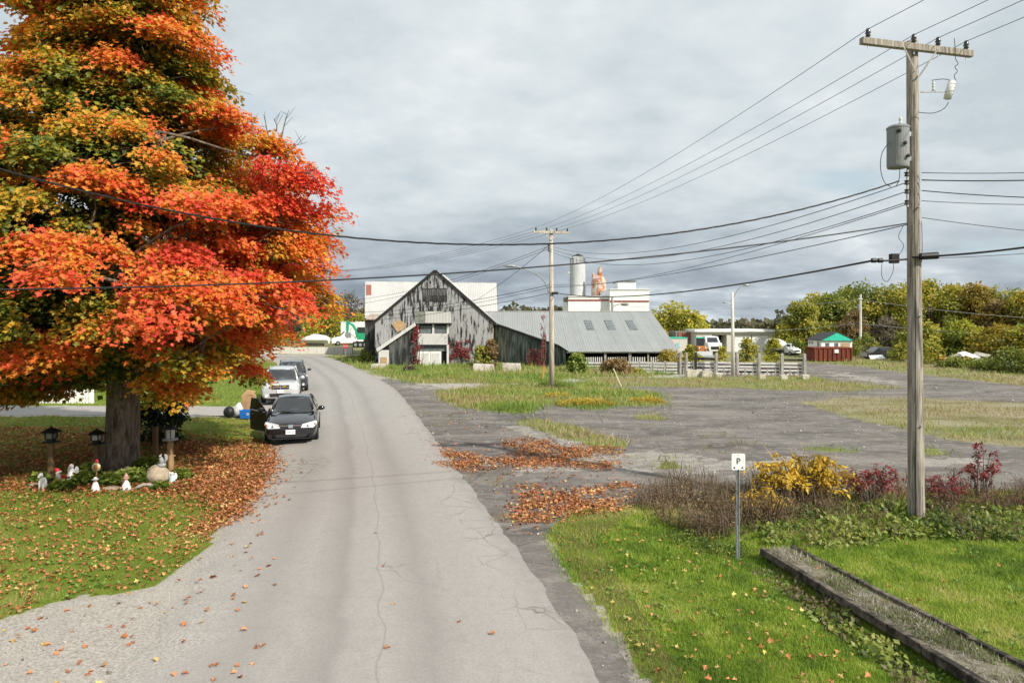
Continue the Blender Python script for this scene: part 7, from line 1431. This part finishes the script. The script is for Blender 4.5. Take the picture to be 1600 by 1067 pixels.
ornament('santa_gnome', 'tilted red and white gnome with pointed red cap in the bed', 101, 765, [
    ('body', MB().lathe([(.09, .0), (.10, .08), (.085, .18), (.05, .26)], 14), 'plaster_white'), ('coat', MB().lathe([(.106, .10), (.10, .17), (.07, .25), (.045, .27)], 14), 'plaster_red'), ('beard', MB().ball((-.0, -.07, .27), (.06, .04, .08)), 'plaster_white'), ('face', MB().ball((0, -.035, .33), (.05, .05, .05)), 'skin'), ('cap_brim', MB().lathe([(.07, .355), (.075, .375), (.06, .395)], 14), 'plaster_white'), ('cap', MB().tube([(0, 0, .39), (-.02, 0, .46), (-.05, 0, .52)], [.062, .045, .012], 12), 'plaster_red'), ('arm', MB().tube([(.09, -.02, .24), (.15, -.05, .18)], [.035, .03], 8), 'plaster_red')], lean=(0, -.42))
ornament('white_angel_statue', 'white kneeling statue behind the red gnome', 112, 756, [
    ('body', MB().lathe([(.11, 0), (.12, .06), (.09, .18), (.07, .27), (.03, .31)], 14), 'plaster_white'), ('head', MB().ball((0, -.01, .36), (.055, .055, .065)), 'plaster_white'), ('wing', MB().ball((.09, .06, .24), (.06, .02, .11)), 'plaster_white'), ('wing', MB().ball((-.09, .06, .24), (.06, .02, .11)), 'plaster_white')])
ornament('round_plaque', 'round cream plaque with orange centre on a thin stake', 151, 765, [
    ('stake', MB().tube([(0, 0, -.05), (0, 0, .52)], .016, 8), 'log_tan'), ('disc', MB().tube([Vector((0, -.03, .48)), Vector((0, .0, .48))], [.105, .105], 20), 'ring_yellow'), ('centre', MB().tube([Vector((0, -.036, .48)), Vector((0, -.028, .48))], [.062, .062], 18), 'disc_orange'), ('bird', MB().ball((.01, 0, .63), (.035, .05, .045)), 'plaster_red'), ('bird_perch', MB().box((0, 0, .595), (.09, .03, .03)), 'log_tan')], 'plaque')
ornament('white_bell_figure', 'white bell-skirted figure with flat hat below the round plaque', 149, 773, [
    ('skirt', MB().lathe([(.10, 0), (.095, .05), (.065, .17), (.045, .22)], 16), 'plaster_white'), ('head', MB().ball((0, 0, .255), (.042, .042, .045)), 'skin'), ('hat_brim', MB().lathe([(.085, .285), (.085, .297), (.05, .30)], 16), 'plaster_white'), ('hat', MB().lathe([(.05, .297), (.04, .335), (.015, .345)], 14), 'plaster_white')])
ornament('pink_hat_gnome', 'white-robed gnome with dusty pink hat in front of the trunk', 197, 769, [
    ('robe', MB().lathe([(.115, 0), (.11, .05), (.07, .17), (.04, .23)], 16), 'plaster_white'), ('shawl', MB().ball((-.05, -.02, .20), (.055, .05, .06)), 'plaster_brown'), ('head', MB().ball((0, -.01, .26), (.045, .045, .045)), 'skin'), ('hat_brim', MB().lathe([(.08, .285), (.075, .30), (.055, .31)], 14), 'plaster_pink'), ('hat', MB().lathe([(.06, .305), (.05, .35), (.02, .39), (.008, .41)], 14), 'plaster_pink'), ('base', MB().lathe([(.13, -.02), (.125, .015)], 14), 'plaster_grey')])
ornament('small_white_bird', 'tiny white bird ornament among the bed leaves', 181, 757, [('body', MB().ball((0, 0, .16), (.035, .06, .04)), 'plaster_white'), ('head', MB().ball((.01, -.05, .215), (.024, .026, .026)), 'plaster_white'), ('leg', MB().tube([(0, 0, -.02), (0, 0, .14)], .008, 5), 'plaster_grey')])
def rock(label, px, py, r, seed, mm='boulder', name='boulder'):
    T = MB().ball((0, 0, 0), r, 16, 11); rnd = random.Random(seed); ph = [rnd.uniform(0, 6) for _ in range(6)]
    T.v = [(x * (1 + .12 * math.sin(5 * x / r[0] + ph[0]) * math.cos(3 * z / r[2] + ph[1])), y * (1 + .1 * math.sin(4 * z / r[2] + ph[2])), z * (1 + .1 * math.sin(3 * x / r[0] + ph[3])) + r[2] * .72) for x, y, z in T.v]
    o = T.build(name, mm, None, smooth=True); o.location = gz2(px, py); return tag(o, label, 'stone')
rock('big tan boulder at the right end of the flower bed', 247, 757, (.30, .24, .27), 3); rock('small pinkish stone at the foot of the trunk, left', 173, 741, (.14, .10, .12), 4); rock('small pinkish stone at the foot of the trunk, right', 199, 746, (.12, .1, .14), 5); rock('flat pale stone at the front left of the bed', 80, 768, (.13, .1, .06), 6)
rock('flat grey edging stone before the bed', 175, 770, (.26, .1, .05), 7); rock('pale low edging stone near the left lantern', 55, 766, (.16, .1, .05), 8)
bz = tz(G(247, 757).x, G(247, 757).y); g = G(252, 757)
sq = thing('squirrel_statue', 'grey squirrel statue sitting on the big boulder', 'ornament', (g.x, g.y + .02, bz + .45))
for nm, mb, mm in (('base', MB().lathe([(.10, -.03), (.10, .04)], 12), 'plaster_grey'), ('body', MB().tube([(0, 0, .03), (0, 0, .12), (-.01, -.03, .20)], [.06, .06, .04], 10), 'plaster_grey'), ('head', MB().ball((-.01, -.05, .24), (.035, .045, .035)), 'plaster_grey'), ('ear', MB().ball((.01, -.04, .285), (.01, .012, .02)), 'plaster_grey'), ('tail', MB().tube([(.03, .05, .05), (.08, .08, .14), (.08, .05, .24), (.05, .04, .27)], [.03, .045, .04, .015], 8), 'plaster_grey')): mb.build(nm, mm, sq, smooth=True)
ornament('small_angel', 'small white and pale teal angel leaning on the boulder', 269, 757, [('robe', MB().lathe([(.085, 0), (.08, .05), (.05, .17), (.03, .21)], 12), 'teal_pale'), ('head', MB().ball((0, 0, .245), (.04, .04, .042)), 'plaster_white'), ('wing', MB().ball((-.09, .02, .19), (.09, .02, .10)), 'plaster_white'), ('wing', MB().ball((.07, .03, .17), (.05, .02, .09)), 'plaster_white')])
o = MB().tube(curve_pts((0, 0, .04), (.55, .12, .08), 6, wob=.06), [.04, .045, .04, .035, .03, .02], 7).build('fallen_branch', 'dead_wood', None, smooth=True); g = gz2(212, 770); o.location = g; tag(o, 'short pale branch lying in front of the bed', 'branch')
# leafy bed plants
gb = 'leafy plants of the flower bed'
for i, (px, py, rx, h_, lab) in enumerate([(62, 760, .28, .25, 'left of the dog statue'), (95, 772, .25, .22, 'below the red gnome'), (128, 764, .34, .34, 'between the white statue and the round plaque'), (170, 764, .33, .33, 'right of the round plaque'), (190, 758, .25, .30, 'behind the pink-hatted gnome'), (215, 758, .38, .40, 'left of the big boulder'), (230, 742, .40, .48, 'behind the big boulder'), (284, 750, .25, .26, 'right of the log lantern'), (250, 768, .2, .22, 'at the foot of the big boulder'), (140, 746, .3, .28, 'at the left lantern by the trunk')]):
    o = weed_clump('bed_plant', 'leafy green bed plant ' + lab, 'plant', c2(px, py), rx, rx * .7, h_, int(560 * rx / .3), LEAFG, .10, DIAM_V * [1.1, 1, 1], DIAM_F, 14, (.10, .12, .03), 600 + i, group=gb, stuff=False)
# kerbside rubbish by the cars
mat('paper_brown', (.40, .25, .13), .85, var=.12, scale=5); mat('bin_blue', (.02, .16, .58), .5, var=.1); mat('bag_white', (.62, .62, .60), .5)
Db = 29.0
bx = thing('recycling_bin', 'blue recycling box with white mark beside the open car door', 'bin', (P(386, 640, Db).x, Db, .10))
mb = MB(); mb.add([(-.22, -.16, 0), (.22, -.16, 0), (.22, .16, 0), (-.22, .16, 0), (-.26, -.2, .34), (.26, -.2, .34), (.26, .2, .34), (-.26, .2, .34), (-.23, -.17, .34), (.23, -.17, .34), (.23, .17, .34), (-.23, .17, .34), (-.2, -.14, .04), (.2, -.14, .04), (.2, .14, .04), (-.2, .14, .04)],
    [(3, 2, 1, 0), (0, 1, 5, 4), (1, 2, 6, 5), (2, 3, 7, 6), (3, 0, 4, 7), (4, 5, 9, 8), (5, 6, 10, 9), (6, 7, 11, 10), (7, 4, 8, 11), (8, 9, 13, 12), (9, 10, 14, 13), (10, 11, 15, 14), (11, 8, 12, 15), (12, 13, 14, 15)]); mb.build('box', 'bin_blue', bx)
for k in range(3): a = R(90 + 120 * k); c_ = Vector((.10, -.196, .19)); d = Vector((math.cos(a), 0, math.sin(a))); e_ = Vector((-math.sin(a), 0, math.cos(a))); MB().prism([c_ + d * .05 - e_ * .04, c_ + d * .05 + e_ * .03, c_ + d * .02 + e_ * .06, c_ + d * .02 - e_ * .01], (0, -.006, .0)).build('recycling_arrow', 'bag_white', bx)
bg_ = thing('yard_waste_bag', 'tall brown paper yard bag behind the blue recycling box', 'bag', (P(389, 640, Db + .6).x, Db + .6, .10))
rows = []
for z, w_, d_ in ((0, .24, .17), (.3, .26, .19), (.65, .25, .17), (.88, .27, .14), (.95, .22, .06)): rows.append([Vector((x + random.uniform(-.015, .015), y + random.uniform(-.015, .015), z)) for x, y in ((-w_, -d_), (0, -d_ * 1.1), (w_, -d_), (w_, d_), (0, d_ * 1.05), (-w_, d_))])
loft(rows).build('bag', 'paper_brown', bg_); MB().prism([Vector((-.28, -.1, .90)), Vector((.24, -.16, .93)), Vector((.28, .0, 1.06)), Vector((-.1, .05, 1.12))], (0, .03, .02)).build('folded_top', 'paper_brown', bg_)
wb = MB().ball((0, 0, .28), (.26, .22, .30), 12, 9); wb.v = [(x * (1 + .15 * math.sin(9 * z + 7 * y)), y, max(.0, z) * (1 + .12 * math.sin(11 * x))) for x, y, z in wb.v]; o = wb.build('rubbish_bag', 'bag_white', None, smooth=True); o.location = (P(372, 640, Db + .5).x, Db + .5, .10); tag(o, 'white rubbish bag left of the brown paper bag', 'bag')
o = MB().ball((0, 0, .22), (.24, .22, .25), 12, 9).build('rubbish_bag', 'trim_black', None, smooth=True); o.location = (P(358, 640, Db + .3).x, Db + .3, .09); tag(o, 'black rubbish bag left of the white rubbish bag', 'bag')
# picket fence across the drive and the little black post
DPF = 34.5; pf = thing('picket_fence', 'white picket fence beyond the driveway at the far left', 'fence', base(65, DPF)); pkt = None
for k in range(22):
    px = 44 + k * 4.6
    h_ = .62 + .10 * math.sin(math.pi * (k % 6) / 5.0)
    mb = MB().prism([Vector((-.055, 0, .02)), Vector((.055, 0, .02)), Vector((.055, 0, h_)), Vector((0, 0, h_ + .07)), Vector((-.055, 0, h_))], (0, .025, 0)); o = mb.build('picket', 'white_wall', pf); o.location = ((px - 65) * DPF / FPX, 0, .0)
for z_ in (.18, .46): MB().box(((92 - 65) * DPF / FPX, .045, z_), (102 * DPF / FPX, .03, .07)).build('rail', 'white_wall', pf)
for px in (43, 92, 143): MB().box(((px - 65) * DPF / FPX, .09, .36), (.09, .09, .75)).build('post', 'white_wall', pf)
g = G(10.5, 643.5); o = MB().lathe([(.06, 0), (.045, .05), (.04, .25), (.075, .28), (.075, .38), (.03, .44)], 12).build('marker_post', 'lantern_black', None); o.location = (g.x, g.y, .1); tag(o, 'small black bollard beside the driveway at the far left', 'bollard')
